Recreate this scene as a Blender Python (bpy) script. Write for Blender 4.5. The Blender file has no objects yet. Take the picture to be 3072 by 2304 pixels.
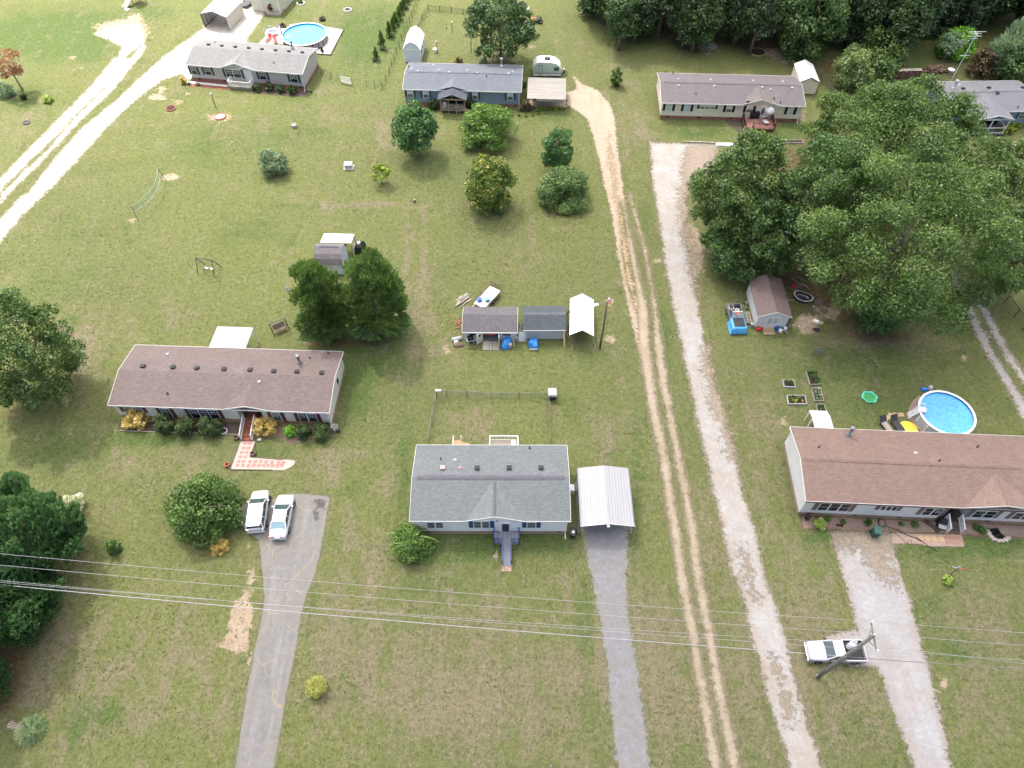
EXPO=1.14; USE_CLOUD=True; CL0=0.; CL1=120.; CLA=.80
GC=[(.092,.110,.040),(.166,.176,.074),(.104,.126,.037),(.18,.195,.07),(.052,.09,.024),(.112,.155,.046),(.150,.125,.078),(.262,.225,.152)]
import bpy, math, random
import numpy as np
from mathutils import Vector, Matrix
R=math.radians; PI=math.pi
random.seed(7); RNG=np.random.default_rng(11)
sc=bpy.context.scene; COL=sc.collection
# ---------------------------------------------------------------- survey: photo pixel -> point on the ground (or at height z)
F=2130.; TH=R(53.8); H=66.
def G(x,y,z=0.):
    u=(x-1536)/F; v=(1152-y)/F
    d=(u, math.cos(TH)+v*math.sin(TH), -math.sin(TH)+v*math.cos(TH))
    k=(z-H)/d[2]
    return (d[0]*k, d[1]*k)
def P(X,Y,Z):
    Z=Z-H
    f=Y*math.cos(TH)-Z*math.sin(TH); u=Y*math.sin(TH)+Z*math.cos(TH)
    return (1536+F*X/f,1152-F*u/f)
def t(c,r,x,y): return (768*c+x*.34720,576*r+y*.34720)
def Zm(x0,y0,k): return lambda x,y:(x0+x*k,y0+y*k)
z1=Zm(540,0,.2351); z2=Zm(1190,80,.25316); z3=Zm(2140,180,.18987); z4=Zm(2660,150,.18626)
z5=Zm(1340,840,.23056); z6=Zm(2150,810,.15371); z7=Zm(640,1180,.18987); z8=Zm(1240,1520,.25316)
za=Zm(2330,1080,.16727); zb=Zm(2640,1140,.14467); zc=Zm(2580,1500,.22242); zd=Zm(2390,1860,.16727)
ze=Zm(720,1460,.10852); zf=Zm(0,120,.12054); zg=Zm(900,700,.21698); zh=Zm(1280,1160,.18987)
zi=Zm(350,480,.21701); zj=Zm(1040,220,.1326); zk=Zm(280,0,.08137); zl=Zm(620,970,.22047); zm=Zm(2840,860,.21014)
zn=Zm(2560,1480,.09643)
ff=Zm(0,0,1.38879)
def g(p,z=0.): return G(p[0],p[1],z)
# ---------------------------------------------------------------- mesh helpers
class MB:
    def __init__(s): s.v=[]; s.f=[]; s.M=Matrix.Identity(4)
    def add(s,vs,fs):
        n=len(s.v); s.v+= [tuple(s.M@Vector(p)) for p in vs]; s.f+=[tuple(i+n for i in q) for q in fs]; return s
    def box(s,x0,y0,z0,x1,y1,z1):
        return s.add([(x0,y0,z0),(x1,y0,z0),(x1,y1,z0),(x0,y1,z0),(x0,y0,z1),(x1,y0,z1),(x1,y1,z1),(x0,y1,z1)],
          [(3,2,1,0),(4,5,6,7),(0,1,5,4),(1,2,6,5),(2,3,7,6),(3,0,4,7)])
    def cbox(s,c,d,rz=0.,rx=0.,ry=0.):
        m=Matrix.Translation(c)@Matrix.Rotation(rz,4,'Z')@Matrix.Rotation(ry,4,'Y')@Matrix.Rotation(rx,4,'X')
        o=s.M; s.M=o@m; s.box(-d[0]/2,-d[1]/2,-d[2]/2,d[0]/2,d[1]/2,d[2]/2); s.M=o; return s
    def bar(s,a,b,w,h=None):
        a=Vector(a); b=Vector(b); h=h or w; d=(b-a); L=d.length
        if L<1e-6: return s
        d/=L; up=Vector((0,0,1)) if abs(d.z)<.95 else Vector((0,1,0))
        x=d.cross(up).normalized(); y=x.cross(d).normalized()
        pts=[]
        for p in (a,b):
            for (i,j) in ((-1,-1),(1,-1),(1,1),(-1,1)): pts.append(tuple(p+x*(i*w/2)+y*(j*h/2)))
        return s.add(pts,[(3,2,1,0),(4,5,6,7),(0,1,5,4),(1,2,6,5),(2,3,7,6),(3,0,4,7)])
    def tube(s,pts,r,n=6,cap=True):
        pts=[Vector(p) for p in pts]; rs=r if isinstance(r,(list,tuple)) else [r]*len(pts)
        vs=[]; fs=[]
        for i,p in enumerate(pts):
            d=(pts[min(i+1,len(pts)-1)]-pts[max(i-1,0)])
            d=d.normalized() if d.length>1e-9 else Vector((0,0,1))
            up=Vector((0,0,1)) if abs(d.z)<.9 else Vector((0,1,0))
            x=d.cross(up).normalized(); y=x.cross(d).normalized()
            for k in range(n):
                a=2*PI*k/n; vs.append(tuple(p+(x*math.cos(a)+y*math.sin(a))*rs[i]))
        for i in range(len(pts)-1):
            for k in range(n):
                k2=(k+1)%n; fs.append((i*n+k,i*n+k2,(i+1)*n+k2,(i+1)*n+k))
        if cap: fs.append(tuple(range(n-1,-1,-1))); fs.append(tuple((len(pts)-1)*n+k for k in range(n)))
        return s.add(vs,fs)
    def lathe(s,prof,n=24,c=(0,0,0),closed=False):
        vs=[]; fs=[]; m=len(prof)
        for (r,z) in prof:
            for k in range(n):
                a=2*PI*k/n; vs.append((c[0]+r*math.cos(a),c[1]+r*math.sin(a),c[2]+z))
        for i in range(m if closed else m-1):
            j=(i+1)%m
            for k in range(n):
                k2=(k+1)%n; fs.append((i*n+k,i*n+k2,j*n+k2,j*n+k))
        if not closed and not (m==2 and abs(prof[0][1]-prof[1][1])<.15 and prof[1][0]<1e-6):
            if prof[0][0]>1e-6: fs.append(tuple(range(n-1,-1,-1)))
            if prof[-1][0]>1e-6: fs.append(tuple((m-1)*n+k for k in range(n)))
        return s.add(vs,fs)
    def prism(s,poly,z0,z1):
        n=len(poly)
        vs=[(x,y,z0) for x,y in poly]+[(x,y,z1) for x,y in poly]
        return s.add(vs,[tuple(range(n-1,-1,-1)),tuple(range(n,2*n))]+[(i,(i+1)%n,n+(i+1)%n,n+i) for i in range(n)])
    def extr(s,pts,d):
        n=len(pts); d=Vector(d)
        vs=[tuple(p) for p in pts]+[tuple(Vector(p)+d) for p in pts]
        return s.add(vs,[tuple(range(n-1,-1,-1)),tuple(range(n,2*n))]+[(i,(i+1)%n,n+(i+1)%n,n+i) for i in range(n)])
    def loft(s,rings,cap=True):
        n=len(rings[0]); vs=[p for r in rings for p in r]; fs=[]
        for i in range(len(rings)-1):
            for k in range(n):
                k2=(k+1)%n; fs.append((i*n+k,i*n+k2,(i+1)*n+k2,(i+1)*n+k))
        if cap: fs.append(tuple(range(n-1,-1,-1))); fs.append(tuple((len(rings)-1)*n+k for k in range(n)))
        return s.add(vs,fs)
    def build(s,name,mat,parent=None,smooth=False,loc=None,rz=None,fix=True,bevel=0):
        me=bpy.data.meshes.new(name); me.from_pydata(s.v,[],s.f); me.validate()
        if fix:
            import bmesh
            b=bmesh.new(); b.from_mesh(me); bmesh.ops.recalc_face_normals(b,faces=b.faces); b.to_mesh(me); b.free()
        me.materials.append(M(mat) if isinstance(mat,str) else mat)
        o=bpy.data.objects.new(name,me); COL.objects.link(o)
        if smooth:
            me.polygons.foreach_set('use_smooth',[True]*len(me.polygons))
        if bevel:
            m=o.modifiers.new('bevel','BEVEL'); m.width=bevel; m.segments=2; m.limit_method='ANGLE'
        if parent: o.parent=parent
        if loc: o.location=loc
        if rz is not None: o.rotation_euler=(0,0,rz)
        return o
def tag(o,label=None,cat=None,group=None,kind=None):
    if label: o['label']=label
    if cat: o['category']=cat
    if group: o['group']=group
    if kind: o['kind']=kind
    return o
def thing(name,label,cat,loc=(0,0,0),rz=0.,group=None):
    o=bpy.data.objects.new(name,None); COL.objects.link(o); o.empty_display_size=.2
    o.location=(loc[0],loc[1],loc[2] if len(loc)>2 else 0); o.rotation_euler=(0,0,rz)
    return tag(o,label,cat,group)
def dup(root,loc,rz,label=None,scale=None):
    def cp(o,par):
        c=o.copy(); COL.objects.link(c)
        if par: c.parent=par
        for ch in list(o.children): cp(ch,c)
        return c
    r=cp(root,None); r.location=(loc[0],loc[1],loc[2] if len(loc)>2 else 0); r.rotation_euler=(0,0,rz)
    if label: r['label']=label
    if scale: r.scale=scale if isinstance(scale,(tuple,list)) else (scale,)*3
    return r
# ---------------------------------------------------------------- materials
def s2l(c): return tuple((x/255/12.92 if x<=10 else ((x/255+.055)/1.055)**2.4) for x in c)
class NT:
    def __init__(s,name):
        s.m=bpy.data.materials.new(name); s.m.use_nodes=True; s.n=s.m.node_tree.nodes; s.l=s.m.node_tree.links
        s.b=s.n['Principled BSDF']; s.out=s.n['Material Output']
        tc=s.n.new('ShaderNodeTexCoord'); s.obj=tc.outputs['Object']; s.gen=tc.outputs['Generated']
    def lk(s,a,b): s.l.new(a,b)
    def pos(s): return s.n.new('ShaderNodeNewGeometry').outputs['Position']
    def mapping(s,v,scale=(1,1,1),rot=(0,0,0),loc=(0,0,0)):
        m=s.n.new('ShaderNodeMapping'); m.inputs['Scale'].default_value=scale; m.inputs['Rotation'].default_value=rot; m.inputs['Location'].default_value=loc
        s.lk(v,m.inputs['Vector']); return m.outputs[0]
    def noise(s,v,scale,detail=3,rough=.6,dist=0.):
        n=s.n.new('ShaderNodeTexNoise'); n.inputs['Scale'].default_value=scale; n.inputs['Detail'].default_value=detail
        n.inputs['Roughness'].default_value=rough; n.inputs['Distortion'].default_value=dist
        if v is not None: s.lk(v,n.inputs['Vector'])
        return n.outputs[0]
    def voro(s,v,scale,feature='F1'):
        n=s.n.new('ShaderNodeTexVoronoi'); n.feature=feature; n.inputs['Scale'].default_value=scale; s.lk(v,n.inputs['Vector']); return n
    def rng(s,v,a,b,c=0.,d=1.):
        n=s.n.new('ShaderNodeMapRange'); n.inputs[1].default_value=a; n.inputs[2].default_value=b; n.inputs[3].default_value=c; n.inputs[4].default_value=d
        s.lk(v,n.inputs[0]); return n.outputs[0]
    def math(s,op,a,b=None,cl=False):
        n=s.n.new('ShaderNodeMath'); n.operation=op; n.use_clamp=cl
        for i,x in enumerate((a,b)):
            if x is None: continue
            if isinstance(x,(int,float)): n.inputs[i].default_value=x
            else: s.lk(x,n.inputs[i])
        return n.outputs[0]
    def mix(s,f,a,b,mode='MIX'):
        n=s.n.new('ShaderNodeMix'); n.data_type='RGBA'; n.blend_type=mode
        for i,x in ((0,f),(6,a),(7,b)):
            if isinstance(x,(int,float)): n.inputs[i].default_value=x
            elif isinstance(x,tuple): n.inputs[i].default_value=(*x[:3],1)
            else: s.lk(x,n.inputs[i])
        return n.outputs[2]
    def attr(s,name):
        n=s.n.new('ShaderNodeAttribute'); n.attribute_name=name; return n.outputs['Fac']
    def bump(s,h,strength=.3,dist=.02):
        n=s.n.new('ShaderNodeBump'); n.inputs['Strength'].default_value=strength; n.inputs['Distance'].default_value=dist
        s.lk(h,n.inputs['Height']); s.lk(n.outputs[0],s.b.inputs['Normal'])
    def col(s,c):
        if isinstance(c,tuple): s.b.inputs['Base Color'].default_value=(*c,1)
        else: s.lk(c,s.b.inputs['Base Color'])
    def rough(s,r): s.b.inputs['Roughness'].default_value=r
    def sepx(s,v):
        n=s.n.new('ShaderNodeSeparateXYZ'); s.lk(v,n.inputs[0]); return n.outputs
    def comb(s,x,y,z=None):
        n=s.n.new('ShaderNodeCombineXYZ')
        for i,q in enumerate((x,y,z)):
            if q is not None: s.lk(q,n.inputs[i])
        return n.outputs[0]
MATS={}
def reg(name,m): MATS[name]=m; return m
def M(name): return MATS[name]
def plain(name,c,rough=.6,var=.12,scale=3.,metal=0.,spec=None,srgb=True,coat=0.):
    """painted / moulded surface: base colour with faint mottling and grime"""
    n=NT(name); c=s2l(c) if srgb else c
    a=tuple(x*(1-var) for x in c); b=tuple(min(1,x*(1+var)) for x in c)
    f=n.noise(n.obj,scale,4,.65)
    n.col(n.mix(n.rng(f,.3,.7),a,b)); n.rough(rough); n.b.inputs['Metallic'].default_value=metal
    if spec is not None: n.b.inputs['Specular IOR Level'].default_value=spec
    if coat: n.b.inputs['Coat Weight'].default_value=coat
    return reg(name,n.m)
def shingle(name,c,swap=False,streak=.25,course=.145):
    n=NT(name); c=s2l(c); v=n.obj
    if swap:
        q=n.sepx(v); v=n.comb(q[1],q[0])
    b=n.n.new('ShaderNodeTexBrick'); n.lk(v,b.inputs['Vector'])
    b.inputs['Scale'].default_value=1; b.inputs['Brick Width'].default_value=.33; b.inputs['Row Height'].default_value=course
    b.inputs['Mortar Size'].default_value=.012; b.inputs['Mortar Smooth'].default_value=.3; b.inputs['Bias'].default_value=0
    b.inputs['Color1'].default_value=(*[x*.80 for x in c],1); b.inputs['Color2'].default_value=(*[min(1,x*1.22) for x in c],1)
    b.inputs['Mortar'].default_value=(*[x*.50 for x in c],1)
    f1=n.noise(n.obj,.55,4,.6); f2=n.noise(n.mapping(n.obj,(1.2,.18,1)),1.,4,.7); f3=n.noise(n.obj,38,2,.6)
    col=n.mix(n.rng(f1,.35,.7,0,.45),b.outputs[0],tuple(x*.72 for x in c))
    col=n.mix(n.rng(f2,.5,.75,0,streak),col,tuple(x*.45 for x in c))
    col=n.mix(n.rng(f3,.35,.65,0,.35),col,tuple(min(1,x*1.45+.01) for x in c))
    n.col(col); n.rough(.9); n.bump(b.outputs['Fac'],-.4,.01)
    return reg(name,n.m)
def siding(name,c,pitch=.11,var=.06):
    n=NT(name); c=s2l(c)
    z=n.sepx(n.obj)[2]
    w=n.math('FRACT',n.math('DIVIDE',z,pitch))
    f=n.noise(n.obj,.8,4,.65)
    col=n.mix(n.rng(f,.3,.7),tuple(x*(1-var) for x in c),tuple(min(1,x*(1+var)) for x in c))
    col=n.mix(n.rng(w,.86,.97,0,.35),col,tuple(x*.55 for x in c))
    g1=n.noise(n.mapping(n.obj,(2.5,2.5,.3)),1.,4,.7)
    col=n.mix(n.rng(g1,.58,.8,0,.25),col,tuple(x*.6 for x in c))
    n.col(col); n.rough(.55); n.bump(w,.4,.02)
    return reg(name,n.m)
def brick(name,c1,c2,mortar=(170,150,135),w=.2,h=.075):
    n=NT(name); q=n.sepx(n.obj); v=n.comb(n.math('ADD',q[0],q[1]),q[2])
    b=n.n.new('ShaderNodeTexBrick'); n.lk(v,b.inputs['Vector']); b.inputs['Scale'].default_value=1
    b.inputs['Brick Width'].default_value=w; b.inputs['Row Height'].default_value=h; b.inputs['Mortar Size'].default_value=.008
    b.inputs['Color1'].default_value=(*s2l(c1),1); b.inputs['Color2'].default_value=(*s2l(c2),1); b.inputs['Mortar'].default_value=(*s2l(mortar),1)
    f=n.noise(n.obj,1.4,4,.6)
    n.col(n.mix(n.rng(f,.4,.75,0,.4),b.outputs[0],tuple(x*.55 for x in s2l(c1)))); n.rough(.9); return reg(name,n.m)
def planks(name,c,w=.14,axis=0,var=.22,gap=.5):
    n=NT(name); c=s2l(c); q=n.sepx(n.obj)
    u=n.math('DIVIDE',q[axis],w); fr=n.math('FRACT',u); fl=n.math('FLOOR',u)
    wn=n.n.new('ShaderNodeTexWhiteNoise'); wn.noise_dimensions='1D'; n.lk(fl,wn.inputs['W'])
    st=n.noise(n.mapping(n.obj,(9,.8,9) if axis==0 else (.8,9,9)),1.,4,.7)
    col=n.mix(wn.outputs[0],tuple(x*(1-var) for x in c),tuple(min(1,x*(1+var)) for x in c))
    col=n.mix(n.rng(st,.4,.75,0,.4),col,tuple(x*.6 for x in c))
    col=n.mix(n.rng(fr,.9,.95,0,gap),col,tuple(x*.15 for x in c))
    n.col(col); n.rough(.8); return reg(name,n.m)
def ribbed(name,c,w=.23,axis=0,streak=.25,rough=.45,metal=0.):
    """ribbed sheet-metal roof with run-off streaks along the ribs"""
    n=NT(name); c=s2l(c); q=n.sepx(n.obj)
    fr=n.math('FRACT',n.math('DIVIDE',q[axis],w))
    st=n.noise(n.mapping(n.obj,(3.5,.25,1) if axis==0 else (.25,3.5,1)),1.,4,.7)
    f=n.noise(n.obj,.6,4,.6)
    col=n.mix(n.rng(st,.45,.75,0,streak),c,tuple(x*.5 for x in c))
    col=n.mix(n.rng(f,.5,.75,0,.15),col,tuple(x*.6 for x in c))
    col=n.mix(n.rng(n.math('ABSOLUTE',n.math('SUBTRACT',fr,.5)),.28,.42,0,.45),col,tuple(x*.5 for x in c))
    n.col(col); n.rough(rough); n.b.inputs['Metallic'].default_value=metal; n.bump(n.rng(fr,.8,.9),.5,.02); return reg(name,n.m)
def glass(name,c=(30,38,45),rough=.06):
    n=NT(name); n.col(s2l(c)); n.rough(rough); n.b.inputs['Specular IOR Level'].default_value=.8; return reg(name,n.m)
def leafmat(name,dark,light,tip=None,trans=.35,srgb=True):
    n=NT(name); d,l=(s2l(dark),s2l(light)) if srgb else (dark,light)
    tone=n.attr('tone'); col=n.mix(n.rng(tone,0,.75),d,l)
    if tip: col=n.mix(n.rng(tone,.8,1.),col,s2l(tip))
    df=n.n.new('ShaderNodeBsdfDiffuse'); tr=n.n.new('ShaderNodeBsdfTranslucent'); mx=n.n.new('ShaderNodeMixShader'); gl=n.n.new('ShaderNodeBsdfGlossy'); m2=n.n.new('ShaderNodeMixShader')
    n.lk(col,df.inputs[0]); n.lk(n.mix(.5,col,(l[0]*1.1,l[1]*1.15,l[2]*.6)),tr.inputs[0]); mx.inputs[0].default_value=trans
    n.lk(df.outputs[0],mx.inputs[1]); n.lk(tr.outputs[0],mx.inputs[2])
    gl.inputs['Roughness'].default_value=.45; gl.inputs[0].default_value=(1,1,1,1); m2.inputs[0].default_value=.035
    n.lk(mx.outputs[0],m2.inputs[1]); n.lk(gl.outputs[0],m2.inputs[2]); n.lk(m2.outputs[0],n.out.inputs['Surface'])
    n.n.remove(n.b); return reg(name,n.m)
def cutout(n,alpha):
    """ragged edge: mix the finished surface with nothing where alpha is 0"""
    tr=n.n.new('ShaderNodeBsdfTransparent'); mx=n.n.new('ShaderNodeMixShader')
    n.lk(alpha,mx.inputs[0]); n.lk(tr.outputs[0],mx.inputs[1]); n.lk(n.b.outputs[0],mx.inputs[2]); n.lk(mx.outputs[0],n.out.inputs['Surface'])
# ---------------------------------------------------------------- camera, sky, sun
cd=bpy.data.cameras.new('camera'); cam=bpy.data.objects.new('camera',cd); COL.objects.link(cam)
cd.sensor_width=36; cd.lens=36*F/3072; cam.location=(0,0,H); cam.rotation_euler=(PI/2-TH,0,0); cd.clip_end=3000; cd.clip_start=.5
sc.camera=cam
SUN_EL=R(60); SUN_AZ=math.atan2(-.53,.85)
sd=Vector((math.sin(SUN_AZ)*math.cos(SUN_EL),math.cos(SUN_AZ)*math.cos(SUN_EL),math.sin(SUN_EL)))
w=bpy.data.worlds.new('World'); sc.world=w; w.use_nodes=True
sk=w.node_tree.nodes.new('ShaderNodeTexSky'); sk.sky_type='NISHITA'; sk.sun_disc=False; sk.sun_elevation=SUN_EL; sk.sun_rotation=SUN_AZ
sk.air_density=.75; sk.dust_density=6.; sk.altitude=200
w.node_tree.links.new(sk.outputs[0],w.node_tree.nodes['Background'].inputs[0]); w.node_tree.nodes['Background'].inputs[1].default_value=.15
ld=bpy.data.lights.new('sun','SUN'); ld.energy=3.5; ld.angle=R(.55); ld.color=(1,.955,.88)
lo=bpy.data.objects.new('sun',ld); COL.objects.link(lo); lo.rotation_euler=(-sd).to_track_quat('-Z','Y').to_euler(); lo.location=(0,0,120)
sc.view_settings.view_transform='Standard'; sc.view_settings.look='None'; sc.view_settings.gamma=1; sc.view_settings.exposure=EXPO
sc.cycles.max_bounces=6; sc.cycles.diffuse_bounces=3; sc.cycles.transparent_max_bounces=12; sc.cycles.use_denoising=True
sc.cycles.caustics_reflective=False; sc.cycles.caustics_refractive=False

# ---------------------------------------------------------------- the cloud overhead: thin edge to the upper left, denser over the houses
def cloud():
    HZ=320.
    # ground line where full sun gives way to cloud shade, carried up the sun's direction to the cloud's height
    off=sd*(HZ/sd.z)
    a=Vector((*g((-200,760)),0)); b=Vector((*g((1450,-60)),0)); d=(b-a).normalized(); nrm=Vector((d.y,-d.x,0))   # nrm points into the shade
    mid=(a+b)/2+Vector((off.x,off.y,0))
    n=70; m=60; vs=[]; fs=[]; rn=random.Random(3)
    L=560; W=520
    def zz(u,v,top):
        e=min(u,1-u,v,1-v)*5; e=min(1,max(0,e))**.6
        s=math.sin(u*23+v*9)*.5+math.sin(v*31-u*13)*.35+math.sin(u*57+v*41)*.25
        return HZ+e*((26+12*s) if top else (-3-4*math.sin(u*19-v*27)))
    for top in (0,1):
        for i in range(n+1):
            for j in range(m+1):
                u=i/n; v=j/m
                p=mid+d*((u-.5)*L)+nrm*(v*W-40)
                vs.append((p.x,p.y,zz(u,v,top)))
    k=(n+1)*(m+1)
    for i in range(n):
        for j in range(m):
            q=(i*(m+1)+j,(i+1)*(m+1)+j,(i+1)*(m+1)+j+1,i*(m+1)+j+1)
            fs.append(q[::-1]); fs.append(tuple(x+k for x in q))
    me=bpy.data.meshes.new('cloud'); me.from_pydata(vs,[],fs); o=bpy.data.objects.new('cloud',me); COL.objects.link(o); o['kind']='structure'
    at=me.attributes.new('depth','FLOAT','POINT')
    at.data.foreach_set('value',np.array([min(j,3*(m-j),i*1.5,(n-i)*1.5)/m*W for _ in (0,1) for i in range(n+1) for j in range(m+1)],dtype=np.float32))
    c=NT('cloud'); dep=c.attr('depth'); ns=c.noise(c.obj,.012,4,.55); 
    de=c.math('ADD',dep,c.math('MULTIPLY',c.math('SUBTRACT',ns,.5),60)); al=c.math('ADD',c.rng(de,CL0,CL1,0,.60),c.rng(de,CL1,CL1+170,0,CLA-.60))
    tr=c.n.new('ShaderNodeBsdfTransparent'); tl=c.n.new('ShaderNodeBsdfTranslucent'); mx=c.n.new('ShaderNodeMixShader')
    tl.inputs[0].default_value=(1,.985,.955,1)
    c.lk(al,mx.inputs[0]); c.lk(tr.outputs[0],mx.inputs[1]); c.lk(tl.outputs[0],mx.inputs[2]); c.lk(mx.outputs[0],c.out.inputs['Surface']); c.n.remove(c.b)
    me.materials.append(c.m)
if USE_CLOUD: cloud()

# ---------------------------------------------------------------- ground sheet with worn, dry and rich green areas, part of that green painted shade
def axis(a,b,step,far):
    d=np.arange(a,b+.01,step); return np.concatenate([-np.array(far[::-1])+a,d,np.array(far)+b])
xs=axis(-110,112,.5,[15,50,150,400,1200]); ys=axis(2,146,.5,[15,50,150,400,1200])
nx,ny=len(xs),len(ys)
GX,GY=np.meshgrid(xs,ys,indexing='ij'); gx=GX.ravel(); gy=GY.ravel()
def proj(X,Y,Z=0.):
    Zc=Z-H; f=Y*math.cos(TH)-Zc*math.sin(TH); u=Y*math.sin(TH)+Zc*math.cos(TH); f=np.where(f<5,5,f)
    return 1536+F*X/f,1152-F*u/f
px,py=proj(gx,gy)
def mask(blobs):
    m=np.zeros_like(gx)
    for (p,rx,ry,a) in blobs:
        cx,cy=p; q=((px-cx)/rx)**2+((py-cy)/ry)**2
        m+=a*np.exp(-q)
    return m
# all radii in photo pixels at that place
TAN=[(ff(1000,1520),260,130,.25),(ff(850,1420),200,150,.2),(ff(1300,1400),200,160,.15),(ff(250,1500),300,160,.2),(ff(100,1350),90,200,.5),(ff(300,1250),80,60,.2),
 (t(0,1,620,1250),90,60,.5),(t(0,1,700,1500),70,90,.6),(t(0,1,1250,1100),150,60,.35),(t(0,2,1050,650),70,45,.5),(t(0,2,1550,700),90,50,.35),
 (t(1,1,1400,1000),40,150,.55),(t(1,1,900,110),150,14,.55),(t(1,1,1600,1400),120,60,.35),(t(2,1,150,250),200,60,.2),(t(2,1,100,600),120,40,.2),
 (t(1,2,1850,350),110,55,.5),(t(1,2,880,600),50,30,.7),(t(1,2,600,620),30,30,.7),(t(1,2,660,780),35,35,.7),(t(1,2,450,700),70,45,.4),(t(1,2,1120,900),40,50,.55),
 (t(1,2,1000,1550),70,70,.5),(t(1,2,770,1300),30,80,.4),(t(2,2,870,450),70,50,.45),(t(2,2,1230,900),40,120,.35),(t(2,2,1640,900),30,200,.3),(t(2,2,2000,700),60,200,.3),
 (t(3,1,1000,1290),230,35,.55),(t(3,1,150,800),100,60,.4),(t(3,2,60,400),60,150,.3),(t(3,3,700,1100),130,150,.5),(t(3,3,350,300),60,120,.35),(t(3,3,1900,900),110,200,.4),(t(3,3,1700,300),110,60,.4),
 (t(2,3,1250,900),80,220,.4),(t(2,3,400,800),200,120,.2),(t(2,3,1950,1200),50,200,.35),(t(1,3,1500,1100),250,120,.3),(t(1,3,700,700),140,80,.25),
 (t(1,0,1100,1150),40,60,.55),(t(1,0,700,1000),70,40,.3),(t(1,0,560,780),30,25,.5),(t(0,0,1900,1100),150,60,.2),(t(0,0,1000,1050),40,25,.5),(t(0,0,300,1100),120,70,.3),
 (t(2,0,900,1000),60,110,.45),(t(2,0,1130,1150),40,40,.7),(t(2,0,1000,700),40,60,.3),(t(2,0,600,400),60,30,.3),(t(3,0,1000,1200),60,20,.6),
 (t(3,3,300,800),60,200,.3),(ff(640,1290),70,100,.3),(ff(60,1480),60,90,.4)]
DIRT=[(t(0,0,1050,240),75,24,1.4),(t(0,0,1170,150),25,16,.8),(t(0,0,1150,330),45,20,1.),(t(0,0,620,500),20,10,.7),(t(0,0,710,580),14,10,.6),
 (t(0,0,1360,840),32,13,1.0),(t(0,0,1390,765),22,10,.8),(t(0,0,1540,880),20,10,.8),(t(0,0,1620,810),14,8,.7),(t(0,0,1890,1020),46,14,.85),(t(0,0,1480,960),26,10,.6),
 (t(0,3,2090,300),26,34,1.6),(t(0,3,2070,430),30,30,1.5),(t(0,3,2040,540),30,22,1.2),(t(0,3,1980,590),34,14,1.3),(t(0,3,2090,610),20,14,1.2),(t(0,3,2150,700),10,26,.9),(t(0,2,2180,1640),14,40,.9),(t(0,2,2140,1330),8,40,1.0),(t(0,3,2130,150),16,30,.8),
 (t(0,1,1140,245),20,7,.9),(t(0,0,1480,1530),26,9,.8),(t(1,1,1650,1360),22,16,.8),(t(1,1,1530,1310),9,7,.7),(t(2,1,840,1270),26,16,.9),(t(2,1,840,960),16,14,.9),
 (t(2,1,1260,600),22,10,.7),(t(2,1,1300,730),14,22,.5),(t(2,2,1710,1210),10,8,.9),(t(3,1,570,1010),16,22,.8),(t(3,1,350,1190),26,18,.9),(t(3,1,280,1090),26,18,.5),
 (t(3,1,700,1000),40,30,.45),(t(3,1,750,780),60,30,.4),(t(3,2,130,330),18,20,.8),(t(3,3,1530,930),22,22,.9),(t(3,0,520,880),24,26,.8),(t(3,0,610,960),14,14,.7),
 (t(3,0,300,1000),14,30,.8),(t(1,1,420,1290),30,8,.6),(t(0,1,2040,1080),0.1,1,0),(t(1,0,1330,0),4,8,0),(t(1,0,2100,470),26,14,.5),(t(1,0,1450,440),20,8,.5),
 (t(2,0,170,400),20,12,.6),(t(2,1,1600,500),15,70,.9),(t(2,1,1520,330),12,30,.8),(t(3,0,2050,1330),30,22,.8),(t(3,0,2180,1420),24,16,.7),
 (t(1,2,300,500),20,7,.9),(z8(1000,560),10,22,.9),(t(3,1,1620,1350),24,10,.5),(t(3,1,1700,1440),18,16,.5),(t(3,0,100,450),80,16,.9),(t(3,0,230,520),60,14,.9),
 (t(2,0,1650,330),24,5,.9),(t(2,0,1370,320),14,5,.7),(zi(760,230),22,9,.8),(zi(590,340),26,9,.4),(t(0,1,1720,730),10,5,.5)]
TAN+=[(ff(1100,1480),900,300,.34),(ff(1600,1300),500,420,.16),(ff(300,1420),420,230,.25)]
STRAW=[(t(2,0,1600,240),150,30,1.2),(t(2,0,2000,300),110,32,1.4),(t(3,0,120,420),80,26,1.3),(t(2,0,1900,100),300,50,1.4),(t(3,0,1200,100),400,60,1.2),(t(3,0,500,600),60,40,.9),
 (t(3,1,700,760),170,55,1.1),(t(3,1,300,760),80,30,.9),(t(3,1,900,1250),160,20,.4),(t(3,1,800,1100),110,40,.5),(t(3,0,500,1400),200,90,1.),(t(3,1,1000,300),260,120,1.1),
 (t(0,2,60,1659),150,110,.9),(t(0,3,120,500),90,110,.9),(t(0,3,60,1000),60,110,.9),(t(0,2,720,1500),40,40,.5),(t(1,1,560,1290),80,20,.7),(t(2,1,420,190),70,12,.8),(t(1,1,2000,180),60,10,.5),
 (t(0,2,100,250),90,30,.6),(t(2,1,1700,800),40,60,.35),(t(1,0,2050,510),60,14,.7),(t(0,2,1750,1480),40,12,.5)]
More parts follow.
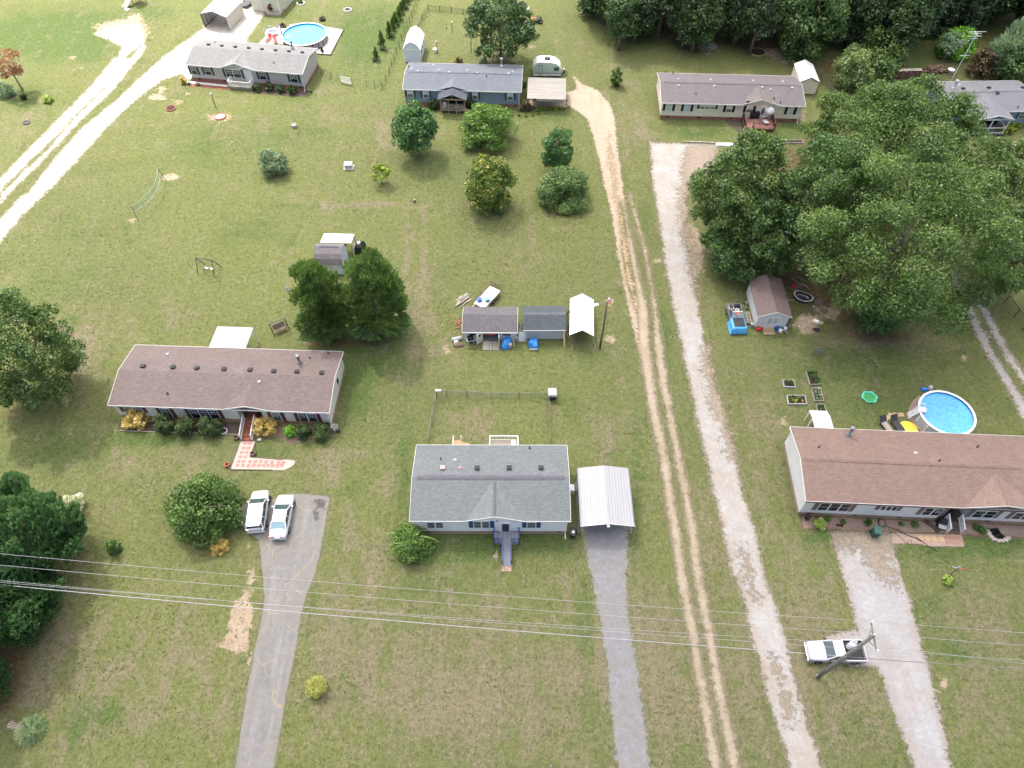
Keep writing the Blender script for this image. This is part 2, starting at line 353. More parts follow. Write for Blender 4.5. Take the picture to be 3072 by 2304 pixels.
LUSH_SHADE=[(t(0,0,500,300),160,60,.35),(t(0,0,800,450),60,40,.4),(t(0,0,1300,100),90,25,.5),(t(1,0,1000,250),120,70,.35),(t(1,0,300,130),60,30,.3),(t(0,1,600,300),130,60,.25),
 (t(0,2,500,600),130,60,.55),(t(0,2,1300,480),170,22,.8),(t(1,1,900,1480),130,60,.9),(t(1,1,820,1620),40,60,.8),(t(1,2,880,100),40,100,.8),(t(1,2,1270,700),30,200,.6),(t(1,2,1700,1400),150,50,.8),(t(1,2,830,900),50,40,.5),  # also paints shade below the cedars and before the front houses as dark green
 (z8(500,420),150,40,.7),(z8(1500,440),130,35,.8),(t(2,2,1080,900),20,250,.5),(t(2,2,560,200),80,50,.4),(t(2,2,820,600),30,20,.6),(t(2,1,1300,1300),30,120,.7),(t(2,1,1150,250),30,70,.5),  # opens with painted shade on the lawn before the blue shuttered house
 (t(3,2,1400,1440),120,30,.9),(t(3,2,2000,1400),120,40,.8),(t(3,2,420,1330),50,40,.7),(t(3,3,1400,300),70,60,.5),(t(3,3,1650,650),80,40,.6),(t(3,2,900,200),150,60,.5),(t(3,1,800,1500),250,60,.5),(t(3,1,1700,1200),60,60,.6),
 (t(2,0,1600,1130),110,26,.8),(t(3,0,200,1150),70,40,.8),(t(3,0,1300,450),60,60,.6),(t(2,0,1100,350),130,30,.4),(t(2,0,350,1000),80,25,.6),(t(2,0,300,420),60,22,.4),
 (t(0,3,850,1200),80,50,.9),(t(0,3,650,1400),50,40,.6),(t(0,1,600,1120),24,18,.9),(t(1,3,480,300),30,140,.5),(t(1,3,1500,100),100,40,.5),(t(2,3,620,500),30,170,.6),(t(0,2,2150,600),40,50,.5),(t(1,2,150,600),60,30,.7),
 (t(1,0,400,650),0.1,1,0),(t(1,0,650,700),60,20,.3),(z1(1500,1230),60,10,.5),(t(2,1,650,1400),60,40,.4),(t(1,2,600,120),30,60,.7)]
DIRT+=[(t(3,1,620,900),30,26,.6),(t(3,1,430,1010),30,24,.55),(t(3,1,320,1130),34,22,.7),(t(3,1,520,1080),34,20,.5),(t(3,1,820,960),34,24,.45),(t(3,1,980,1180),60,16,.35),(t(2,1,1640,620),26,50,.5),(t(2,1,1560,420),16,60,.7),(t(2,0,1620,1400),40,30,.6)]
STRAW+=[(t(3,1,500,950),110,60,.7),(t(3,1,1000,1250),160,36,.5),(t(1,3,520,1050),30,16,.6),(t(0,2,1800,1350),110,40,.5),(t(1,2,1350,1560),70,26,.5),(t(1,1,860,1300),120,26,.6)]
def line(p,q,n,rx,ry,a): return [((p[0]+(q[0]-p[0])*i/(n-1),p[1]+(q[1]-p[1])*i/(n-1)),rx,ry,a) for i in range(n)]
z9=Zm(0,0,1536/1269)
TAN+=line(z9(875,435),z9(800,505),5,10,8,.5)+line(z9(800,515),z9(690,660),8,9,12,.45)+line(z9(690,660),z9(640,760),6,9,12,.35)+line(z9(650,465),z9(760,505),6,14,6,.4)+line(z9(770,512),z9(970,505),8,18,7,.45)
TAN+=line(z9(1010,480),z9(1000,760),10,14,26,.28)+line(z9(1045,480),z9(1060,800),10,14,26,.28)+line(z9(930,270),z9(960,370),6,16,12,.3)+line(z9(1080,280),z9(1090,330),3,16,12,.3)
LUSH_SHADE+=line(z9(770,515),z9(630,770),12,7,10,.5)+line(z9(300,530),z9(320,600),5,6,9,.8)+line(z9(320,600),z9(370,640),4,8,7,.6)+line(z9(700,510),z9(960,525),8,16,5,.4)
LUSH_SHADE+=[(z9(100,90),150,70,.9),(z9(230,60),110,40,.5),(z9(60,250),90,60,.5),(z9(900,120),110,90,.6),(z9(960,60),60,60,.4),(z9(500,360),220,90,.35),(z9(150,700),200,80,.3),(z9(1100,420),120,60,.4),(z9(900,700),120,60,.3),(z9(620,580),160,60,.35),(z9(750,330),120,50,.35)]
def ground():
    idx=np.arange(nx*ny).reshape(nx,ny)
    q=np.stack([idx[:-1,:-1],idx[1:,:-1],idx[1:,1:],idx[:-1,1:]],-1).reshape(-1,4)
    me=bpy.data.meshes.new('ground'); nf=len(q)
    me.vertices.add(nx*ny); co=np.zeros((nx*ny,3),np.float32); co[:,0]=gx; co[:,1]=gy; me.vertices.foreach_set('co',co.ravel())
    me.loops.add(nf*4); me.loops.foreach_set('vertex_index',q.ravel().astype(np.int32))
    me.polygons.add(nf); me.polygons.foreach_set('loop_start',np.arange(0,nf*4,4,dtype=np.int32)); me.update(calc_edges=True); me.validate()
    for nm,bl in (('dry',TAN),('dirt',DIRT),('straw',STRAW),('lush_shade',LUSH_SHADE)):
        at=me.attributes.new(nm,'FLOAT','POINT'); at.data.foreach_set('value',mask(bl).astype(np.float32))
    o=bpy.data.objects.new('ground',me); COL.objects.link(o); o['kind']='structure'
    n=NT('grass'); v=n.obj
    big=n.noise(v,.035,3,.5); med=n.noise(v,.22,4,.62,.6); sm=n.noise(v,.95,5,.68,.8); fine=n.noise(n.mapping(v,(1.,.8,1)),4.2,4,.75,.5); bl=n.noise(v,7.5,3,.8)
    wv=n.noise(n.mapping(v,(.16,1.6,1),(0,0,R(18))),1.,4,.7,.5)     # windrows left by mowing
    A=n.math('ADD',n.math('MULTIPLY',med,.55),n.math('MULTIPLY',sm,.45)); A=n.math('ADD',n.math('MULTIPLY',A,.72),n.math('MULTIPLY',wv,.28))
    green=n.mix(n.rng(fine,.3,.7),GC[0],GC[1])
    green=n.mix(n.rng(big,.35,.65),green,n.mix(n.rng(fine,.3,.7),GC[2],GC[3]))
    lush_shade=n.mix(n.rng(fine,.3,.7),GC[4],GC[5])  # one dark green for rich grass and for painted shade
    l=n.math('ADD',n.attr('lush_shade'),n.math('MULTIPLY',n.math('SUBTRACT',A,.5),2.0))
    col=n.mix(n.rng(l,.12,.6,0,.95),green,lush_shade)
    tan=n.mix(n.rng(fine,.3,.72),GC[6],GC[7])
    d=n.math('ADD',n.attr('dry'),n.math('MULTIPLY',n.math('SUBTRACT',n.noise(n.mapping(v,(1,1,1),(0,0,0),(40,17,0)),.42,5,.68,.9),.5),2.6)); d=n.math('ADD',d,n.math('MULTIPLY',n.math('SUBTRACT',fine,.5),1.1)); d=n.math('ADD',d,n.math('MULTIPLY',n.math('SUBTRACT',n.noise(n.mapping(v,(.7,.04,1),(0,0,R(7))),1.,3,.6,.3),.5),1.4))
    col=n.mix(n.rng(d,.1,.8,0,.85),col,tan)
    st=n.math('ADD',n.attr('straw'),n.math('MULTIPLY',n.math('SUBTRACT',sm,.5),1.2))
    col=n.mix(n.rng(st,.35,.9,0,.85),col,n.mix(n.rng(fine,.3,.7),(.075,.05,.028),(.19,.115,.07)))
    di=n.math('ADD',n.attr('dirt'),n.math('MULTIPLY',n.math('SUBTRACT',n.noise(v,1.1,6,.72,.8),.5),2.2)); di=n.math('ADD',di,n.math('MULTIPLY',n.math('SUBTRACT',fine,.5),.7))
    col=n.mix(n.rng(di,.42,.72,0,.95),col,n.mix(n.rng(sm,.35,.65),(.36,.27,.195),(.43,.345,.26)))
    mot=n.noise(v,2.1,5,.72,.6)
    col=n.mix(n.rng(mot,.32,.52,.55,0),col,(.045,.062,.02)); col=n.mix(n.rng(mot,.55,.76,0,.4),col,(.27,.25,.15))
    # blades and seed heads: fine salt-and-pepper
    col=n.mix(n.rng(bl,.28,.5,.55,0),col,(.03,.036,.012)); col=n.mix(n.rng(bl,.58,.8,0,.5),col,(.34,.32,.17))
    n.col(col); n.rough(.95); n.b.inputs['Specular IOR Level'].default_value=.15
    n.bump(n.math('ADD',n.math('MULTIPLY',fine,.7),n.math('MULTIPLY',bl,.5)),.55,.09)
    me.materials.append(n.m)
ground()

# ---------------------------------------------------------------- driveways and lanes: sheets 4 mm up with ragged, gravel-spilled edges
PAVED=[]
def pdist(pt,poly):
    poly=np.array(poly); inside=np.zeros(len(pt),bool); dmin=np.full(len(pt),1e9)
    for i in range(len(poly)):
        a=poly[i]; b=poly[(i+1)%len(poly)]; e=b-a; L=(e@e)+1e-9
        k=np.clip(((pt-a)@e)/L,0,1); q=a+k[:,None]*e; dmin=np.minimum(dmin,np.hypot(*(pt-q).T))
        c=((a[1]>pt[:,1])!=(b[1]>pt[:,1])); xi=a[0]+(pt[:,1]-a[1])/(b[1]-a[1]+1e-12)*e[0]; inside^=c&(pt[:,0]<xi)
    return np.where(inside,dmin,-dmin)
def patch(name,polys,mat,z=.004,step=.35,pad=.7,kind='structure',extra=None):
    W=[np.array([g(p) for p in poly]) for poly in polys]; PAVED.extend(W)
    lo=np.min([p.min(0) for p in W],0)-pad-step; hi=np.max([p.max(0) for p in W],0)+pad+step
    ax=np.arange(lo[0],hi[0]+step,step); ay=np.arange(lo[1],hi[1]+step,step)
    AX,AY=np.meshgrid(ax,ay,indexing='ij'); pt=np.stack([AX.ravel(),AY.ravel()],1)
    d=np.full(len(pt),-1e9)
    for p in W: d=np.maximum(d,pdist(pt,p))
    idx=np.arange(len(pt)).reshape(len(ax),len(ay))
    q=np.stack([idx[:-1,:-1],idx[1:,:-1],idx[1:,1:],idx[:-1,1:]],-1).reshape(-1,4)
    q=q[(d[q]>-pad).any(1)]
    used,inv=np.unique(q,return_inverse=True); q=inv.reshape(-1,4)
    me=bpy.data.meshes.new(name); me.from_pydata([(x,y,z) for x,y in pt[used]],[],q.tolist())
    at=me.attributes.new('edge','FLOAT','POINT'); at.data.foreach_set('value',d[used].astype(np.float32))
    me.materials.append(M(mat)); o=bpy.data.objects.new(name,me); COL.objects.link(o); o['kind']=kind
    return o
def roadmat(name,c1,c2,edgec,amp=.9,fine=9.,speck=(.5,.05,.05,.05),sp=.0,soft=.25,cracks=False,streak=None):
    n=NT(name); v=n.obj; e=n.attr('edge')
    big=n.noise(v,.35,4,.6,.5); md=n.noise(v,1.7,5,.7,.4); fi=n.noise(v,fine,3,.75)
    col=n.mix(n.rng(md,.3,.7),c1,c2); col=n.mix(n.rng(big,.4,.7,0,.55),col,edgec)
    col=n.mix(n.rng(fi,.3,.7,0,.45),tuple(x*.72 for x in c1),col) if False else n.mix(n.rng(fi,.32,.5,.5,0),col,tuple(x*.55 for x in c1))
    if sp: 
        vo=n.voro(v,2.6); k=n.rng(vo.outputs['Distance'],0.02,.12,1,0); k=n.math('MULTIPLY',k,n.rng(n.noise(v,.5,3,.6),.5,.62)); col=n.mix(n.math('MULTIPLY',k,sp),col,(.12,.12,.09))
    if streak: col=n.mix(n.rng(n.noise(n.mapping(v,streak[0],streak[1]),1.,4,.7),.5,.7,0,streak[2]),col,streak[3])
    if cracks:
        vv=n.n.new('ShaderNodeVectorMath'); vv.operation='ADD'; nn=n.n.new('ShaderNodeTexNoise'); nn.inputs['Scale'].default_value=.8; n.lk(v,nn.inputs['Vector'])
        n.lk(v,vv.inputs[0]); n.lk(nn.outputs['Color'],vv.inputs[1])
        vo=n.voro(vv.outputs[0],.28,'DISTANCE_TO_EDGE'); k=n.rng(vo.outputs['Distance'],0.0,.02,.85,0); k=n.math('MULTIPLY',k,n.rng(n.noise(v,.6,3,.6),.42,.58))
        col=n.mix(n.rng(n.noise(v,.45,4,.7,1.),.55,.68,0,.4),col,(.12,.118,.115)); col=n.mix(n.rng(n.noise(n.mapping(v,(1.6,.12,1),(0,0,R(8))),1.,3,.6),.5,.7,0,.5),col,(.30,.295,.285))
        col=n.mix(k,col,(.36,.28,.16))
    col=n.mix(n.rng(n.noise(v,4.5,4,.75),.58,.72,0,.5),col,tuple(x*.45 for x in c1))
    ed=n.math('ADD',e,n.math('MULTIPLY',n.math('SUBTRACT',n.noise(v,2.2,5,.75),.5),amp*1.3)); ed=n.math('ADD',ed,n.math('MULTIPLY',n.math('SUBTRACT',n.noise(v,.55,3,.6),.5),amp*.9))
    col=n.mix(n.rng(ed,.05,.6,.75,0),col,edgec)
    pt=n.noise(v,1.1,5,.7,.8); col=n.mix(n.rng(pt,.50,.72,0,.5),col,edgec); col=n.mix(n.rng(n.noise(v,3.3,4,.7),.56,.72,0,.35),col,tuple(min(1,x*1.35) for x in c2))
    n.col(col); n.rough(.95); n.b.inputs['Specular IOR Level'].default_value=.2; n.bump(fi,.35,.03)
    cutout(n,n.math('MULTIPLY',n.rng(n.math('ADD',ed,n.math('MULTIPLY',n.math('SUBTRACT',fi,.5),amp*.9)),-soft/2,soft/2),1.)); return reg(name,n.m)
roadmat('white_gravel',(.345,.34,.33),(.43,.425,.415),(.29,.24,.18),1.1,soft=.55,sp=.6,streak=((1.5,.12,1),(0,0,R(11)),.5,(.34,.26,.19)))
roadmat('sunny_gravel',(.41,.385,.35),(.52,.50,.465),(.33,.28,.19),1.3,soft=.5,sp=.4)
roadmat('dirt_wash',(.27,.215,.17),(.34,.29,.24),(.25,.21,.14),3.2,soft=.9)
roadmat('clay_dirt',(.37,.30,.225),(.43,.37,.295),(.235,.20,.12),.8,soft=.75,sp=.3,streak=((1.5,.1,1),(0,0,R(9)),.35,(.34,.32,.30)))
roadmat('red_dirt',(.39,.31,.235),(.44,.38,.305),(.33,.27,.19),.9,streak=((1.2,.16,1),(0,0,R(9)),.55,(.38,.21,.14)))
roadmat('red_groove',(.40,.28,.205),(.42,.32,.245),(.24,.2,.1),2.2,soft=.5)
roadmat('asphalt',(.178,.175,.170),(.245,.24,.232),(.22,.20,.165),.22,fine=14,soft=.2,cracks=True)
roadmat('grey_gravel',(.18,.182,.195),(.275,.277,.295),(.22,.205,.165),.9,fine=10,sp=.9)
roadmat('concrete_drive',(.325,.325,.33),(.41,.41,.415),(.28,.235,.195),1.0,sp=.75,streak=((1.2,.12,1),(0,0,R(16)),.5,(.34,.25,.18)))
roadmat('bare_bed',(.23,.18,.155),(.29,.245,.215),(.22,.14,.10),.5,sp=.3)
roadmat('slab_white',(.74,.73,.70),(.80,.79,.77),(.6,.56,.5),.06,soft=.05)
roadmat('mulch_dark',(.075,.06,.055),(.13,.10,.09),(.10,.08,.06),.4)
roadmat('mulch_red',(.20,.075,.06),(.26,.11,.09),(.2,.1,.07),.25)
roadmat('paver_pink',(.38,.27,.22),(.44,.33,.27),(.33,.25,.2),.12,soft=.06)
roadmat('path_pale',(.50,.44,.40),(.56,.51,.47),(.4,.33,.29),.12,soft=.06)
patch('asphalt_driveway',[[t(1,2,330,940),t(1,2,645,968),t(1,2,610,1150),t(1,2,565,1430),t(1,2,510,1650),t(1,3,440,150),t(1,3,390,350),t(1,3,345,650),t(1,3,270,1000),t(1,3,205,1400),t(1,3,130,1780),
  t(0,3,2010,1780),t(0,3,2030,1659),t(0,3,2090,1250),t(0,3,2130,1000),t(0,3,2190,650),t(1,3,5,550),t(1,3,40,400),t(1,3,68,200),t(1,3,55,0),t(1,2,20,1350),t(0,2,2110,1270),t(0,2,2040,1130),t(0,2,2080,1040),t(1,2,120,1000)]],'asphalt',step=.3)
roadmat('oil_stain',(.05,.05,.05),(.09,.088,.085),(.12,.12,.12),1.6,soft=.5)
patch('oil_stain',[[t(1,2,520,1020),t(1,2,590,1010),t(1,2,580,1080),t(1,2,530,1075)],[t(1,2,505,1110),t(1,2,540,1105),t(1,2,525,1170),t(1,2,500,1165)]],'oil_stain',z=.008,step=.12)
patch('grey_gravel_driveway',[[t(2,2,585,1000),t(2,2,1020,1000),t(2,2,1010,1280),t(2,2,1000,1500),t(2,2,990,1659),t(2,3,1000,250),t(2,3,1035,500),t(2,3,1085,800),t(2,3,1115,1000),t(2,3,1155,1250),t(2,3,1200,1659),t(2,3,1215,1800),
  t(2,3,930,1800),t(2,3,915,1659),t(2,3,860,1250),t(2,3,835,1000),t(2,3,820,800),t(2,3,775,500),t(2,3,725,250),t(2,3,685,0),t(2,2,645,1500),t(2,2,615,1300)]],'grey_gravel',step=.3)
LX=lambda L:[t(*p) for p in L]
# clay lane: two wheel tracks and the wide worn head of it
lt_l=LX([(2,1,925,60),(2,1,965,200),(2,1,1000,500),(2,1,1050,760),(2,1,1080,1000),(2,1,1075,1300),(2,1,1140,1659),(2,2,1190,300),(2,2,1240,500),(2,2,1305,900),(2,2,1365,1300),(2,2,1412,1659),(2,3,1510,500),(2,3,1595,1000),(2,3,1680,1500),(2,3,1730,1800)])
lt_r=LX([(2,1,975,60),(2,1,990,200),(2,1,1060,500),(2,1,1110,760),(2,1,1180,1000),(2,1,1195,1300),(2,1,1240,1659),(2,2,1285,300),(2,2,1335,500),(2,2,1400,900),(2,2,1465,1300),(2,2,1515,1659),(2,3,1610,500),(2,3,1695,1000),(2,3,1785,1500),(2,3,1835,1800)])
rt_l=LX([(2,1,1000,0),(2,1,1075,300),(2,1,1130,500),(2,1,1180,760),(2,1,1205,1000),(2,1,1220,1300),(2,1,1268,1659),(2,2,1330,300),(2,2,1368,500),(2,2,1450,900),(2,2,1515,1300),(2,2,1560,1659),(2,3,1660,500),(2,3,1735,1000),(2,3,1845,1500),(2,3,1900,1800)])
rt_r=LX([(2,1,1030,0),(2,1,1110,300),(2,1,1165,500),(2,1,1215,760),(2,1,1258,1000),(2,1,1305,1300),(2,1,1352,1659),(2,2,1410,300),(2,2,1448,500),(2,2,1532,900),(2,2,1608,1300),(2,2,1655,1659),(2,3,1757,500),(2,3,1842,1000),(2,3,1952,1500),(2,3,2010,1800)])
patch('clay_lane',[lt_l+lt_r[::-1],rt_l+rt_r[::-1]],'clay_dirt',step=.25)
patch('worn_lane_head',[LX([(2,0,525,650),(2,0,600,720),(2,0,745,780),(2,0,850,900),(2,0,885,1000),(2,0,905,1200),(2,0,930,1400),(2,0,965,1659),(2,1,975,60),(2,1,925,80),(2,1,938,200),(2,1,952,500),(2,1,992,760),(2,1,1065,1000),(2,1,1110,1330),(2,1,1078,1330),(2,1,1005,1000),(2,1,955,760),(2,1,905,500),(2,1,860,200),(2,1,812,0),(2,0,790,1600),(2,0,755,1400),(2,0,705,1200),(2,0,650,1030),(2,0,560,960),(2,0,470,900),(2,0,465,800),(2,0,560,770)])],'red_dirt',z=.008,step=.3)
patch('clay_groove',[LX([(2,0,840,1150),(2,0,870,1350),(2,0,905,1659),(2,1,950,200),(2,1,995,500),(2,1,1045,760),(2,1,1075,1000),(2,1,1060,1000),(2,1,990,760),(2,1,950,500),(2,1,920,200),(2,0,880,1659),(2,0,835,1350)])],'red_groove',z=.012,step=.25)
patch('white_gravel_lane',[LX([(2,0,1195,1230),(2,0,1480,1235),(2,0,1775,1245),(2,0,1760,1450),(2,0,1560,1560),(2,0,1500,1659),(2,1,1495,300),(2,1,1560,600),(2,1,1600,900),(2,1,1650,1200),(2,1,1755,1659),(2,2,1905,500),(2,2,1985,900),(2,2,2110,1300),(2,2,2195,1659),(3,3,90,300),(3,3,160,600),(3,3,245,900),(3,3,320,1200),(3,3,475,1659),(3,3,520,1800),
  (3,3,200,1800),(3,3,175,1659),(3,3,70,1300),(3,3,-10,1050),(2,3,2150,800),(2,3,2085,600),(2,3,2020,300),(2,3,1938,0),(2,2,1910,1659),(2,2,1830,1300),(2,2,1735,900),(2,2,1640,500),(2,2,1535,0),(2,1,1435,1200),(2,1,1375,900),(2,1,1320,600),(2,1,1280,300),(2,1,1225,0),(2,0,1205,1500)])],'white_gravel',step=.3)
patch('concrete_driveway',[LX([(3,2,535,1262),(3,2,1090,1290),(3,2,1085,1385),(3,2,1110,1520),(3,2,1145,1659),(3,3,1165,30),(3,3,1230,230),(3,3,1300,500),(3,3,1390,800),(3,3,1470,1100),(3,3,1540,1400),(3,3,1590,1659),(3,3,1620,1800),(3,3,1300,1800),(3,3,1260,1659),(3,3,1150,1350),(3,3,1050,1100),(3,3,985,870),(3,3,930,800),(3,3,640,760),(3,3,520,620),(3,3,500,520),(3,3,640,480),(3,3,775,470),(3,3,745,330),(3,3,700,170),(3,3,650,0),(3,2,610,1560),(3,2,575,1400)])],'concrete_drive',step=.3)
patch('driveway_dirt',[LX([(3,2,560,1275),(3,2,1080,1300),(3,2,1070,1400),(3,2,1000,1560),(3,2,1080,1650),(3,3,1090,120),(3,3,1010,60),(3,2,900,1600),(3,2,820,1450),(3,2,600,1400)])],'dirt_wash',z=.009,step=.25)
patch('lane_dirt',[LX([(2,0,1500,1260),(2,0,1770,1260),(2,0,1740,1440),(2,0,1540,1540),(2,1,1500,80),(2,1,1520,350),(2,1,1590,640),(2,1,1640,900),(2,1,1600,900),(2,1,1480,400),(2,1,1440,0),(2,0,1470,1500)]),LX([(2,1,1690,1300),(2,1,1740,1600),(2,2,1850,300),(2,2,1930,640),(2,2,1890,640),(2,2,1760,300),(2,1,1650,1500)]),LX([(2,2,1985,1380),(2,2,2060,1659),(2,3,2130,200),(2,3,2100,200),(2,2,2010,1659),(2,2,1960,1400)]),LX([(3,3,50,700),(3,3,130,900),(3,3,215,1250),(3,3,185,1250),(3,3,90,950)])],'dirt_wash',z=.009,step=.25)
patch('flower_bed',[LX([(3,2,275,1140),(3,2,900,1160),(3,2,2300,1220),(3,2,2300,1335),(3,2,1690,1310),(3,2,1400,1290),(3,2,860,1275),(3,2,300,1250)])],'bare_bed',z=.008,step=.25)
patch('sunny_gravel_driveway',[LX([(0,1,-250,330),(0,1,0,230),(0,1,125,95),(0,0,240,1659),(0,0,480,1360),(0,0,700,1110),(0,0,950,910),(0,0,1180,700),(0,0,1350,540),(0,0,1500,425),(0,0,1740,250),(0,0,1900,60),(0,0,2000,-60),(1,0,-10,-60),(1,0,80,110),(1,0,20,210),(0,0,2140,330),(0,0,2100,420),(0,0,1900,640),(0,0,1640,700),(0,0,1560,640),(0,0,1390,700),(0,0,1180,860),(0,0,950,1075),(0,0,620,1440),(0,0,410,1659),(0,1,200,200),(0,1,0,440),(0,1,-250,700)])],'sunny_gravel',step=.4)
patch('dusty_farm_lane',[LX([(0,0,-200,1720),(0,0,0,1540),(0,0,330,1200),(0,0,640,890),(0,0,850,670),(0,0,980,500),(0,0,1160,500),(0,0,960,700),(0,0,730,920),(0,0,560,1100),(0,0,330,1330),(0,0,60,1590),(0,0,-150,1800)]),
  LX([(0,0,0,1690),(0,0,200,1480),(0,0,400,1310),(0,0,640,1020),(0,0,800,860),(0,0,950,710),(0,0,1240,370),(0,0,1270,410),(0,0,1000,760),(0,0,850,900),(0,0,690,1050),(0,0,450,1310),(0,0,120,1640),(0,0,-60,1850)]),
  LX([(0,0,800,290),(0,0,1000,215),(0,0,1230,200),(0,0,1250,370),(0,0,1000,560),(0,0,1050,400)])],'sunny_gravel',z=.008,step=.4)
patch('shaded_gravel_lane',[LX([(3,1,1570,700),(3,1,1600,800),(3,1,1690,1000),(3,1,1790,1220),(3,1,1905,1450),(3,1,2045,1659),(3,2,2200,300),(3,2,2300,480),(3,2,2420,480),(3,2,2300,260),(3,2,2130,0),(3,1,1995,1450),(3,1,1880,1220),(3,1,1770,1000),(3,1,1680,800),(3,1,1630,700)]),
  LX([(3,1,1740,820),(3,1,1810,980),(3,1,1910,1170),(3,1,2030,1400),(3,1,2160,1600),(3,2,2350,200),(3,2,2450,200),(3,1,2240,1600),(3,1,2110,1400),(3,1,1980,1170),(3,1,1880,980),(3,1,1800,850)])],'white_gravel',z=.004,step=.3)
patch('carport_dirt_floor',[[z2(1560,870),z2(2010,870),z2(2010,960),z2(1560,950)]],'red_dirt',z=.012)
patch('dark_mulch_bed',[LX([(2,0,1280,1020),(2,0,1830,1035),(2,0,1960,1140),(2,0,2010,1140),(2,0,1970,1010),(2,0,1280,1000)])],'mulch_dark',z=.004,step=.25)
patch('side_mulch_bed',[[z3(940,945),z3(1345,945),z3(1350,1005),z3(945,990)]],'mulch_dark',z=.004,step=.25)
patch('red_mulch_bed',[[z1(140,1010),z1(610,1050),z1(640,1130),z1(640,1150),z1(60,1095),z1(80,1060)]],'mulch_red',z=.004,step=.25)
patch('stepping_path',[[z1(90,1030),z1(610,1085),z1(620,1110),z1(90,1060)]],'slab_white',z=.012,step=.2)
patch('brown_front_bed',[[t(0,2,1030,400),t(0,2,2060,440),t(0,2,2070,340),t(0,2,1040,330)]],'mulch_dark',z=.004,step=.25)
patch('shrub_bed',[[z7(660,700),z7(1100,700),z7(1200,800),z7(1350,800),z7(1330,730),z7(1880,690),z7(1880,520),z7(660,520)]],'bare_bed',z=.004,step=.25)
patch('grey_house_bed',[[z1(940,1060),z1(1600,1130),z1(1640,1240),z1(930,1190)]],'mulch_dark',z=.004,step=.25)
# ---------------------------------------------------------------- building materials
plain('white_trim',(232,232,230),.5,.05); plain('dark_void',(16,15,15),.9,.2); plain('vent_metal',(180,180,182),.45,.1); plain('vent_dark',(45,45,48),.7,.15); plain('pipe_black',(30,30,32),.6)
plain('vent_pink',(190,150,150),.6); plain('galvanised',(128,134,138),.45,.12,metal=.3); plain('gutter_dark',(60,48,46),.6)
shingle('shingle_bluegrey',(108,114,115)); shingle('shingle_bluegrey_x',(112,118,119),True); shingle('shingle_cap',(98,98,104))
shingle('shingle_brown',(110,98,95)); shingle('shingle_brown_x',(108,97,95),True)
shingle('shingle_rust',(126,106,97)); shingle('shingle_rust_x',(134,113,103),True)
shingle('shingle_violet',(106,101,104)); shingle('shingle_violet_x',(112,106,104),True)
shingle('shingle_sun',(118,118,118)); shingle('shingle_sun_x',(124,124,124),True)
shingle('shingle_steel',(100,106,114)); shingle('shingle_steel_x',(104,110,118),True); shingle('shingle_slate_x',(74,80,88),True)
shingle('shingle_ash',(116,117,122)); shingle('shingle_ash_x',(120,121,126),True)
siding('siding_white',(238,239,242)); siding('siding_cream',(228,222,212)); siding('siding_pale',(226,226,224)); siding('siding_ivory',(228,220,206))
siding('siding_grey',(186,182,180)); siding('siding_blue',(122,140,164)); siding('siding_slate',(122,140,160)); siding('siding_ltgrey',(205,208,214),.2)
brick('brick_red',(128,72,56),(150,92,72)); brick('brick_tan',(165,125,100),(180,142,118)); brick('brick_dusk',(150,120,105),(168,138,120))
for nm,c in (('shutter_blue',(22,66,122)),('shutter_maroon',(104,56,66)),('shutter_taupe',(112,98,98)),('shutter_black',(22,24,34)),('shutter_green',(44,62,58)),('shutter_navy',(52,74,104))): plain(nm,c,.55,.08)
glass('glass_dark',(34,42,48)); glass('glass_grey',(92,100,104),.1); glass('glass_green',(70,96,92),.08); plain('blind_white',(212,214,216),.5,.06); plain('blind_mint',(188,202,200),.45,.06)
plain('door_white',(225,225,228),.4); plain('door_black',(34,34,36),.3)
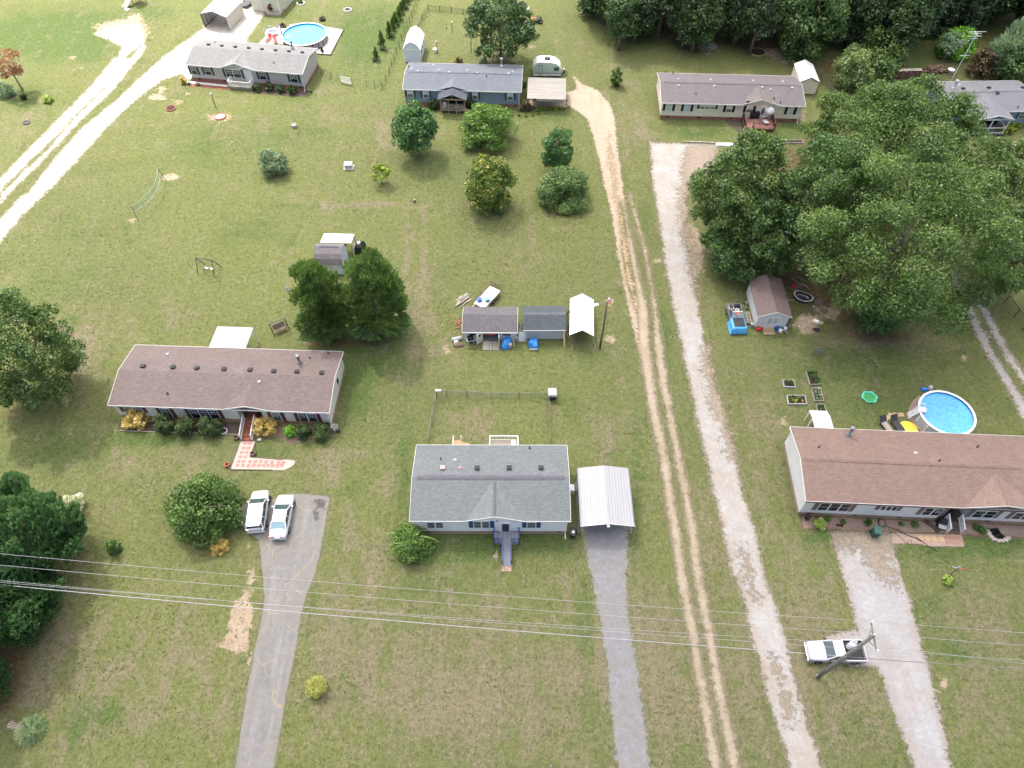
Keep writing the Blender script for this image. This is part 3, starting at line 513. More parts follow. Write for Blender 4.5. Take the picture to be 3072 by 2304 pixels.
# ---------------------------------------------------------------- one-storey house
class House:
    def __init__(s,label,FL,FR,D,he,rise,roof,side,skirt,z0=.62,L=None,notches=(),gables=(),fi=.3,gi=.25,cut=None,vents=(),ridge=True,trim='white_trim',gutter=None,name='manufactured_house',rvm=None,gable_end=True):
        A=np.array(g(FL,he)); B=np.array(g(FR,he)); d=B-A
        s.a=math.atan2(d[1],d[0]); s.L=L or float(np.hypot(*d)); s.D=D; s.he=he; s.k=rise/(D/2); s.zr=he+rise; s.fi=fi; s.A=A
        s.side=side
        s.root=thing(name,label,'house',(A[0],A[1],0),s.a)
        r=s.root; L=s.L
        # walls, with an optional recessed entry (x0,x1,depth)
        e=MB(); pl=[(gi,fi)]
        if cut: pl+=[(cut[0],fi),(cut[0],fi+cut[2]),(cut[1],fi+cut[2]),(cut[1],fi)]
        pl+=[(L-gi,fi),(L-gi,D-fi),(gi,D-fi)]
        e.prism(pl,z0,he-.08+ (fi*s.k if True else 0))
        zt=he-.08
        if gable_end:
            for x in (gi,L-gi-.06): e.extr([(x,fi,zt+fi*s.k),(x,D/2,s.zr-.08),(x,D-fi,zt+fi*s.k)],(.06,0,0))
        for (x0,x1,za,fl) in gables:
            if fl: e.extr([(x0+.05,fi-.02,zt),(x1-.05,fi-.02,zt),((x0+x1)/2,fi-.02,za-.1)],(0,.05,0))
        e.build('wall',side,r)
        sk=MB(); pl2=[(gi+.03,fi+.03)]
        if cut: pl2+=[(cut[0],fi+.03),(cut[0],fi+cut[2]+.03),(cut[1],fi+cut[2]+.03),(cut[1],fi+.03)]
        pl2+=[(L-gi-.03,fi+.03),(L-gi-.03,D-fi-.03),(gi+.03,D-fi-.03)]
        sk.prism(pl2,-.05,z0-.002); s.fnd=sk.build('foundation',skirt,r)
        for i in range(max(3,int(L/4))):
            x=gi+1.2+i*(L-2.4)/max(2,int(L/4)-1)
            if cut and cut[0]-.3<x<cut[1]+.3: continue
            MB().box(x-.2,fi+.01,z0-.3,x+.2,fi+.05,z0-.12).build('vent','dark_void',s.fnd)
        # roof: front slope (notched where a gable breaks the eave) and back slope
        rf=MB(); fp=[(0,0)]
        for (x0,x1,za,fl) in sorted(gables):
            if fl: fp+=[(x0,0),((x0+x1)/2,min(D/2,(za-he)/s.k)),(x1,0)]
        fp+=[(L,0),(L,D/2),(0,D/2)]
        rf.extr([(x,y,he+s.k*y) for x,y in fp],(0,0,-.07))
        rf.extr([(0,D/2+.001,s.zr),(L,D/2+.001,s.zr),(L,D,he),(0,D,he)],(0,0,-.07))
        s.roof=rf.build('roof',roof,r,fix=True)
        for (x0,x1,za,fl) in gables:
            xm=(x0+x1)/2; ye=min(D/2,(za-he)/s.k); q=MB(); up=.004
            for xa in (x0,x1): q.extr([(xa,0,he+up),(xm,0,za+up),(xm,ye,za+up)],(0,0,-.07))
            gr=q.build('gable_roof',roof+'_x',r)
            if not fl:
                MB().extr([(x0+.3,.5,he+.05),(x1-.3,.5,he+.05),(xm,.5,za-.1)],(0,.05,0)).build('gable_recess','gutter_dark',r)
            rk=MB(); rk.bar((x0,-.015,he-.04),(xm,-.015,za-.03),.03,.17); rk.bar((xm,-.015,za-.03),(x1,-.015,he-.04),.03,.17); rk.build('rake_trim',trim,r)
            cp=MB(); cp.extr([(xm-.16,.05,za-.035),(xm,.05,za+.03),(xm+.16,.05,za-.035)],(0,ye-.4,0)); cp.build('ridge_cap','shingle_cap' if rvm is None else rvm,gr)
        fa=MB(); segs=[]; x=0
        for (x0,x1,za,fl) in sorted(gables):
            if fl: segs.append((x,x0)); x=x1
        segs.append((x,L))
        for a,b in segs: fa.box(a,-.03,he-.16,b,0,he+.01)
        fa.box(0,D,he-.16,L,D+.03,he+.01)
        for x in (-.03,L):
            for (ya,za_,yb,zb_) in ((0,he,D/2,s.zr),(D/2,s.zr,D,he)):
                fa.add([(x,ya,za_-.17),(x,yb,zb_-.17),(x,yb,zb_+.012),(x,ya,za_+.012),(x+.03,ya,za_-.17),(x+.03,yb,zb_-.17),(x+.03,yb,zb_+.012),(x+.03,ya,za_+.012)],
                   [(3,2,1,0),(4,5,6,7),(0,1,5,4),(1,2,6,5),(2,3,7,6),(3,0,4,7)])
        fa.build('fascia',trim,r)
        if gutter:
            q=MB()
            for a,b in segs: q.box(a,-.14,he-.10,b,-.032,he+.0)
            q.build('gutter',gutter,r)
        if ridge:
            c=MB(); w=.26
            c.extr([(.5,D/2-w,s.zr-w*s.k+.05),(.5,D/2,s.zr+.07),(.5,D/2+w,s.zr-w*s.k+.05),(.5,D/2+w,s.zr-w*s.k),(.5,D/2,s.zr),(.5,D/2-w,s.zr-w*s.k)],(L-1.,0,0))
            c.build('ridge_vent',rvm or 'shingle_cap',s.roof)
        dn=MB(); x=L-gi-.1
        dn.bar((x,fi-.05,.12),(x,fi-.05,he-.12),.09); dn.bar((x,fi-.05,.14),(x+.02,fi-.5,.06),.09)
        dn.build('downspout',trim,r)
    def ray(s,p):
        u=(p[0]-1536)/F; v=(1152-p[1])/F
        d=np.array([u, math.cos(TH)+v*math.sin(TH), -math.sin(TH)+v*math.cos(TH)]); C=np.array([-s.A[0],-s.A[1],H])
        c,sn=math.cos(-s.a),math.sin(-s.a); rot=lambda q:np.array([c*q[0]-sn*q[1],sn*q[0]+c*q[1],q[2]])
        return rot(C),rot(d)
    def front(s,p,y=None):
        C,d=s.ray(p); y=s.fi if y is None else y; k=(y-C[1])/d[1]; q=C+k*d; return q[0],q[2]
    def at(s,p,z=0.):
        C,d=s.ray(p); k=(z-C[2])/d[2]; q=C+k*d; return q[0],q[1]
    def onroof(s,p):
        C,d=s.ray(p)
        k=(s.he+s.k*C[1]-C[2])/(d[2]-s.k*d[1]); q=C+k*d
        if q[1]>s.D/2:
            k=(s.he+s.k*(s.D-C[1])-C[2])/(d[2]+s.k*d[1]); q=C+k*d
        return q
    def win(s,fn,xl,xr,yt,yb,n=1,shut=None,sm=None,glassm='glass_dark',style='hung',y=None,tall=None):
        ym=(yt+yb)/2; x0=s.front(fn(xl,ym),y)[0]; x1=s.front(fn(xr,ym),y)[0]; za=s.front(fn((xl+xr)/2,yt),y)[1]; zb_=s.front(fn((xl+xr)/2,yb),y)[1]
        if tall: c=(za+zb_)/2; za=c+tall/2; zb_=c-tall/2
        za=min(za,s.he-.22); Y=(s.fi if y is None else y)
        fr=MB(); fr.box(x0,Y-.06,zb_,x1,Y+.01,za); f=fr.build('window','white_trim',s.root)
        pn=MB(); bl=MB(); w=(x1-x0)/n; mu=MB()
        for i in range(n):
            a=x0+i*w+.07; b=x0+(i+1)*w-.07; zm_=(za+zb_)/2
            if style=='picture': pn.box(a,Y-.075,zb_+.08,b,Y-.05,za-.08)
            else:
                up=bl if style in('blind','blindall') else pn
                up.box(a,Y-.075,zm_+.03,b,Y-.05,za-.07); (bl if style=='blindall' else pn).box(a,Y-.075,zb_+.07,b,Y-.05,zm_-.03)
                if style=='grid':
                    for j in (1,2): mu.box(a+(b-a)*j/3-.018,Y-.09,zm_+.03,a+(b-a)*j/3+.018,Y-.07,za-.07)
                    mu.box(a,Y-.088,(zm_+za)/2-.03,b,Y-.072,(zm_+za)/2+.005)
        if pn.v: pn.build('pane',glassm,f)
        if bl.v: bl.build('blind','blind_mint' if style=='blindall' else 'blind_white',f)
        if mu.v: mu.build('muntin','white_trim',f)
        if shut:
            for (a,b) in ((x0-shut-.03,x0-.03),(x1+.03,x1+shut+.03)):
                MB().box(a,Y-.04,zb_-.02,b,Y+.0,za+.02).build('shutter',sm,s.root)
        return x0,x1,zb_,za
    def door(s,fn,xl,xr,yt,yb,mat='door_white',gm='glass_dark',y=None,oval=False,z0=None,h=2.0):
        ym=(yt+yb)/2; x0=s.front(fn(xl,ym),y)[0]; x1=s.front(fn(xr,ym),y)[0]; Y=s.fi if y is None else y; z0=z0 if z0 is not None else .64
        d=MB(); d.box(x0,Y-.07,z0,x1,Y+.01,z0+h); o=d.build('door',mat,s.root)
        gmb=MB()
        if oval:
            c=((x0+x1)/2,z0+h*.58); gmb.extr([(c[0]+.24*math.cos(q*PI/8),Y-.085,c[1]+.6*math.sin(q*PI/8)) for q in range(16)],(0,.02,0))
        else: gmb.box(x0+.13,Y-.085,z0+.15,x1-.13,Y-.06,z0+h-.12)
        gmb.build('door_glass',gm,o); MB().box(x0+.06,Y-.13,z0+.95,x0+.11,Y-.07,z0+1.05).build('handle','vent_metal',o)
        return x0,x1
    def vent(s,p,kind='box',mat='vent_dark',z=None):
        q=s.onroof(p); m=MB()
        sl=s.k if q[1]<s.D/2 else -s.k
        if kind=='box': m.cbox((q[0],q[1],q[2]+.09),(.42,.42,.2),0,math.atan(sl)); m.cbox((q[0],q[1],q[2]+.2),(.5,.5,.04),0,math.atan(sl))
        elif kind=='turtle': m.lathe([(.2,-.1),(.2,.08),(.15,.17),(.0,.2)],12,(q[0],q[1],q[2]))
        elif kind=='pipe': m.lathe([(.05,-.1),(.05,.38),(0,.38)],8,(q[0],q[1],q[2])); m.lathe([(.16,-.08),(.06,.12)],8,(q[0],q[1],q[2]))
        elif kind=='flue': m.lathe([(.3,-.15),(.3,.12),(.14,.2),(.14,1.15),(.24,1.16),(.26,1.36),(.2,1.42),(0,1.42)],14,(q[0],q[1],q[2]))
        nm={'box':'roof_vent','turtle':'roof_vent','pipe':'vent_pipe','flue':'flue'}[kind]
        return m.build(nm,mat,s.roof,smooth=(kind in('turtle','flue')))
def railing(mb,a,b,h=.95,z=0.,zb=None,step=.14,pw=.09,bw=.035,post=True):
    """balustrade from a to b (x,y) with floor heights z / zb"""
    zb=z if zb is None else zb; a=Vector((a[0],a[1],z)); b=Vector((b[0],b[1],zb)); L=(b-a).length; up=Vector((0,0,h))
    mb.bar(a+up,b+up,pw,.05); mb.bar(a+Vector((0,0,.12)),b+Vector((0,0,.12)),.05,.05)
    n=max(2,int(L/step))
    for i in range(1,n): p=a+(b-a)*(i/n); mb.bar(p+Vector((0,0,.12)),p+up,bw)
    if post:
        for p in (a,b): mb.bar(p-Vector((0,0,0)),p+up+Vector((0,0,.06)),pw)
# ---- 1. pale house with blue shutters, front centre
planks('deck_grey',(138,143,152),.14,0); plain('rail_blue',(26,72,140),.5); planks('wood_grey',(150,140,128),.14,1); planks('wood_raw',(186,150,112),.14,0); brick('step_brick',(150,120,105),(175,150,130))
h=House('white sided house with blue shutters, grey roof and blue-railed entry ramp',t(1,2,1325,1185),t(2,2,508,1187),8.5,3.4,.95,'shingle_bluegrey','siding_white','brick_dusk',.74,fi=.2,
  gables=[(5.35,10.95,4.33,True)])
h.win(z8,160,358,182,245,2,None,None,'glass_grey'); 
h.win(z8,712,905,170,245,2,.42,'shutter_blue','glass_grey'); h.win(z8,1345,1455,182,244,1,.42,'shutter_blue','glass_grey')
q=h.front(z8(383,213)); MB().box(q[0]-.2,.26,q[1]-.65,q[0]+.2,.3,q[1]+.55).build('shutter','shutter_blue',h.root)
dx=h.door(z8,1036,1150,165,275,'door_white','door_black')
q=h.front(z8(990,172)); MB().lathe([(.15,0),(.15,.1),(.1,.14),(0,.14)],12,(q[0],.28,q[1])).build('wall_lamp','door_black',h.root)
for p,k,m in ((t(1,2,1597,650),'pipe','pipe_black'),(t(1,2,1722,662),'turtle','vent_metal'),(t(1,2,1613,727),'box','vent_pink'),(t(1,2,1763,728),'turtle','vent_pink'),(t(1,2,1910,730),'box','vent_dark'),(t(1,2,2188,728),'box','vent_dark'),(t(2,2,152,555),'pipe','pipe_black'),(t(2,2,250,728),'box','vent_dark')): h.vent(p,k,m)
# ramp deck: T-shaped platform and ramp with blue rails
x0,_=h.at(z8(953,330),.62); x1,_=h.at(z8(1258,330),.62); _,y0=h.at(z8(1100,432),.62); xr0,_=h.at(z8(1048,560),.35); xr1,_=h.at(z8(1163,560),.35); _,y1=h.at(z8(1100,700),.08)
dk=MB(); dk.box(x0,y0,.52,x1,.19,.62)
dk.add([(xr0,y1,.02),(xr1,y1,.02),(xr1,y0,.52),(xr0,y0,.52),(xr0,y1,.10),(xr1,y1,.10),(xr1,y0,.618),(xr0,y0,.618)],[(3,2,1,0),(4,5,6,7),(0,1,5,4),(1,2,6,5),(2,3,7,6),(3,0,4,7)])
ramp=dk.build('entry_ramp','deck_grey',h.root)
ra=MB()
railing(ra,(x0+.05,.2),(x0+.05,y0+.05),.95,.62); railing(ra,(x1-.05,.2),(x1-.05,y0+.05),.95,.62); railing(ra,(x0+.05,y0+.05),(xr0,y0+.05),.95,.62); railing(ra,(xr1,y0+.05),(x1-.05,y0+.05),.95,.62)
railing(ra,(xr0+.03,y0),(xr0+.03,y1+.2),.9,.6,.1); railing(ra,(xr1-.03,y0),(xr1-.03,y1+.2),.9,.6,.1)
for x in (x0+.1,x1-.1): ra.bar((x,y0+.08,0),(x,y0+.08,.55),.1)
ra.build('railing','rail_blue',ramp)
sk_=MB(); sk_.box(x0+.08,y0+.1,0,x1-.08,y0+.14,.5); sk_.build('skirt_board','wood_grey',ramp)
MB().box(xr0,y1-.55,0,xr1,y1-.02,.06).build('landing_pad','step_brick',ramp)
# back deck with bench rails, and small back steps
xa,ya=h.at(zh(1000,905),.6); xb,_=h.at(zh(1440,905),.6); yt_=h.at(zh(1000,780),1.5)[1]
d2=MB(); d2.box(xa,h.D-.28,.5,xb,yt_,.6); bd=d2.build('back_deck','wood_grey',h.root)
r2=MB(); railing(r2,(xa,h.D-.2),(xa,yt_),.95,.6,pw=.1); railing(r2,(xa,yt_),(xb,yt_),.95,.6,pw=.1); railing(r2,(xb,yt_),(xb,h.D-.2),.95,.6,pw=.1)
for x in (xa,xb): r2.bar((x,yt_,0),(x,yt_,.6),.1)
r2.build('railing','white_trim',bd)
bn=MB(); bn.box(xb-.7,h.D,.98,xb-.2,yt_-.15,1.04)
for y in (h.D+.1,yt_-.3): bn.box(xb-.65,y,.6,xb-.25,y+.08,.98)
bn.build('bench','white_trim',bd)
xs0,_=h.at(zh(425,900),.5); xs1,_=h.at(zh(545,900),.5); ys=h.at(zh(480,850),.5)[1]
st=MB(); st.box(xs0,h.D-.28,.45,xs1,ys,.52); 
for i in range(3): st.box(xs1+i*.28,h.D+.1,.0,xs1+.28+i*.28,ys-.1,.38-.12*i)
so=st.build('back_step','wood_raw',h.root); rr=MB(); 
for x in (xs0,xs1): rr.bar((x,ys,0),(x,ys,1.4),.09); rr.bar((x,h.D,.5),(x,h.D,1.4),.09)
rr.bar((xs0,h.D,1.35),(xs0,ys,1.35),.06); rr.build('railing','white_trim',so)
HM=h
# ---- 2. brown-roofed house, left
h=House('long cream house with brown roof, maroon shutters and brick front steps',t(0,2,930,183),t(1,2,630,250),8.4,2.95,.82,'shingle_brown','siding_cream','brick_tan',.62,gables=[(12.6,17.6,3.62,False)],cut=(13.75,16.4,1.2),ridge=False,rvm='shingle_brown')
for a in ((1075,1228,196,240,2),(1400,1478,212,280,1),(1648,1890,222,292,3)):
    h.win(lambda x,y:t(0,2,x,y),*a[:4],a[4],.42,'shutter_maroon','glass_dark','grid')
h.win(z7,938,1068,302,425,1,.42,'shutter_maroon','glass_green','grid'); h.win(z7,1355,1635,318,440,2,.42,'shutter_maroon','glass_dark','grid')
h.door(z7,505,655,270,385,'door_white','glass_dark',y=1.5)
for i,x in enumerate((1238,1498,1703,1938,2162)): h.vent(t(0,1,x,1508+i*8),'box','vent_dark')
for x,y in ((155,1550),(355,1555),(570,1565)): h.vent(t(1,1,x,y),'box','vent_dark')
h.vent(t(1,1,380,1480),'flue','galvanised'); h.vent(t(1,1,465,1437),'pipe','pipe_black'); h.vent(t(1,1,625,1398),'pipe','pipe_black'); h.vent(t(0,1,1450,1405),'turtle','vent_metal'); h.vent(t(1,1,30,1643),'turtle','vent_metal'); h.vent(t(0,2,1450,85),'pipe','pipe_black')
brick('stair_brick',(120,66,58),(142,84,72),(90,60,52))
xa,_=h.at(z7(480,560),.4); xb,_=h.at(z7(640,560),.4); yb_=h.at(z7(550,755),0)[1]
st=MB(); n=5; yd=.35-yb_
st.box(xa,.33,0,xb,1.5,.62)
for i in range(n): st.box(xa,yb_+i*yd/n,0,xb,.33-.002*i if i==n-1 else .34,.12*(i+1)-.003*i)
so=st.build('front_steps','stair_brick',h.root)
rl=MB(); railing(rl,(xa-.06,.3),(xa-.06,yb_+.15),.9,.65,.02,.13,.08); railing(rl,(xb+.06,.3),(xb+.06,yb_+.15),.9,.65,.02,.13,.08); rl.build('railing','white_trim',so)
# small gable window on the right end wall
x=h.L-.25; q=MB(); q.box(x-.02,4.6,1.35,x+.05,5.4,2.5); wo=q.build('window','white_trim',h.root); MB().box(x+.045,4.68,1.45,x+.06,5.32,2.4).build('pane','glass_dark',wo)
HB=h
# ---- 3. rust-roofed house, right
h=House('large pale grey house with rust brown shingle roof beside the round pool',t(3,2,328,1010),(3072,1152+1093*.3472),8.6,3.4,.9,'shingle_rust','siding_pale','brick_dusk',.6,fi=.2,L=24.5,gables=[(15.3,22.6,4.15,False)],cut=(13.9,16.55,1.3),gutter='gutter_dark',rvm='shingle_rust')
T3=lambda x,y:t(3,2,x,y)
h.win(T3,432,712,1030,1092,3,.46,'shutter_taupe'); h.win(T3,968,1118,1052,1088,3,.42,'shutter_taupe',style='picture'); h.win(T3,1338,1500,1070,1130,2,.46,'shutter_taupe')
h.win(zc,1520,1830,142,232,2,.46,'shutter_taupe'); h.win(zc,2055,2330,168,255,2,.46,'shutter_taupe')
h.door(zc,1215,1335,110,188,'blind_mint','glass_grey',y=1.6,z0=.62)
h.vent(t(3,2,695,440),'flue','galvanised')
for p,k,m in (((440,548),'pipe','pipe_black'),((1275,600),'turtle','vent_metal'),((1478,665),'pipe','pipe_black'),((1808,545),'pipe','pipe_black')): h.vent(T3(*p),k,m)
xa,_=h.at(zc(1172,300),.5); xb,_=h.at(zc(1330,300),.5); yb_=h.at(zc(1260,455),0)[1]; ym_=h.at(zc(1250,300),.5)[1]
planks('stair_wood',(92,80,74),.28,1); st=MB(); st.box(xa,ym_,.42,xb,1.6,.5); n=3
for i in range(n): 
    y0=yb_+i*(ym_-yb_)/n; st.box(xa,y0,.13*(i+1)-.05,xb,y0+(ym_-yb_)/n+.05,.13*(i+1))
so=st.build('front_steps','stair_wood',h.root); MB().box(xa+.1,ym_+.1,.502,xb-.1,1.45,.515).build('door_mat','vent_dark',so)
rl=MB(); railing(rl,(xa-.08,.25),(xa-.08,yb_+.1),.95,.5,.05,.16,.11,.06); railing(rl,(xb+.08,.25),(xb+.08,yb_+.1),.95,.5,.05,.16,.11,.06); rl.build('railing','white_trim',so)
HR=h
# ---- 4. ivory house with red deck, upper right
h=House('ivory house with black shutters, violet grey roof and reddish wood deck',t(2,0,1290,888),t(3,0,325,920),8.5,2.95,1.0,'shingle_violet','siding_ivory','brick_red',.6,gables=[(12.35,18.2,3.9,True)],rvm='shingle_violet')
T2=lambda x,y:t(2,0,x,y)
h.win(T2,1328,1385,895,955,1,.4,'shutter_black','glass_grey','blindall'); h.win(T2,1486,1542,900,960,1,.4,'shutter_black','glass_grey','blindall'); h.win(T2,1622,1756,905,940,3,.35,'shutter_black','glass_grey','blind')
h.win(T2,1850,1902,912,968,1,.4,'shutter_black','glass_grey','blind'); h.win(z3,520,622,725,825,1,.42,'shutter_black','glass_grey','blind'); h.win(z3,1172,1268,742,858,1,.42,'shutter_black','glass_grey','blindall')
h.door(z3,733,825,730,890,'door_white','glass_grey',oval=True)
q=h.front(z3(545,672)); m=MB(); m.extr([(q[0]+.33*math.cos(i*PI/8),.24,min(3.4,q[1])+.33*math.sin(i*PI/8)) for i in range(16)],(0,.03,0)); m.build('gable_vent','dark_void',h.root)
for p in ((1440,742),(1748,748),(2162,757)): h.vent(T2(*p),'turtle','vent_metal')
for p in ((1435,686),(1715,692),(2082,702)): h.vent(T2(*p),'turtle','vent_metal')
for p in ((773,437),(905,475),(1245,447),(628,335),(1098,347)): h.vent(z3(*p),'turtle','vent_metal')
for p in ((1327,626),(1390,636),(1588,816)): h.vent(T2(*p),'pipe','pipe_black')
for p in ((958,615),(1058,677)): h.vent(z3(*p),'pipe','pipe_black')
planks('deck_red',(150,108,102),.14,0); plain('rail_red',(96,58,48),.7)
xa,_=h.at(z3(470,960),.6); xb,_=h.at(z3(925,960),.6); xm_,_=h.at(z3(600,1030),.6); yf=h.at(z3(770,1085),.6)[1]; yr=h.at(z3(540,1150),.1)[1]
d=MB(); d.box(xa,yf,.5,xb,.29,.6); d.add([(xa,yr-1,.0),(xm_,yr-1,.0),(xm_,yf,.5),(xa,yf,.5),(xa,yr-1,.1),(xm_,yr-1,.1),(xm_,yf,.598),(xa,yf,.598)],[(3,2,1,0),(4,5,6,7),(0,1,5,4),(1,2,6,5),(2,3,7,6),(3,0,4,7)])
dk=d.build('front_deck','deck_red',h.root)
rl=MB(); railing(rl,(xa,.2),(xa,yf),.95,.6); railing(rl,(xa,yf),(xa,yr-1),.95,.6,.1); railing(rl,(xm_,yf),(xm_,yr-1),.95,.6,.1); railing(rl,(xm_,yf),(xb,yf),.95,.6); railing(rl,(xb,yf),(xb,.2),.95,.6)
rl.build('railing','rail_red',dk); MB().box(xm_+.02,yf+.02,0,xb-.02,yf+.06,.5).build('skirt_board','rail_red',dk)
HI=h
# ---- 5. grey house in the sun, upper left
h=House('grey sided house in bright sun with dark green shutters and white porch rails',z1(62,823),z1(1562,947),8.0,2.95,.95,'shingle_sun','siding_grey','brick_red',.6,gables=[(6.15,11.35,3.85,True)],ridge=False,rvm='shingle_sun')
for a in ((142,212,850,945,1),(316,398,860,955,1),(582,778,885,985,2),(1012,1102,920,1015,1),(1408,1502,955,1050,1)): h.win(z1,*a[:4],a[4],.38,'shutter_green','glass_dark','grid')
h.door(z1,838,922,890,1040,'door_white','blind_white')
x0=h.front(z1(762,900))[0]; x1=h.front(z1(950,900))[0]
m=MB(); m.bar((x0,.0,h.he+.02),((x0+x1)/2-.1,.0,h.he+.42),.05,.16); m.bar(((x0+x1)/2-.1,.0,h.he+.42),(x1,.0,h.he+.02),.05,.16); m.build('rake_trim','white_trim',h.root)
for i in range(8): h.vent(z1(365+i*171,575+i*14.2),'box','vent_dark')
h.vent(z1(1437,625),'flue','galvanised'); h.vent(z1(1200,808),'pipe','pipe_black'); h.vent(z1(447,545),'pipe','pipe_black')
xa,_=h.at(z1(640,1080),.55); xb,_=h.at(z1(925,1090),.55); yf=h.at(z1(780,1115),.55)[1]
d=MB(); d.box(xa,yf,.1,xb,.29,.55); dk=d.build('porch','wood_grey',h.root); rl=MB()
railing(rl,(xa,.25),(xa,yf),.95,.55,step=.12); railing(rl,(xa,yf),((xa+xb)/2,yf),.95,.55,step=.12); railing(rl,((xa+xb)/2,yf),(xb,yf),.95,.55,step=.12); railing(rl,(xb,yf),(xb,.25),.95,.55,step=.12); rl.build('railing','white_trim',dk)
for i in range(2): MB().box(xa-.35-.35*i,yf+.5,0,xa-.35*i-.002,.1,.36-.17*i).build('step','wood_grey',dk)
HS=h
# ---- 6. blue house with covered porch
h=House('slate blue house with steel grey roof and dark covered wooden porch',(1207,267.5),(1564,276.5),7.8,2.95,.78,'shingle_steel','siding_blue','brick_red',.6,ridge=True,rvm='shingle_steel')
for a in ((125,197,750,838),(309,382,755,843),(895,962,770,858),(1309,1382,780,870)): h.win(z2,*a,1,.36,'shutter_navy','glass_grey','blind')
for p in ((253,533),(623,545),(957,552),(1330,562),(435,467),(510,517),(840,523),(1372,535),(180,505)): h.vent(z2(*p),'turtle','vent_metal')
h.vent(z2(1242,470),'flue','vent_metal'); h.vent(z2(1063,595),'pipe','pipe_black'); h.vent(z2(140,480),'pipe','pipe_black')
xa=h.at(z2(482,860),2.55)[0]; xb=h.at(z2(828,865),2.55)[0]; yf=h.at(z2(650,815),3.35)[1]; xm=(xa+xb)/2; ev=2.55; pk=3.42
ro=MB()
for x in (xa,xb): ro.extr([(x,yf,ev),(xm,yf,pk),(xm,1.2,pk),(x,-.02,ev)],(0,0,-.08))
po=MB(); po.box(xa+.35,yf+.25,.5,xb-.35,.29,.6); porch=po.build('porch','wood_grey',h.root)
ro.build('porch_roof','shingle_slate_x',porch)
cg=MB()
for x in (xa-.1,xb+.1): cg.extr([(x,.02,h.he+.01),(xm,.02,pk+.15),(xm,h.D/2-.5,pk+.15)],(0,0,-.06))
cg.build('gable_roof','shingle_steel_x',h.root)
fr=MB()
for x in (xa+.4,xa+.4+(xb-xa-.8)*.33,xa+.4+(xb-xa-.8)*.67,xb-.4): fr.bar((x,yf+.3,0),(x,yf+.3,ev-.05),.11)
fr.bar((xa+.3,yf+.3,ev-.1),(xb-.3,yf+.3,ev-.1),.12,.2); fr.bar((xm,yf+.3,ev),(xm,yf+.3,pk-.15),.1); fr.bar((xa+.35,yf+.3,ev+.05),(xm,yf+.3,pk-.12),.1); fr.bar((xb-.35,yf+.3,ev+.05),(xm,yf+.3,pk-.12),.1)
for x in (xa+.4,xb-.4): fr.bar((x,yf+.3,ev-.1),(x,.2,ev-.1),.12)
planks('wood_tan',(176,152,128),.3,2); fr.build('porch_frame','wood_tan',porch)
rl=MB(); railing(rl,(xa+.4,yf+.3),(xb-.4,yf+.3),.95,.6,step=.11,bw=.05); railing(rl,(xa+.4,yf+.3),(xa+.4,.2),.95,.6,step=.11,bw=.05); railing(rl,(xb-.4,-.9),(xb-.4,.2),.95,.6,step=.11,bw=.05); rl.build('railing','wood_grey',porch)
for i in range(3): MB().box(xb-.34+.3*i,yf+.5,0,xb-.04+.3*i,-.9,.45-.15*i).build('step','wood_grey',porch)
plain('screen_black',(26,24,26),.85,.1); sc_=MB(); sc_.box(xa+.45,.2,.62,xb-.45,.285,2.4); sc_.build('screen','screen_black',porch)
HBl=h
# ---- 7. ash-roofed house with gabled porch at the right edge
A=np.array(g(z4(690,512),2.95)); B=np.array(g(z4(2110,490),2.95)); ang=math.atan2(B[1]-A[1],B[0]-A[0]); dn_=np.array([math.sin(ang),-math.cos(ang)])*8.4
FLp=P(*(A+dn_),2.95); FRp=P(*(B+dn_),2.95)
h=House('slate blue house with ash grey roof and white gabled porch behind big trees',FLp,FRp,8.4,2.95,.82,'shingle_ash','siding_slate','brick_red',.6,rvm='shingle_ash')
for p in ((1228,627),(1245,712),(1640,615),(1780,702),(2190,612)): h.vent(z4(*p),'box','vent_dark')
h.vent(z4(1075,620),'flue','vent_metal'); h.vent(z4(1165,570),'turtle','vent_metal'); h.vent(z4(2108,930),'pipe','pipe_black')
pe=3.0; xa=h.at(z4(1480,1118),pe)[0]; xb,ya_=h.at(z4(2060,1118),pe); xm,yf=h.at(z4(1765,1040),4.0); yf=(yf+ya_)/2; xm=(xa+xb)/2
ro=MB()
for x in (xa,xb): ro.extr([(x,yf,pe),(xm,yf,3.72),(xm,h.D/2-.1,3.72),(x,.06,pe)],(0,0,-.08))
po=MB(); po.box(xa+.3,yf+.3,.3,xb-.3,.29,.5); porch=po.build('porch','deck_grey',h.root); ro.build('porch_roof','shingle_ash_x',porch)
MB().extr([(xa+.2,yf+.25,pe-.05),(xb-.2,yf+.25,pe-.05),(xm,yf+.25,3.6)],(0,.05,0)).build('gable_wall','siding_slate',porch)
fr=MB()
for x in (xa+.35,xm-.2,xb-.35): fr.bar((x,yf+.35,.4),(x,yf+.35,pe-.05),.14)
fr.bar((xa+.3,yf+.35,1.4),(xb-.3,yf+.35,1.4),.08,.14); fr.bar((xa+.3,yf+.35,.5),(xb-.3,yf+.35,.5),.08,.12); fr.bar((xb-.35,yf+.35,1.4),(xb-.35,.2,1.4),.08,.14); fr.bar((xb-.35,yf+.35,pe-.1),(xb-.35,.2,pe-.1),.1,.16)
fr.bar((xa-.02,yf-.02,pe-.03),(xm,yf-.02,3.7),.04,.2); fr.bar((xm,yf-.02,3.7),(xb+.02,yf-.02,pe-.03),.04,.2); fr.bar((xa+.2,yf+.22,pe-.1),(xb-.2,yf+.22,pe-.1),.1,.18); fr.build('porch_frame','white_trim',porch)
MB().box(xa+.4,.22,.52,xb-.4,.28,2.5).build('screen','screen_black',porch)
h.win(z4,2140,2330,990,1100,1,.4,'shutter_navy','glass_grey','hung')
HA=h
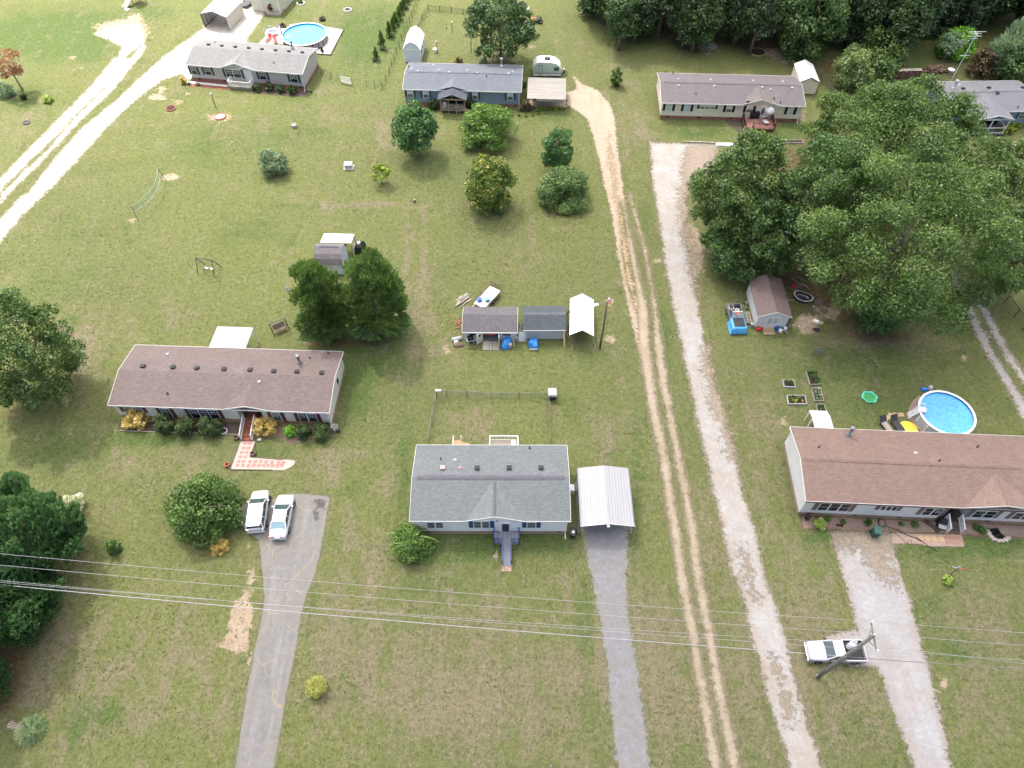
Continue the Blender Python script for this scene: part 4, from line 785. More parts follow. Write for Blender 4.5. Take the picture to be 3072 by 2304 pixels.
# ---------------------------------------------------------------- vegetation
ENV={'round':lambda q:np.sqrt(np.clip(1-(2*q-1)**2,0,1)),'egg':lambda q:np.sqrt(np.clip(1-((q-.4)/np.where(q<.4,.42,.62))**2,0,1)),
 'dome':lambda q:np.sqrt(np.clip(1-(q*.98)**2.2,0,1))*np.clip(.72+q*2,0,1),'cone':lambda q:np.clip((1-q)**.75*1.02,0,1)*np.clip(.55+q*3,0,1),
 'flat':lambda q:np.clip(1-q**2.4,0,1)**.6*np.clip(.45+q*1.6,0,1),'oak':lambda q:np.sqrt(np.clip(1-((q-.45)/np.where(q<.45,.5,.57))**2,0,1))**.8}
def fit(fn,xl,xr,yt,yb,zbf=.08,shape='round'):
    """ground point, height and crown radius of a plant whose crown spans these photo pixels"""
    (xl,yt),(xr,yb)=fn(xl,yt),fn(xr,yb)
    q=np.linspace(0,1,13); a=np.linspace(0,2*PI,20,endpoint=False); Rr=np.maximum(ENV[shape](q),.02)
    def bb(v):
        X,Y,h,r=v; z=h*(zbf+(1-zbf)*q)
        Xs=X+r*Rr[:,None]*np.cos(a); Ys=Y+r*Rr[:,None]*np.sin(a); Zs=np.repeat(z[:,None],20,1)
        x,y=proj(Xs,Ys,Zs); return np.array([x.min(),x.max(),y.min(),y.max()])
    X,Y=G((xl+xr)/2,yb-.15*(yb-yt)); r=2.; lo,hi={'dome':(1.2,2.4),'round':(1.75,2.4),'egg':(2.0,3.4),'cone':(2.4,4.),'oak':(1.5,3.),'flat':(1.2,2.6)}[shape]; h=r*lo*1.2
    for it in range(80):
        x0,x1,y0,y1=bb((X,Y,h,r)); dep=Y*math.cos(TH)+(H-h/2)*math.sin(TH); m=dep/F; ph=math.atan2(H,max(Y,5.))
        kw=(xr-xl)/max(x1-x0,1); kh=(yb-yt)/max(y1-y0,1); cl=h<=lo*r*1.001 or h>=hi*r*.999
        k=kw**.65*kh**.35 if cl else kw
        r=max(.12,r*min(1.5,max(.6,k))**.6)
        X+=((xl+xr)-(x0+x1))/2*m*.8; e=((yb-y1)+(yt-y0))/2 if cl else (yb-y1)
        Y-=e*m/max(.3,math.sin(ph))*.6; h+=((y0-yt)+(yb-y1)*.5*0)*m/max(.3,math.cos(ph))*.5
        h=min(max(h,lo*r),hi*r)
    return np.array([X,Y,h,r])
def leafmesh(name,C,N,size,tone,mat,aspect=1.5,along=None):
    n=len(C); N=N/np.maximum(np.linalg.norm(N,axis=1,keepdims=True),1e-6)
    rv=RNG.normal(size=(n,3)) if along is None else along+RNG.normal(size=(n,3))*.25
    u=rv-(rv*N).sum(1,keepdims=True)*N; u/=np.maximum(np.linalg.norm(u,axis=1,keepdims=True),1e-6); v=np.cross(N,u)
    l=(size*.5*math.sqrt(aspect))[:,None]; w=(size*.5/math.sqrt(aspect))[:,None]
    bend=N*(size*.12)[:,None]
    V=np.stack([C-u*l-bend,C+v*w-u*l*.1,C+u*l-bend,C-v*w-u*l*.1],1).reshape(-1,3).astype(np.float32)
    me=bpy.data.meshes.new(name); me.vertices.add(4*n); me.vertices.foreach_set('co',V.ravel())
    me.loops.add(4*n); me.loops.foreach_set('vertex_index',np.arange(4*n,dtype=np.int32))
    me.polygons.add(n); me.polygons.foreach_set('loop_start',np.arange(0,4*n,4,dtype=np.int32)); me.update(calc_edges=True)
    at=me.attributes.new('tone','FLOAT','FACE'); at.data.foreach_set('value',np.clip(tone,0,1).astype(np.float32))
    me.materials.append(M(mat)); return me
def crown_mesh(name,h,r,zbf,shape,mat,leaf,dens=1.,nl=None,lobe=(.24,.40),style='leaf',tip=.1,rough=.25,seed=None,squash=.85,limit=60000,boughs=None):
    rg=RNG; E=ENV[shape]; zb=h*zbf; H_=h-zb
    area=2*PI*r*H_*.75+PI*r*r; n=int(min(limit,max(60,dens*4.2*area/(leaf*leaf))))
    if boughs:
        # boughs on the crown's outline, each carrying smaller leaf clumps, with dark gaps between them
        rb=boughs; n1=max(8,int(area/(rb*rb*3.1))); q=rg.random(n1*6); q=q[rg.random(n1*6)<(E(q)*.9+.1)][:n1]; n1=len(q); q=.05+.92*q
        az=rg.random(n1)*2*PI; R1=rb*rg.uniform(.7,1.35,n1)
        rad=np.clip(E(q)*r*rg.uniform(.72,1.08,n1)-R1*.5,0,None); bc=np.stack([rad*np.cos(az),rad*np.sin(az),zb+q*H_],1); bc[:,2]=np.minimum(bc[:,2],h-R1*.5)
        k2=7; bi=np.repeat(np.arange(n1),k2); nl=len(bi)
        dd=rg.normal(size=(nl,3)); dd[:,2]=dd[:,2]*.7+.5; o2=bc[bi]-np.array([0,0,zb+.25*H_]); o2/=np.maximum(np.linalg.norm(o2,axis=1,keepdims=True),1e-6); dd+=o2*.8; dd/=np.linalg.norm(dd,axis=1,keepdims=True)
        lc=bc[bi]+dd*(R1[bi]*rg.uniform(.5,.85,nl))[:,None]*np.array([1,1,squash]); lr=R1[bi]*rg.uniform(.38,.6,nl); lt=np.clip(rg.normal(.42,.12,n1)[bi]+rg.normal(0,.08,nl),0,.74)
    else:
        nl=nl or int(26+area/4.5)
        q=rg.random(nl*4); keep=rg.random(nl*4)<(E(q)*.9+.1); q=q[keep][:nl]; nl=len(q); q=.04+.9*q
        az=rg.random(nl)*2*PI; rad=E(q)*r*rg.uniform(.5,.86,nl); lr=rg.uniform(*lobe,nl)*min(r,H_*.7)*(1 if shape!='cone' else .75)
        if shape=='cone': lr*=.55+.6*(1-q)
        lc=np.stack([rad*np.cos(az),rad*np.sin(az),zb+q*H_],1); lt=rg.normal(.42,.13,nl)
    lc[:,2]=np.maximum(lc[:,2],zb*.8+lr*.5)
    wt=lr**2; wt/=wt.sum(); li=rg.choice(nl,n,p=wt); tf=rg.random(nl)**2*3
    d=rg.normal(size=(n,3)); d[:,2]=d[:,2]*.9+.3; d/=np.linalg.norm(d,axis=1,keepdims=True)
    k=1-np.abs(rg.normal(0,rough,n))
    C=lc[li]+d*(lr[li]*k)[:,None]*np.array([1,1,squash])
    m=rg.random(n)<(.2 if boughs else .09); qq=rg.random(n); C2=np.stack([E(qq)*r*.6*np.cos(rg.random(n)*6.28),E(qq)*r*.6*np.sin(rg.random(n)*6.28),zb+qq*H_],1); C[m]=C2[m]
    C[:,2]=np.where(C[:,2]<.05*h*zbf+.03,.05+rg.random(n)*.2,C[:,2])
    ax=np.array([0,0,zb+H_*.35]); out=C-ax; out/=np.maximum(np.linalg.norm(out,axis=1,keepdims=True),1e-6)
    N=d*.7+rg.normal(size=(n,3))*.55+np.array([0,0,.35])
    tone=lt[li]+rg.normal(0,.16,n); tone=np.clip(tone,0,.76)
    tm=(rg.random(n)<tip*tf[li])&(d[:,2]>.1); tone[tm]=rg.uniform(.85,1,tm.sum())
    sz=leaf*rg.uniform(.65,1.35,n)
    if style=='spray':
        along=out*1.0+np.array([0,0,.35]); return leafmesh(name,C,np.cross(along,rg.normal(size=(n,3))),sz*1.3,tone,mat,3.,along)
    if style=='plume':
        along=out*.45+np.array([0,0,1.]); return leafmesh(name,C,np.cross(along,rg.normal(size=(n,3))),sz*1.25,tone,mat,2.2,along)
    return leafmesh(name,C,N,sz,tone,mat)
def trunk_mb(h,r,zbf,lean=(0,0),tr=None,limbs=5,top=.75):
    m=MB(); tr=tr or max(.05,h*.022); rn=random
    m.tube([(0,0,-.1),(lean[0]*.1+rn.uniform(-.05,.05)*h*.2,lean[1]*.1,h*.25),(lean[0]*.4,lean[1]*.4,h*.5),(lean[0],lean[1],h*top)],[tr*1.25,tr,tr*.7,tr*.2],8)
    for i in range(limbs):
        a=2*PI*i/limbs+rn.uniform(-.4,.4); z=h*rn.uniform(max(.12,zbf),.5); k=rn.uniform(.55,.85)*r
        m.tube([(0,0,z),(k*.5*math.cos(a),k*.5*math.sin(a),z+k*.4),(k*math.cos(a),k*math.sin(a),z+k*.55+.1*h)],[tr*.5,tr*.35,tr*.1],5)
    return m
n=NT('bark'); nb=n.noise(n.mapping(n.obj,(6,6,1)),1.5,4,.7); n.col(n.mix(n.rng(nb,.3,.7),(.10,.075,.055),(.24,.2,.16))); n.rough(.95); reg('bark',n.m)
plain('bark_pale',(176,164,148),.9,.25,6)
leafmat('lf_cedar',(74,104,60),(134,162,92),(150,172,100),.35); leafmat('lf_dark',(48,76,40),(104,136,70),(134,154,80),.33); leafmat('lf_oak',(50,80,38),(114,144,70),(150,160,88),.32)
leafmat('lf_oak2',(48,78,40),(114,142,70),(144,158,88),.32); leafmat('lf_deep',(44,72,42),(94,124,68),(114,142,78),.33); leafmat('lf_maple',(39,74,44),(103,150,79),(133,176,103)); leafmat('lf_lime',(60,98,38),(124,158,70),(150,176,84),.3)
leafmat('lf_ley',(58,92,62),(118,158,108),(136,170,122),.4); leafmat('lf_mag',(48,77,27),(122,145,60),(211,204,98)); leafmat('lf_blue',(77,103,77),(143,166,126),(169,185,145)); leafmat('lf_yel',(176,152,76),(226,202,120),(236,216,146))  # lf_ley lightened so its colour carries the haze over the darks
leafmat('lf_chart',(150,154,72),(200,202,108),(214,214,130)); leafmat('lf_hosta',(126,150,60),(184,206,100),(206,218,126)); leafmat('lf_white',(145,164,112),(245,245,211),(245,245,245)); leafmat('lf_grass',(103,136,88),(181,199,145),(223,216,169)); leafmat('lf_box',(38,58,30),(80,104,52),(112,130,64),.25)
leafmat('lf_bright',(70,133,37),(145,204,63),(181,228,86)); leafmat('lf_wood',(48,72,46),(92,118,72),(110,138,80),.35); leafmat('lf_wood2',(50,76,44),(100,128,72),(132,152,82),.35); leafmat('lf_pale',(86,112,63),(152,171,107),(181,192,133)); leafmat('lf_red',(120,74,56),(184,134,108),(110,122,62)); leafmat('lf_redbush',(74,39,39),(145,77,70),(74,98,51))  # lf_wood greens lightened in place of haze over the wood
leafmat('lf_olive',(79,105,32),(145,169,55),(199,204,77)); leafmat('lf_silver',(103,131,103),(176,199,162),(211,228,192)); leafmat('lf_brown',(65,55,39),(119,100,70),(133,122,74)); leafmat('lf_mid',(48,80,34),(106,138,62),(134,160,82),.3); leafmat('lf_fors',(52,88,36),(116,148,64),(150,176,84),.3)
def tree(label,fn,bb,shape='oak',mat='lf_oak',leaf=.3,zbf=.2,name='tree',cat='tree',group=None,tr=None,dens=1.,base=None,bark='bark',limbs=6,**kw):
    if isinstance(fn,tuple): X,Y,h,r=fn
    else: X,Y,h,r=fit(fn,*bb,zbf=zbf,shape=shape)
    o=thing(name,label,cat,(X,Y,0),0,group)
    me=crown_mesh('crown',h,r,zbf,shape,mat,leaf,dens,**kw); c=bpy.data.objects.new('crown',me); COL.objects.link(c); c.parent=o
    trunk_mb(h,r,zbf,tr=tr,limbs=limbs).build('trunk',bark,o,smooth=True,fix=False)
    return o
def shrub(label,fn,bb,shape='dome',mat='lf_box',leaf=.16,name='shrub',cat='shrub',group=None,dens=1.1,stem=True,zbf=.02,**kw):
    if isinstance(fn,tuple): X,Y,h,r=fn
    else: X,Y,h,r=fit(fn,*bb,zbf=zbf,shape=shape)
    o=thing(name,label,cat,(X,Y,0),0,group)
    me=crown_mesh('foliage',h,r,zbf,shape,mat,leaf,dens,**kw); c=bpy.data.objects.new('foliage',me); COL.objects.link(c); c.parent=o
    m=MB()
    for i in range(4):
        a=i*1.6+.3; m.tube([(0,0,-.05),(r*.3*math.cos(a),r*.3*math.sin(a),h*.4),(r*.55*math.cos(a),r*.55*math.sin(a),h*.7)],[.04*h**.5,.03*h**.5,.01],5)
    m.build('stem','bark',o,fix=False)
    return o
T=lambda c,r:(lambda x,y:t(c,r,x,y))
# left side
tree('dark olive cedar left of the pair, its feet hidden by low boughs',T(1,1),(300,840,600,1310),'egg','lf_cedar',.26,.03,name='cedar_tree',cat='cedar',style='spray',tip=.12,dens=1.5,rough=.4,boughs=1.1)
tree('dark olive cedar right of the pair, taller and rounder',T(1,1),(745,1275,490,1320),'egg','lf_cedar',.26,.03,name='cedar_tree',cat='cedar',style='spray',tip=.12,dens=1.5,rough=.4,boughs=1.1)
tree('large broadleaf tree cut by the left edge beside the brown roofed house',T(0,1),(-420,735,900,1900),'oak','lf_oak2',.22,.1,name='broadleaf_tree',tip=.1,boughs=1.2)
tree('big dense dark evergreen by the pale flowering bush, lower left',T(0,2),(-560,690,850,1850),'egg','lf_ley',.34,.02,name='evergreen_tree',cat='evergreen',style='plume',dens=1.3,boughs=1.1)
tree('dense dark evergreen under the power lines at the left edge',T(0,3),(-700,560,-170,700),'egg','lf_ley',.30,.02,name='evergreen_tree',cat='evergreen',style='plume',dens=1.3,tip=.05,boughs=1.1)
tree('dark evergreen mostly outside the frame above the pampas grass',T(0,3),(-900,30,450,1350),'egg','lf_ley',.30,.02,name='evergreen_tree',cat='evergreen',style='plume')
shrub('round bush covered in pale cream flowers beside the big dark evergreen',T(0,2),(478,728,930,1140),'round','lf_white',.17,tip=.5,cat='bush',name='flowering_bush')
tree('low spreading glossy tree beside the two white cars',T(0,2),(1395,2145,800,1400),'dome','lf_mid',.22,.08,name='spreading_tree',tip=.12)
shrub('small golden yellow bush under the spreading tree near the asphalt driveway',T(0,2),(1808,1996,1320,1490),'dome','lf_yel',.14,tip=.25,name='yellow_bush',cat='bush')
shrub('small green bush alone on the lawn right of the dark evergreens',T(0,2),(912,1050,1338,1490),'dome','lf_mid',.15,cat='bush',name='bush')
shrub('yellow green clipped ball bush on the lawn beside the asphalt driveway',T(1,3),(433,606,875,1056),'round','lf_chart',.09,name='topiary_bush',cat='bush',tip=.15,dens=1.6,rough=.08,lobe=(.34,.42),nl=90)
# bush with arching sprays in front of the main house
o=shrub('large green bush with long arching sprays at the corner of the blue shuttered house',T(1,2),(1160,1548,1215,1590),'dome','lf_fors',.15,name='weeping_bush',cat='bush',tip=.12)
X,Y,h_,r_=fit(T(1,2),1160,1548,1215,1590,zbf=.02,shape='dome'); C=[];Nn=[];AL=[]
for i in range(34):
    a=random.uniform(0,2*PI); L=random.uniform(.45,.95)*r_; st=Vector((random.uniform(-.3,.3)*r_,random.uniform(-.3,.3)*r_,h_*.8)); dv=Vector((math.cos(a),math.sin(a),0))
    for k in range(30):
        u=k/29; p=st+dv*(L*u)+Vector((0,0,.35*math.sin(u*2.6)-u*u*1.1)); 
        for _ in range(2): C.append((p.x+random.uniform(-.07,.07),p.y+random.uniform(-.07,.07),max(.1,p.z+random.uniform(-.05,.06)))); Nn.append((random.gauss(0,.5),random.gauss(0,.5),1)); AL.append((dv.x,dv.y,.1))
me=leafmesh('spray',np.array(C),np.array(Nn),np.full(len(C),.15),RNG.uniform(.5,1,len(C)),'lf_fors',1.8,np.array(AL)); c=bpy.data.objects.new('spray',me); COL.objects.link(c); c.parent=o
# brown house shrubs
shrub('golden yellow bush at the left corner of the brown roofed house',T(0,2),(1035,1345,215,392),'dome','lf_yel',.2,tip=.4,name='yellow_bush',cat='bush',dens=1.2)
shrub('big golden yellow bush beside the brick steps',z7,(598,1060,352,725),'dome','lf_yel',.2,tip=.45,name='yellow_bush',cat='bush',dens=1.2)
for i,(bb,lb) in enumerate((((1312,1500,262,432),'dark clipped bush next to the left yellow bush'),((1490,1702,288,446),'dark clipped bush, middle of three left of the brick steps'),((1698,1920,292,460),'dark clipped bush nearest the brick steps'))):
    shrub(lb,T(0,2),bb,'round','lf_box',.13,group='dark clipped bushes before the brown roofed house',dens=1.3,rough=.12)
shrub('bright green small bush right of the big yellow bush',z7,(1120,1322,488,738),'dome','lf_bright',.14,tip=.1)
shrub('dark bush with one white bloom between green bush and corner bush',z7,(1310,1565,465,762),'dome','lf_box',.13,dens=1.3)
shrub('dark olive bush at the right corner of the brown roofed house',z7,(1560,1890,452,772),'dome','lf_box',.15,tip=.25,dens=1.2)
# pampas grass
X,Y,h_,r_=fit(T(0,3),75,362,1180,1472,zbf=.02,shape='dome'); C=[];Nn=[];AL=[];TN=[]
for i in range(1500):
    a=random.uniform(0,2*PI); e=random.uniform(.15,1.35); L=r_*1.05*random.uniform(.6,1.1); d=Vector((math.cos(a)*math.sin(e),math.sin(a)*math.sin(e),math.cos(e)))
    for k in (.35,.65,.95):
        p=d*L*k; p.z=max(.04,p.z*1.1-(k*k)*.35*L*math.sin(e)); C.append(tuple(p)); AL.append((d.x,d.y,d.z-k*.8*math.sin(e))); Nn.append((random.gauss(0,.5),random.gauss(0,.5),1)); TN.append(random.random()*(.75) if a<2.2 or a>4.6 else random.uniform(.4,1))
o=thing('pampas_grass','clump of pale pampas grass with arching blades, lower left corner','ornamental grass',(X,Y,0)); me=leafmesh('blades',np.array(C),np.array(Nn),np.full(len(C),.26),np.array(TN),'lf_grass',9,np.array(AL)); c=bpy.data.objects.new('blades',me); COL.objects.link(c); c.parent=o
m=MB()
for i in range(9): 
    a=random.uniform(2,4.6); m.tube([(0,0,0),(math.cos(a)*.35*r_,math.sin(a)*.2*r_,h_*.8),(math.cos(a)*.5*r_,math.sin(a)*.3*r_,h_*.95)],[.01,.015,.02],5)
plain('plume',(214,196,186),.9); m.build('plume','plume',o)
# centre field
tree('dark green round maple with short trunk before the slate blue porch house',T(1,0),(1175,1560,888,1325),'egg','lf_maple',.26,.16,name='maple_tree',tip=.06,dens=1.2,bark='bark_pale')
tree('wide light green tree with layered leaves beside the blue house porch',T(1,0),(1752,2250,880,1312),'dome','lf_lime',.26,.08,name='layered_tree',tip=.15,squash=.45)
tree('olive green magnolia in the field, yellowish top',ff,(1003,1114,340,461),'egg','lf_mag',.26,.03,name='magnolia_tree',tip=.22)
tree('upright dark maple left of the worn dirt lane',T(2,0),(250,540,1090,1455),'egg','lf_maple',.26,.12,name='maple_tree',tip=.04,dens=1.2)
shrub('wide rounded dark green shrub in the field beside the clay lane',ff,(1160,1277,361,462),'dome','lf_cedar',.2,dens=1.4,name='round_shrub',tip=.1)
tree('small blue green tree alone in the field',T(1,0),(10,295,1295,1540),'dome','lf_blue',.22,.1,name='small_tree',dens=.7,tip=.05)
tree('small sparse yellow green tree with thin pale trunk',T(1,0),(963,1172,1410,1565),'round','lf_olive',.2,.42,name='small_tree',dens=.55,tip=.3,bark='bark_pale',tr=.07)
tree('big dark oak behind the slate blue house',ff,(1012,1150,-10,132),'oak','lf_deep',.3,.2,name='oak_tree',tip=.05,dens=1.1,boughs=1.3)
shrub('small bushy shrub left of the ivory house',T(2,0),(845,960,580,746),'egg','lf_mid',.2,cat='bush',name='bush')
X,Y=g(t(1,0,1040,520)); proto=None
for i,(x,y,hw,hh) in enumerate(((1040,492,22,66),(1093,385,24,84),(1159,285,24,76),(1186,237,19,60),(1207,193,23,64),(1237,143,26,66),(1258,95,20,58),(1281,48,24,66),(1307,10,20,50),(1328,-25,20,50))):
    b=g(t(1,0,x,y+hh*.42))
    if proto is None:
        proto=tree('small conifer, end of the row nearest the house fence',(0.,0.,2.3,.72),None,'cone','lf_cedar',.22,.04,name='young_conifer',cat='conifer',group='young conifers along the wire fence',style='spray',dens=1.3,tr=.05,limbs=3); proto.location=(*b,0)
    else:
        pos=('second','third','fourth','fifth','sixth','seventh','eighth','ninth','tenth')[i-1]
        dup(proto,b,i*1.3,f'small conifer, {pos} of the row counted from the house fence',(hw/22,hw/22,hh/66*1.05))
# brushes round the blue house
shrub('dark green bush left of the covered porch',z2,(368,492,855,1000),'dome','lf_box',.2); shrub('dark green bush right of the covered porch',z2,(822,952,855,992),'dome','lf_box',.2)
shrub('olive brown bush between the slate blue house and small carport',z2,(1452,1602,865,1015),'dome','lf_brown',.2,tip=.4)
shrub('low green plant by the brick foundation of the blue house',z2,(1238,1325,945,990),'dome','lf_box',.16); shrub('leafy bright green plant behind the slate blue house',z2,(958,1098,365,445),'dome','lf_silver',.3,dens=.8,name='leafy_plant',cat='plant'); shrub('dry brown brush behind the blue roof',z2,(675,805,375,440),'dome','lf_brown',.25,dens=.5,name='dry_brush',cat='brush')
shrub('green bush on the shaded side of the blue house',z2,(1488,1545,640,735),'dome','lf_mid',.2)
for i in range(14): shrub('yellow green iris clump in the row before the small carport',(0.,0.,.5,.28),None,'dome','lf_olive',.16,name='iris_clump',cat='plant',group='iris row by the small carport',dens=.8).location=(*g(t(2,0,212+i*19,952+random.uniform(-8,8))),0)
for i,(x,y) in enumerate(((0,1000),(-60,1003),(60,1000),(120,1006),(180,1000),(225,990))): shrub('small pale green plant edging the mulch bed of the blue house',(0.,0.,.35,.32),None,'dome','lf_olive',.14,name='edging_plant',cat='plant',group='edging plants by the blue house bed',dens=.8).location=(*g(t(2,0,x,y)),0)
# far-left sunny corner
tree('small copper leaved tree cut by the left edge in the sun',zf,(-330,700,200,960),'flat','lf_red',.26,.42,name='copper_tree',tip=.35,squash=.3,dens=.3,nl=40,lobe=(.2,.32),bark='bark_pale')
shrub('blue green bush beneath the copper leaved tree',zf,(-120,395,1060,1470),'dome','lf_silver',.3,cat='bush',name='bush',dens=.9)
shrub('bright yellow green bush in the sunny lawn, upper left',zf,(1035,1345,1370,1590),'dome','lf_hosta',.22,cat='bush',name='bush',tip=.2)
C=[];Nn=[];AL=[]
for i in range(70):
    a=random.uniform(0,2*PI); e=random.uniform(.3,1.45); d=(math.cos(a)*math.sin(e),math.sin(a)*math.sin(e),math.cos(e)); C.append((d[0]*.4,d[1]*.4,.15+d[2]*.4)); AL.append(d); Nn.append((random.gauss(0,1),random.gauss(0,1),.5))
o=thing('yucca_plant','small dark spiky yucca near the copper leaved tree','plant',(*g(zf(610,1470)),0)); me=leafmesh('blades',np.array(C),np.array(Nn),np.full(70,.4),RNG.random(70),'lf_box',8,np.array(AL)); c=bpy.data.objects.new('blades',me); COL.objects.link(c); c.parent=o
for i,(bb,lb) in enumerate((((928,1035,1058,1162),'nearest the porch'),((1062,1196,1052,1158),'second from the porch'),((1220,1332,1078,1178),'third from the porch'),((1362,1492,1092,1192),'nearest the right corner'))):
    shrub('round dark bush before the sunny grey house, '+lb,z1,bb,'round','lf_box',.22,group='round bushes before the sunny grey house')
shrub('yellow bush at the gravel corner of the sunny grey house',z1,(-5,75,985,1085),'dome','lf_yel',.22,name='yellow_bush',cat='bush',tip=.3); shrub('green small bush in front of the dark bush by the white porch',z1,(975,1035,1115,1185),'dome','lf_mid',.2)
for (x,y) in ((175,1005),(320,1020),(235,1090),(120,1078)): shrub('small plant in the red mulch bed',(0.,0.,.4,.35),None,'dome','lf_mid',.18,name='bed_plant',cat='plant',group='plants in the red mulch bed',dens=.8).location=(*g(z1(x,y)),0)
# right house bed
shrub('yellow green hosta at the left end of the flower bed',T(3,2),(390,506,1160,1268),'dome','lf_hosta',.2,name='hosta',cat='plant',tip=.2,dens=.8); shrub('yellow green hosta on the lawn below the cross post',T(3,3),(1490,1615,-5,100),'dome','lf_hosta',.2,name='hosta',cat='plant',tip=.2,dens=.8)
shrub('dark feathery shrub behind the green trash bin',T(3,2),(832,900,1160,1228),'dome','lf_cedar',.13,style='spray')
for i,(x,y,s,lb) in enumerate(((645,1195,.4,'beside the red flowers'),(510,1170,.5,'behind the hosta'),(1150,1215,.4,'right of the hose reel'),(1262,1220,.6,'midway along the bed'),(1790,1245,.6,'left of the small pond'),(1840,1270,.7,'at the edge of the small pond'))): shrub('small green plant in the flower bed '+lb,(0.,0.,s,.5*s+.1),None,'dome','lf_mid',.13,name='bed_plant',cat='plant',group='plants in the rust roofed house bed',dens=.8).location=(*g(t(3,2,x,y)),0)
for x in (600,632): shrub('small red flowers in the flower bed',(0.,0.,.25,.18),None,'dome','lf_redbush',.1,name='red_flowers',cat='flower',group='red flowers in the bed').location=(*g(t(3,2,x,1225)),0)
for i,(x,y,s) in enumerate(((1760,1330,.9),(1850,1345,1.),(1950,1330,1.),(2020,1275,.9),(2080,1230,.9),(2150,1200,.8),(2210,1160,.8))): shrub('yellow green shrub along the white gabled porch',(0.,0.,s,.75),None,'dome','lf_olive',.22,group='shrubs along the white gabled porch',tip=.3).location=(*g(z4(x,y)),0)
# the big trees on the right
tree('tall broad oak with light tips, foremost of the big trees on the right',ff,(1742,2212,318,700),'oak','lf_oak',.20,.27,name='oak_tree',tip=.14,limbs=11,dens=.75,boughs=2.2,tr=.42,rough=.2,limit=170000)
tree('leaning dark tree at the left of the big grove, light top',ff,(1495,1705,290,535),'egg','lf_oak2',.25,.12,name='grove_tree',tip=.14,dens=.9,boughs=1.3)
tree('dense dark tree beside the brown roofed shed, lower left of the big grove',ff,(1512,1742,408,590),'egg','lf_dark',.25,.04,name='grove_tree',tip=.05,dens=1.,boughs=1.3)
tree('tree in the middle of the grove behind the tall oak',ff,(1670,1900,290,560),'oak','lf_dark',.26,.2,name='grove_tree',tip=.1,dens=.85,boughs=1.4)
tree('spreading tree at the back of the grove before the ash roofed house',ff,(1700,2080,215,445),'oak','lf_oak',.21,.22,name='grove_tree',tip=.14,dens=.8,boughs=1.9,limit=110000)
tree('tallest back tree of the grove in front of the ash roof',ff,(1840,2110,170,380),'oak','lf_oak',.26,.25,name='grove_tree',tip=.1,dens=.85,boughs=1.5)
tree('tree at the right of the grove behind the tall oak',ff,(1985,2200,280,520),'oak','lf_oak2',.26,.22,name='grove_tree',tip=.12,dens=.85,boughs=1.5)
tree('tree overhanging the shaded gravel lane at the right edge',ff,(2110,2330,430,650),'oak','lf_oak2',.26,.3,name='grove_tree',tip=.1,dens=.85,boughs=1.4)
shrub('low leafy understory bush beneath the tall oak',T(3,1),(690,1250,830,1200),'round','lf_dark',.28,name='understory_bush',cat='bush',dens=.9); shrub('low bush under the oak beside the shaded lane',T(3,1),(1430,1740,870,1110),'dome','lf_dark',.26,name='understory_bush',cat='bush',dens=.8)
shrub('pale shrub at the right edge below the gabled porch',T(3,0),(2090,2330,1180,1370),'dome','lf_pale',.26,dens=.7); shrub('pale wide shrub at the right edge lower down',T(3,0),(2080,2400,1380,1700),'dome','lf_pale',.26,dens=.7)
shrub('light leaved bush between gravel pad and grove',T(3,0),(-160,20,1490,1700),'dome','lf_lime',.24,dens=.6)
# the wood across the top right: individual trees
tree('bright green tree at the front edge of the wood, left end',T(2,0),(800,1335,-330,305),'egg','lf_mid',.36,.05,name='woodland_tree',tip=.12,group='trees of the wood')
tree('blue green tree left of the bright tree at the wood edge',T(2,0),(560,860,-330,125),'egg','lf_deep',.36,.05,name='woodland_tree',group='trees of the wood')
tree('large dark tree at the wood edge behind the white shed',T(3,0),(95,700,-260,525),'egg','lf_dark',.36,.04,name='woodland_tree',tip=.1,group='trees of the wood',nl=60)
tree('lighter bushy tree right of the large dark tree',T(3,0),(690,1190,240,640),'dome','lf_oak2',.32,.05,name='woodland_tree',tip=.08,group='trees of the wood')
tree('bushy olive tree nearest the white shed fence',T(3,0),(555,930,410,770),'egg','lf_pale',.3,.1,name='woodland_tree',tip=.02,group='trees of the wood')
tree('dark bushy tree beside the stacked firewood',T(3,0),(830,1130,480,740),'dome','lf_dark',.3,.05,name='woodland_tree',group='trees of the wood')
tree('willow like pale green tree at the right edge of the wood',T(3,0),(1920,2480,190,690),'egg','lf_silver',.34,.05,name='woodland_tree',style='spray',group='trees of the wood')
shrub('bright green bush at the wood edge behind the antenna',T(3,0),(1390,1850,290,495),'dome','lf_bright',.3,dens=.9); shrub('reddish brown shrub right of the antenna',T(3,0),(1700,1990,420,690),'dome','lf_brown',.3,tip=.1); shrub('dark green shrub behind the ash roof',T(3,0),(1930,2330,560,720),'dome','lf_dark',.3)
tree('thin pale sparse tree behind the antenna',T(3,0),(1495,1700,230,505),'round','lf_silver',.26,.3,name='thin_tree',dens=.3,bark='bark_pale')
tree('dark leafy tree behind the right end of the ash roof',T(3,0),(1960,2430,420,760),'egg','lf_dark',.32,.05,name='woodland_tree',group='trees of the wood')
for bb_,l_ in (((1330,1700,-260,330),'dark tree behind the bright green bush'),((1640,1990,-240,370),'dark tree above the reddish brown shrub'),((1000,1380,-260,300),'dark tree at the back of the small clearing')): tree(l_,T(3,0),bb_,'egg','lf_wood',.36,.06,name='woodland_tree',group='trees of the wood')
pr=[]
for k,(mt,sh) in enumerate((('lf_wood','egg'),('lf_wood2','egg'),('lf_wood','oak'),('lf_deep','oak'))):
    o=tree('dark tree deep in the wood',(0.,0.,16.,4.6),None,sh,mt,.42,.14 if k<2 else .3,name='woodland_tree',group='trees of the wood',dens=.8,limit=22000,tip=.04); pr.append(o)
used=set(); rn=random.Random(21); k=0
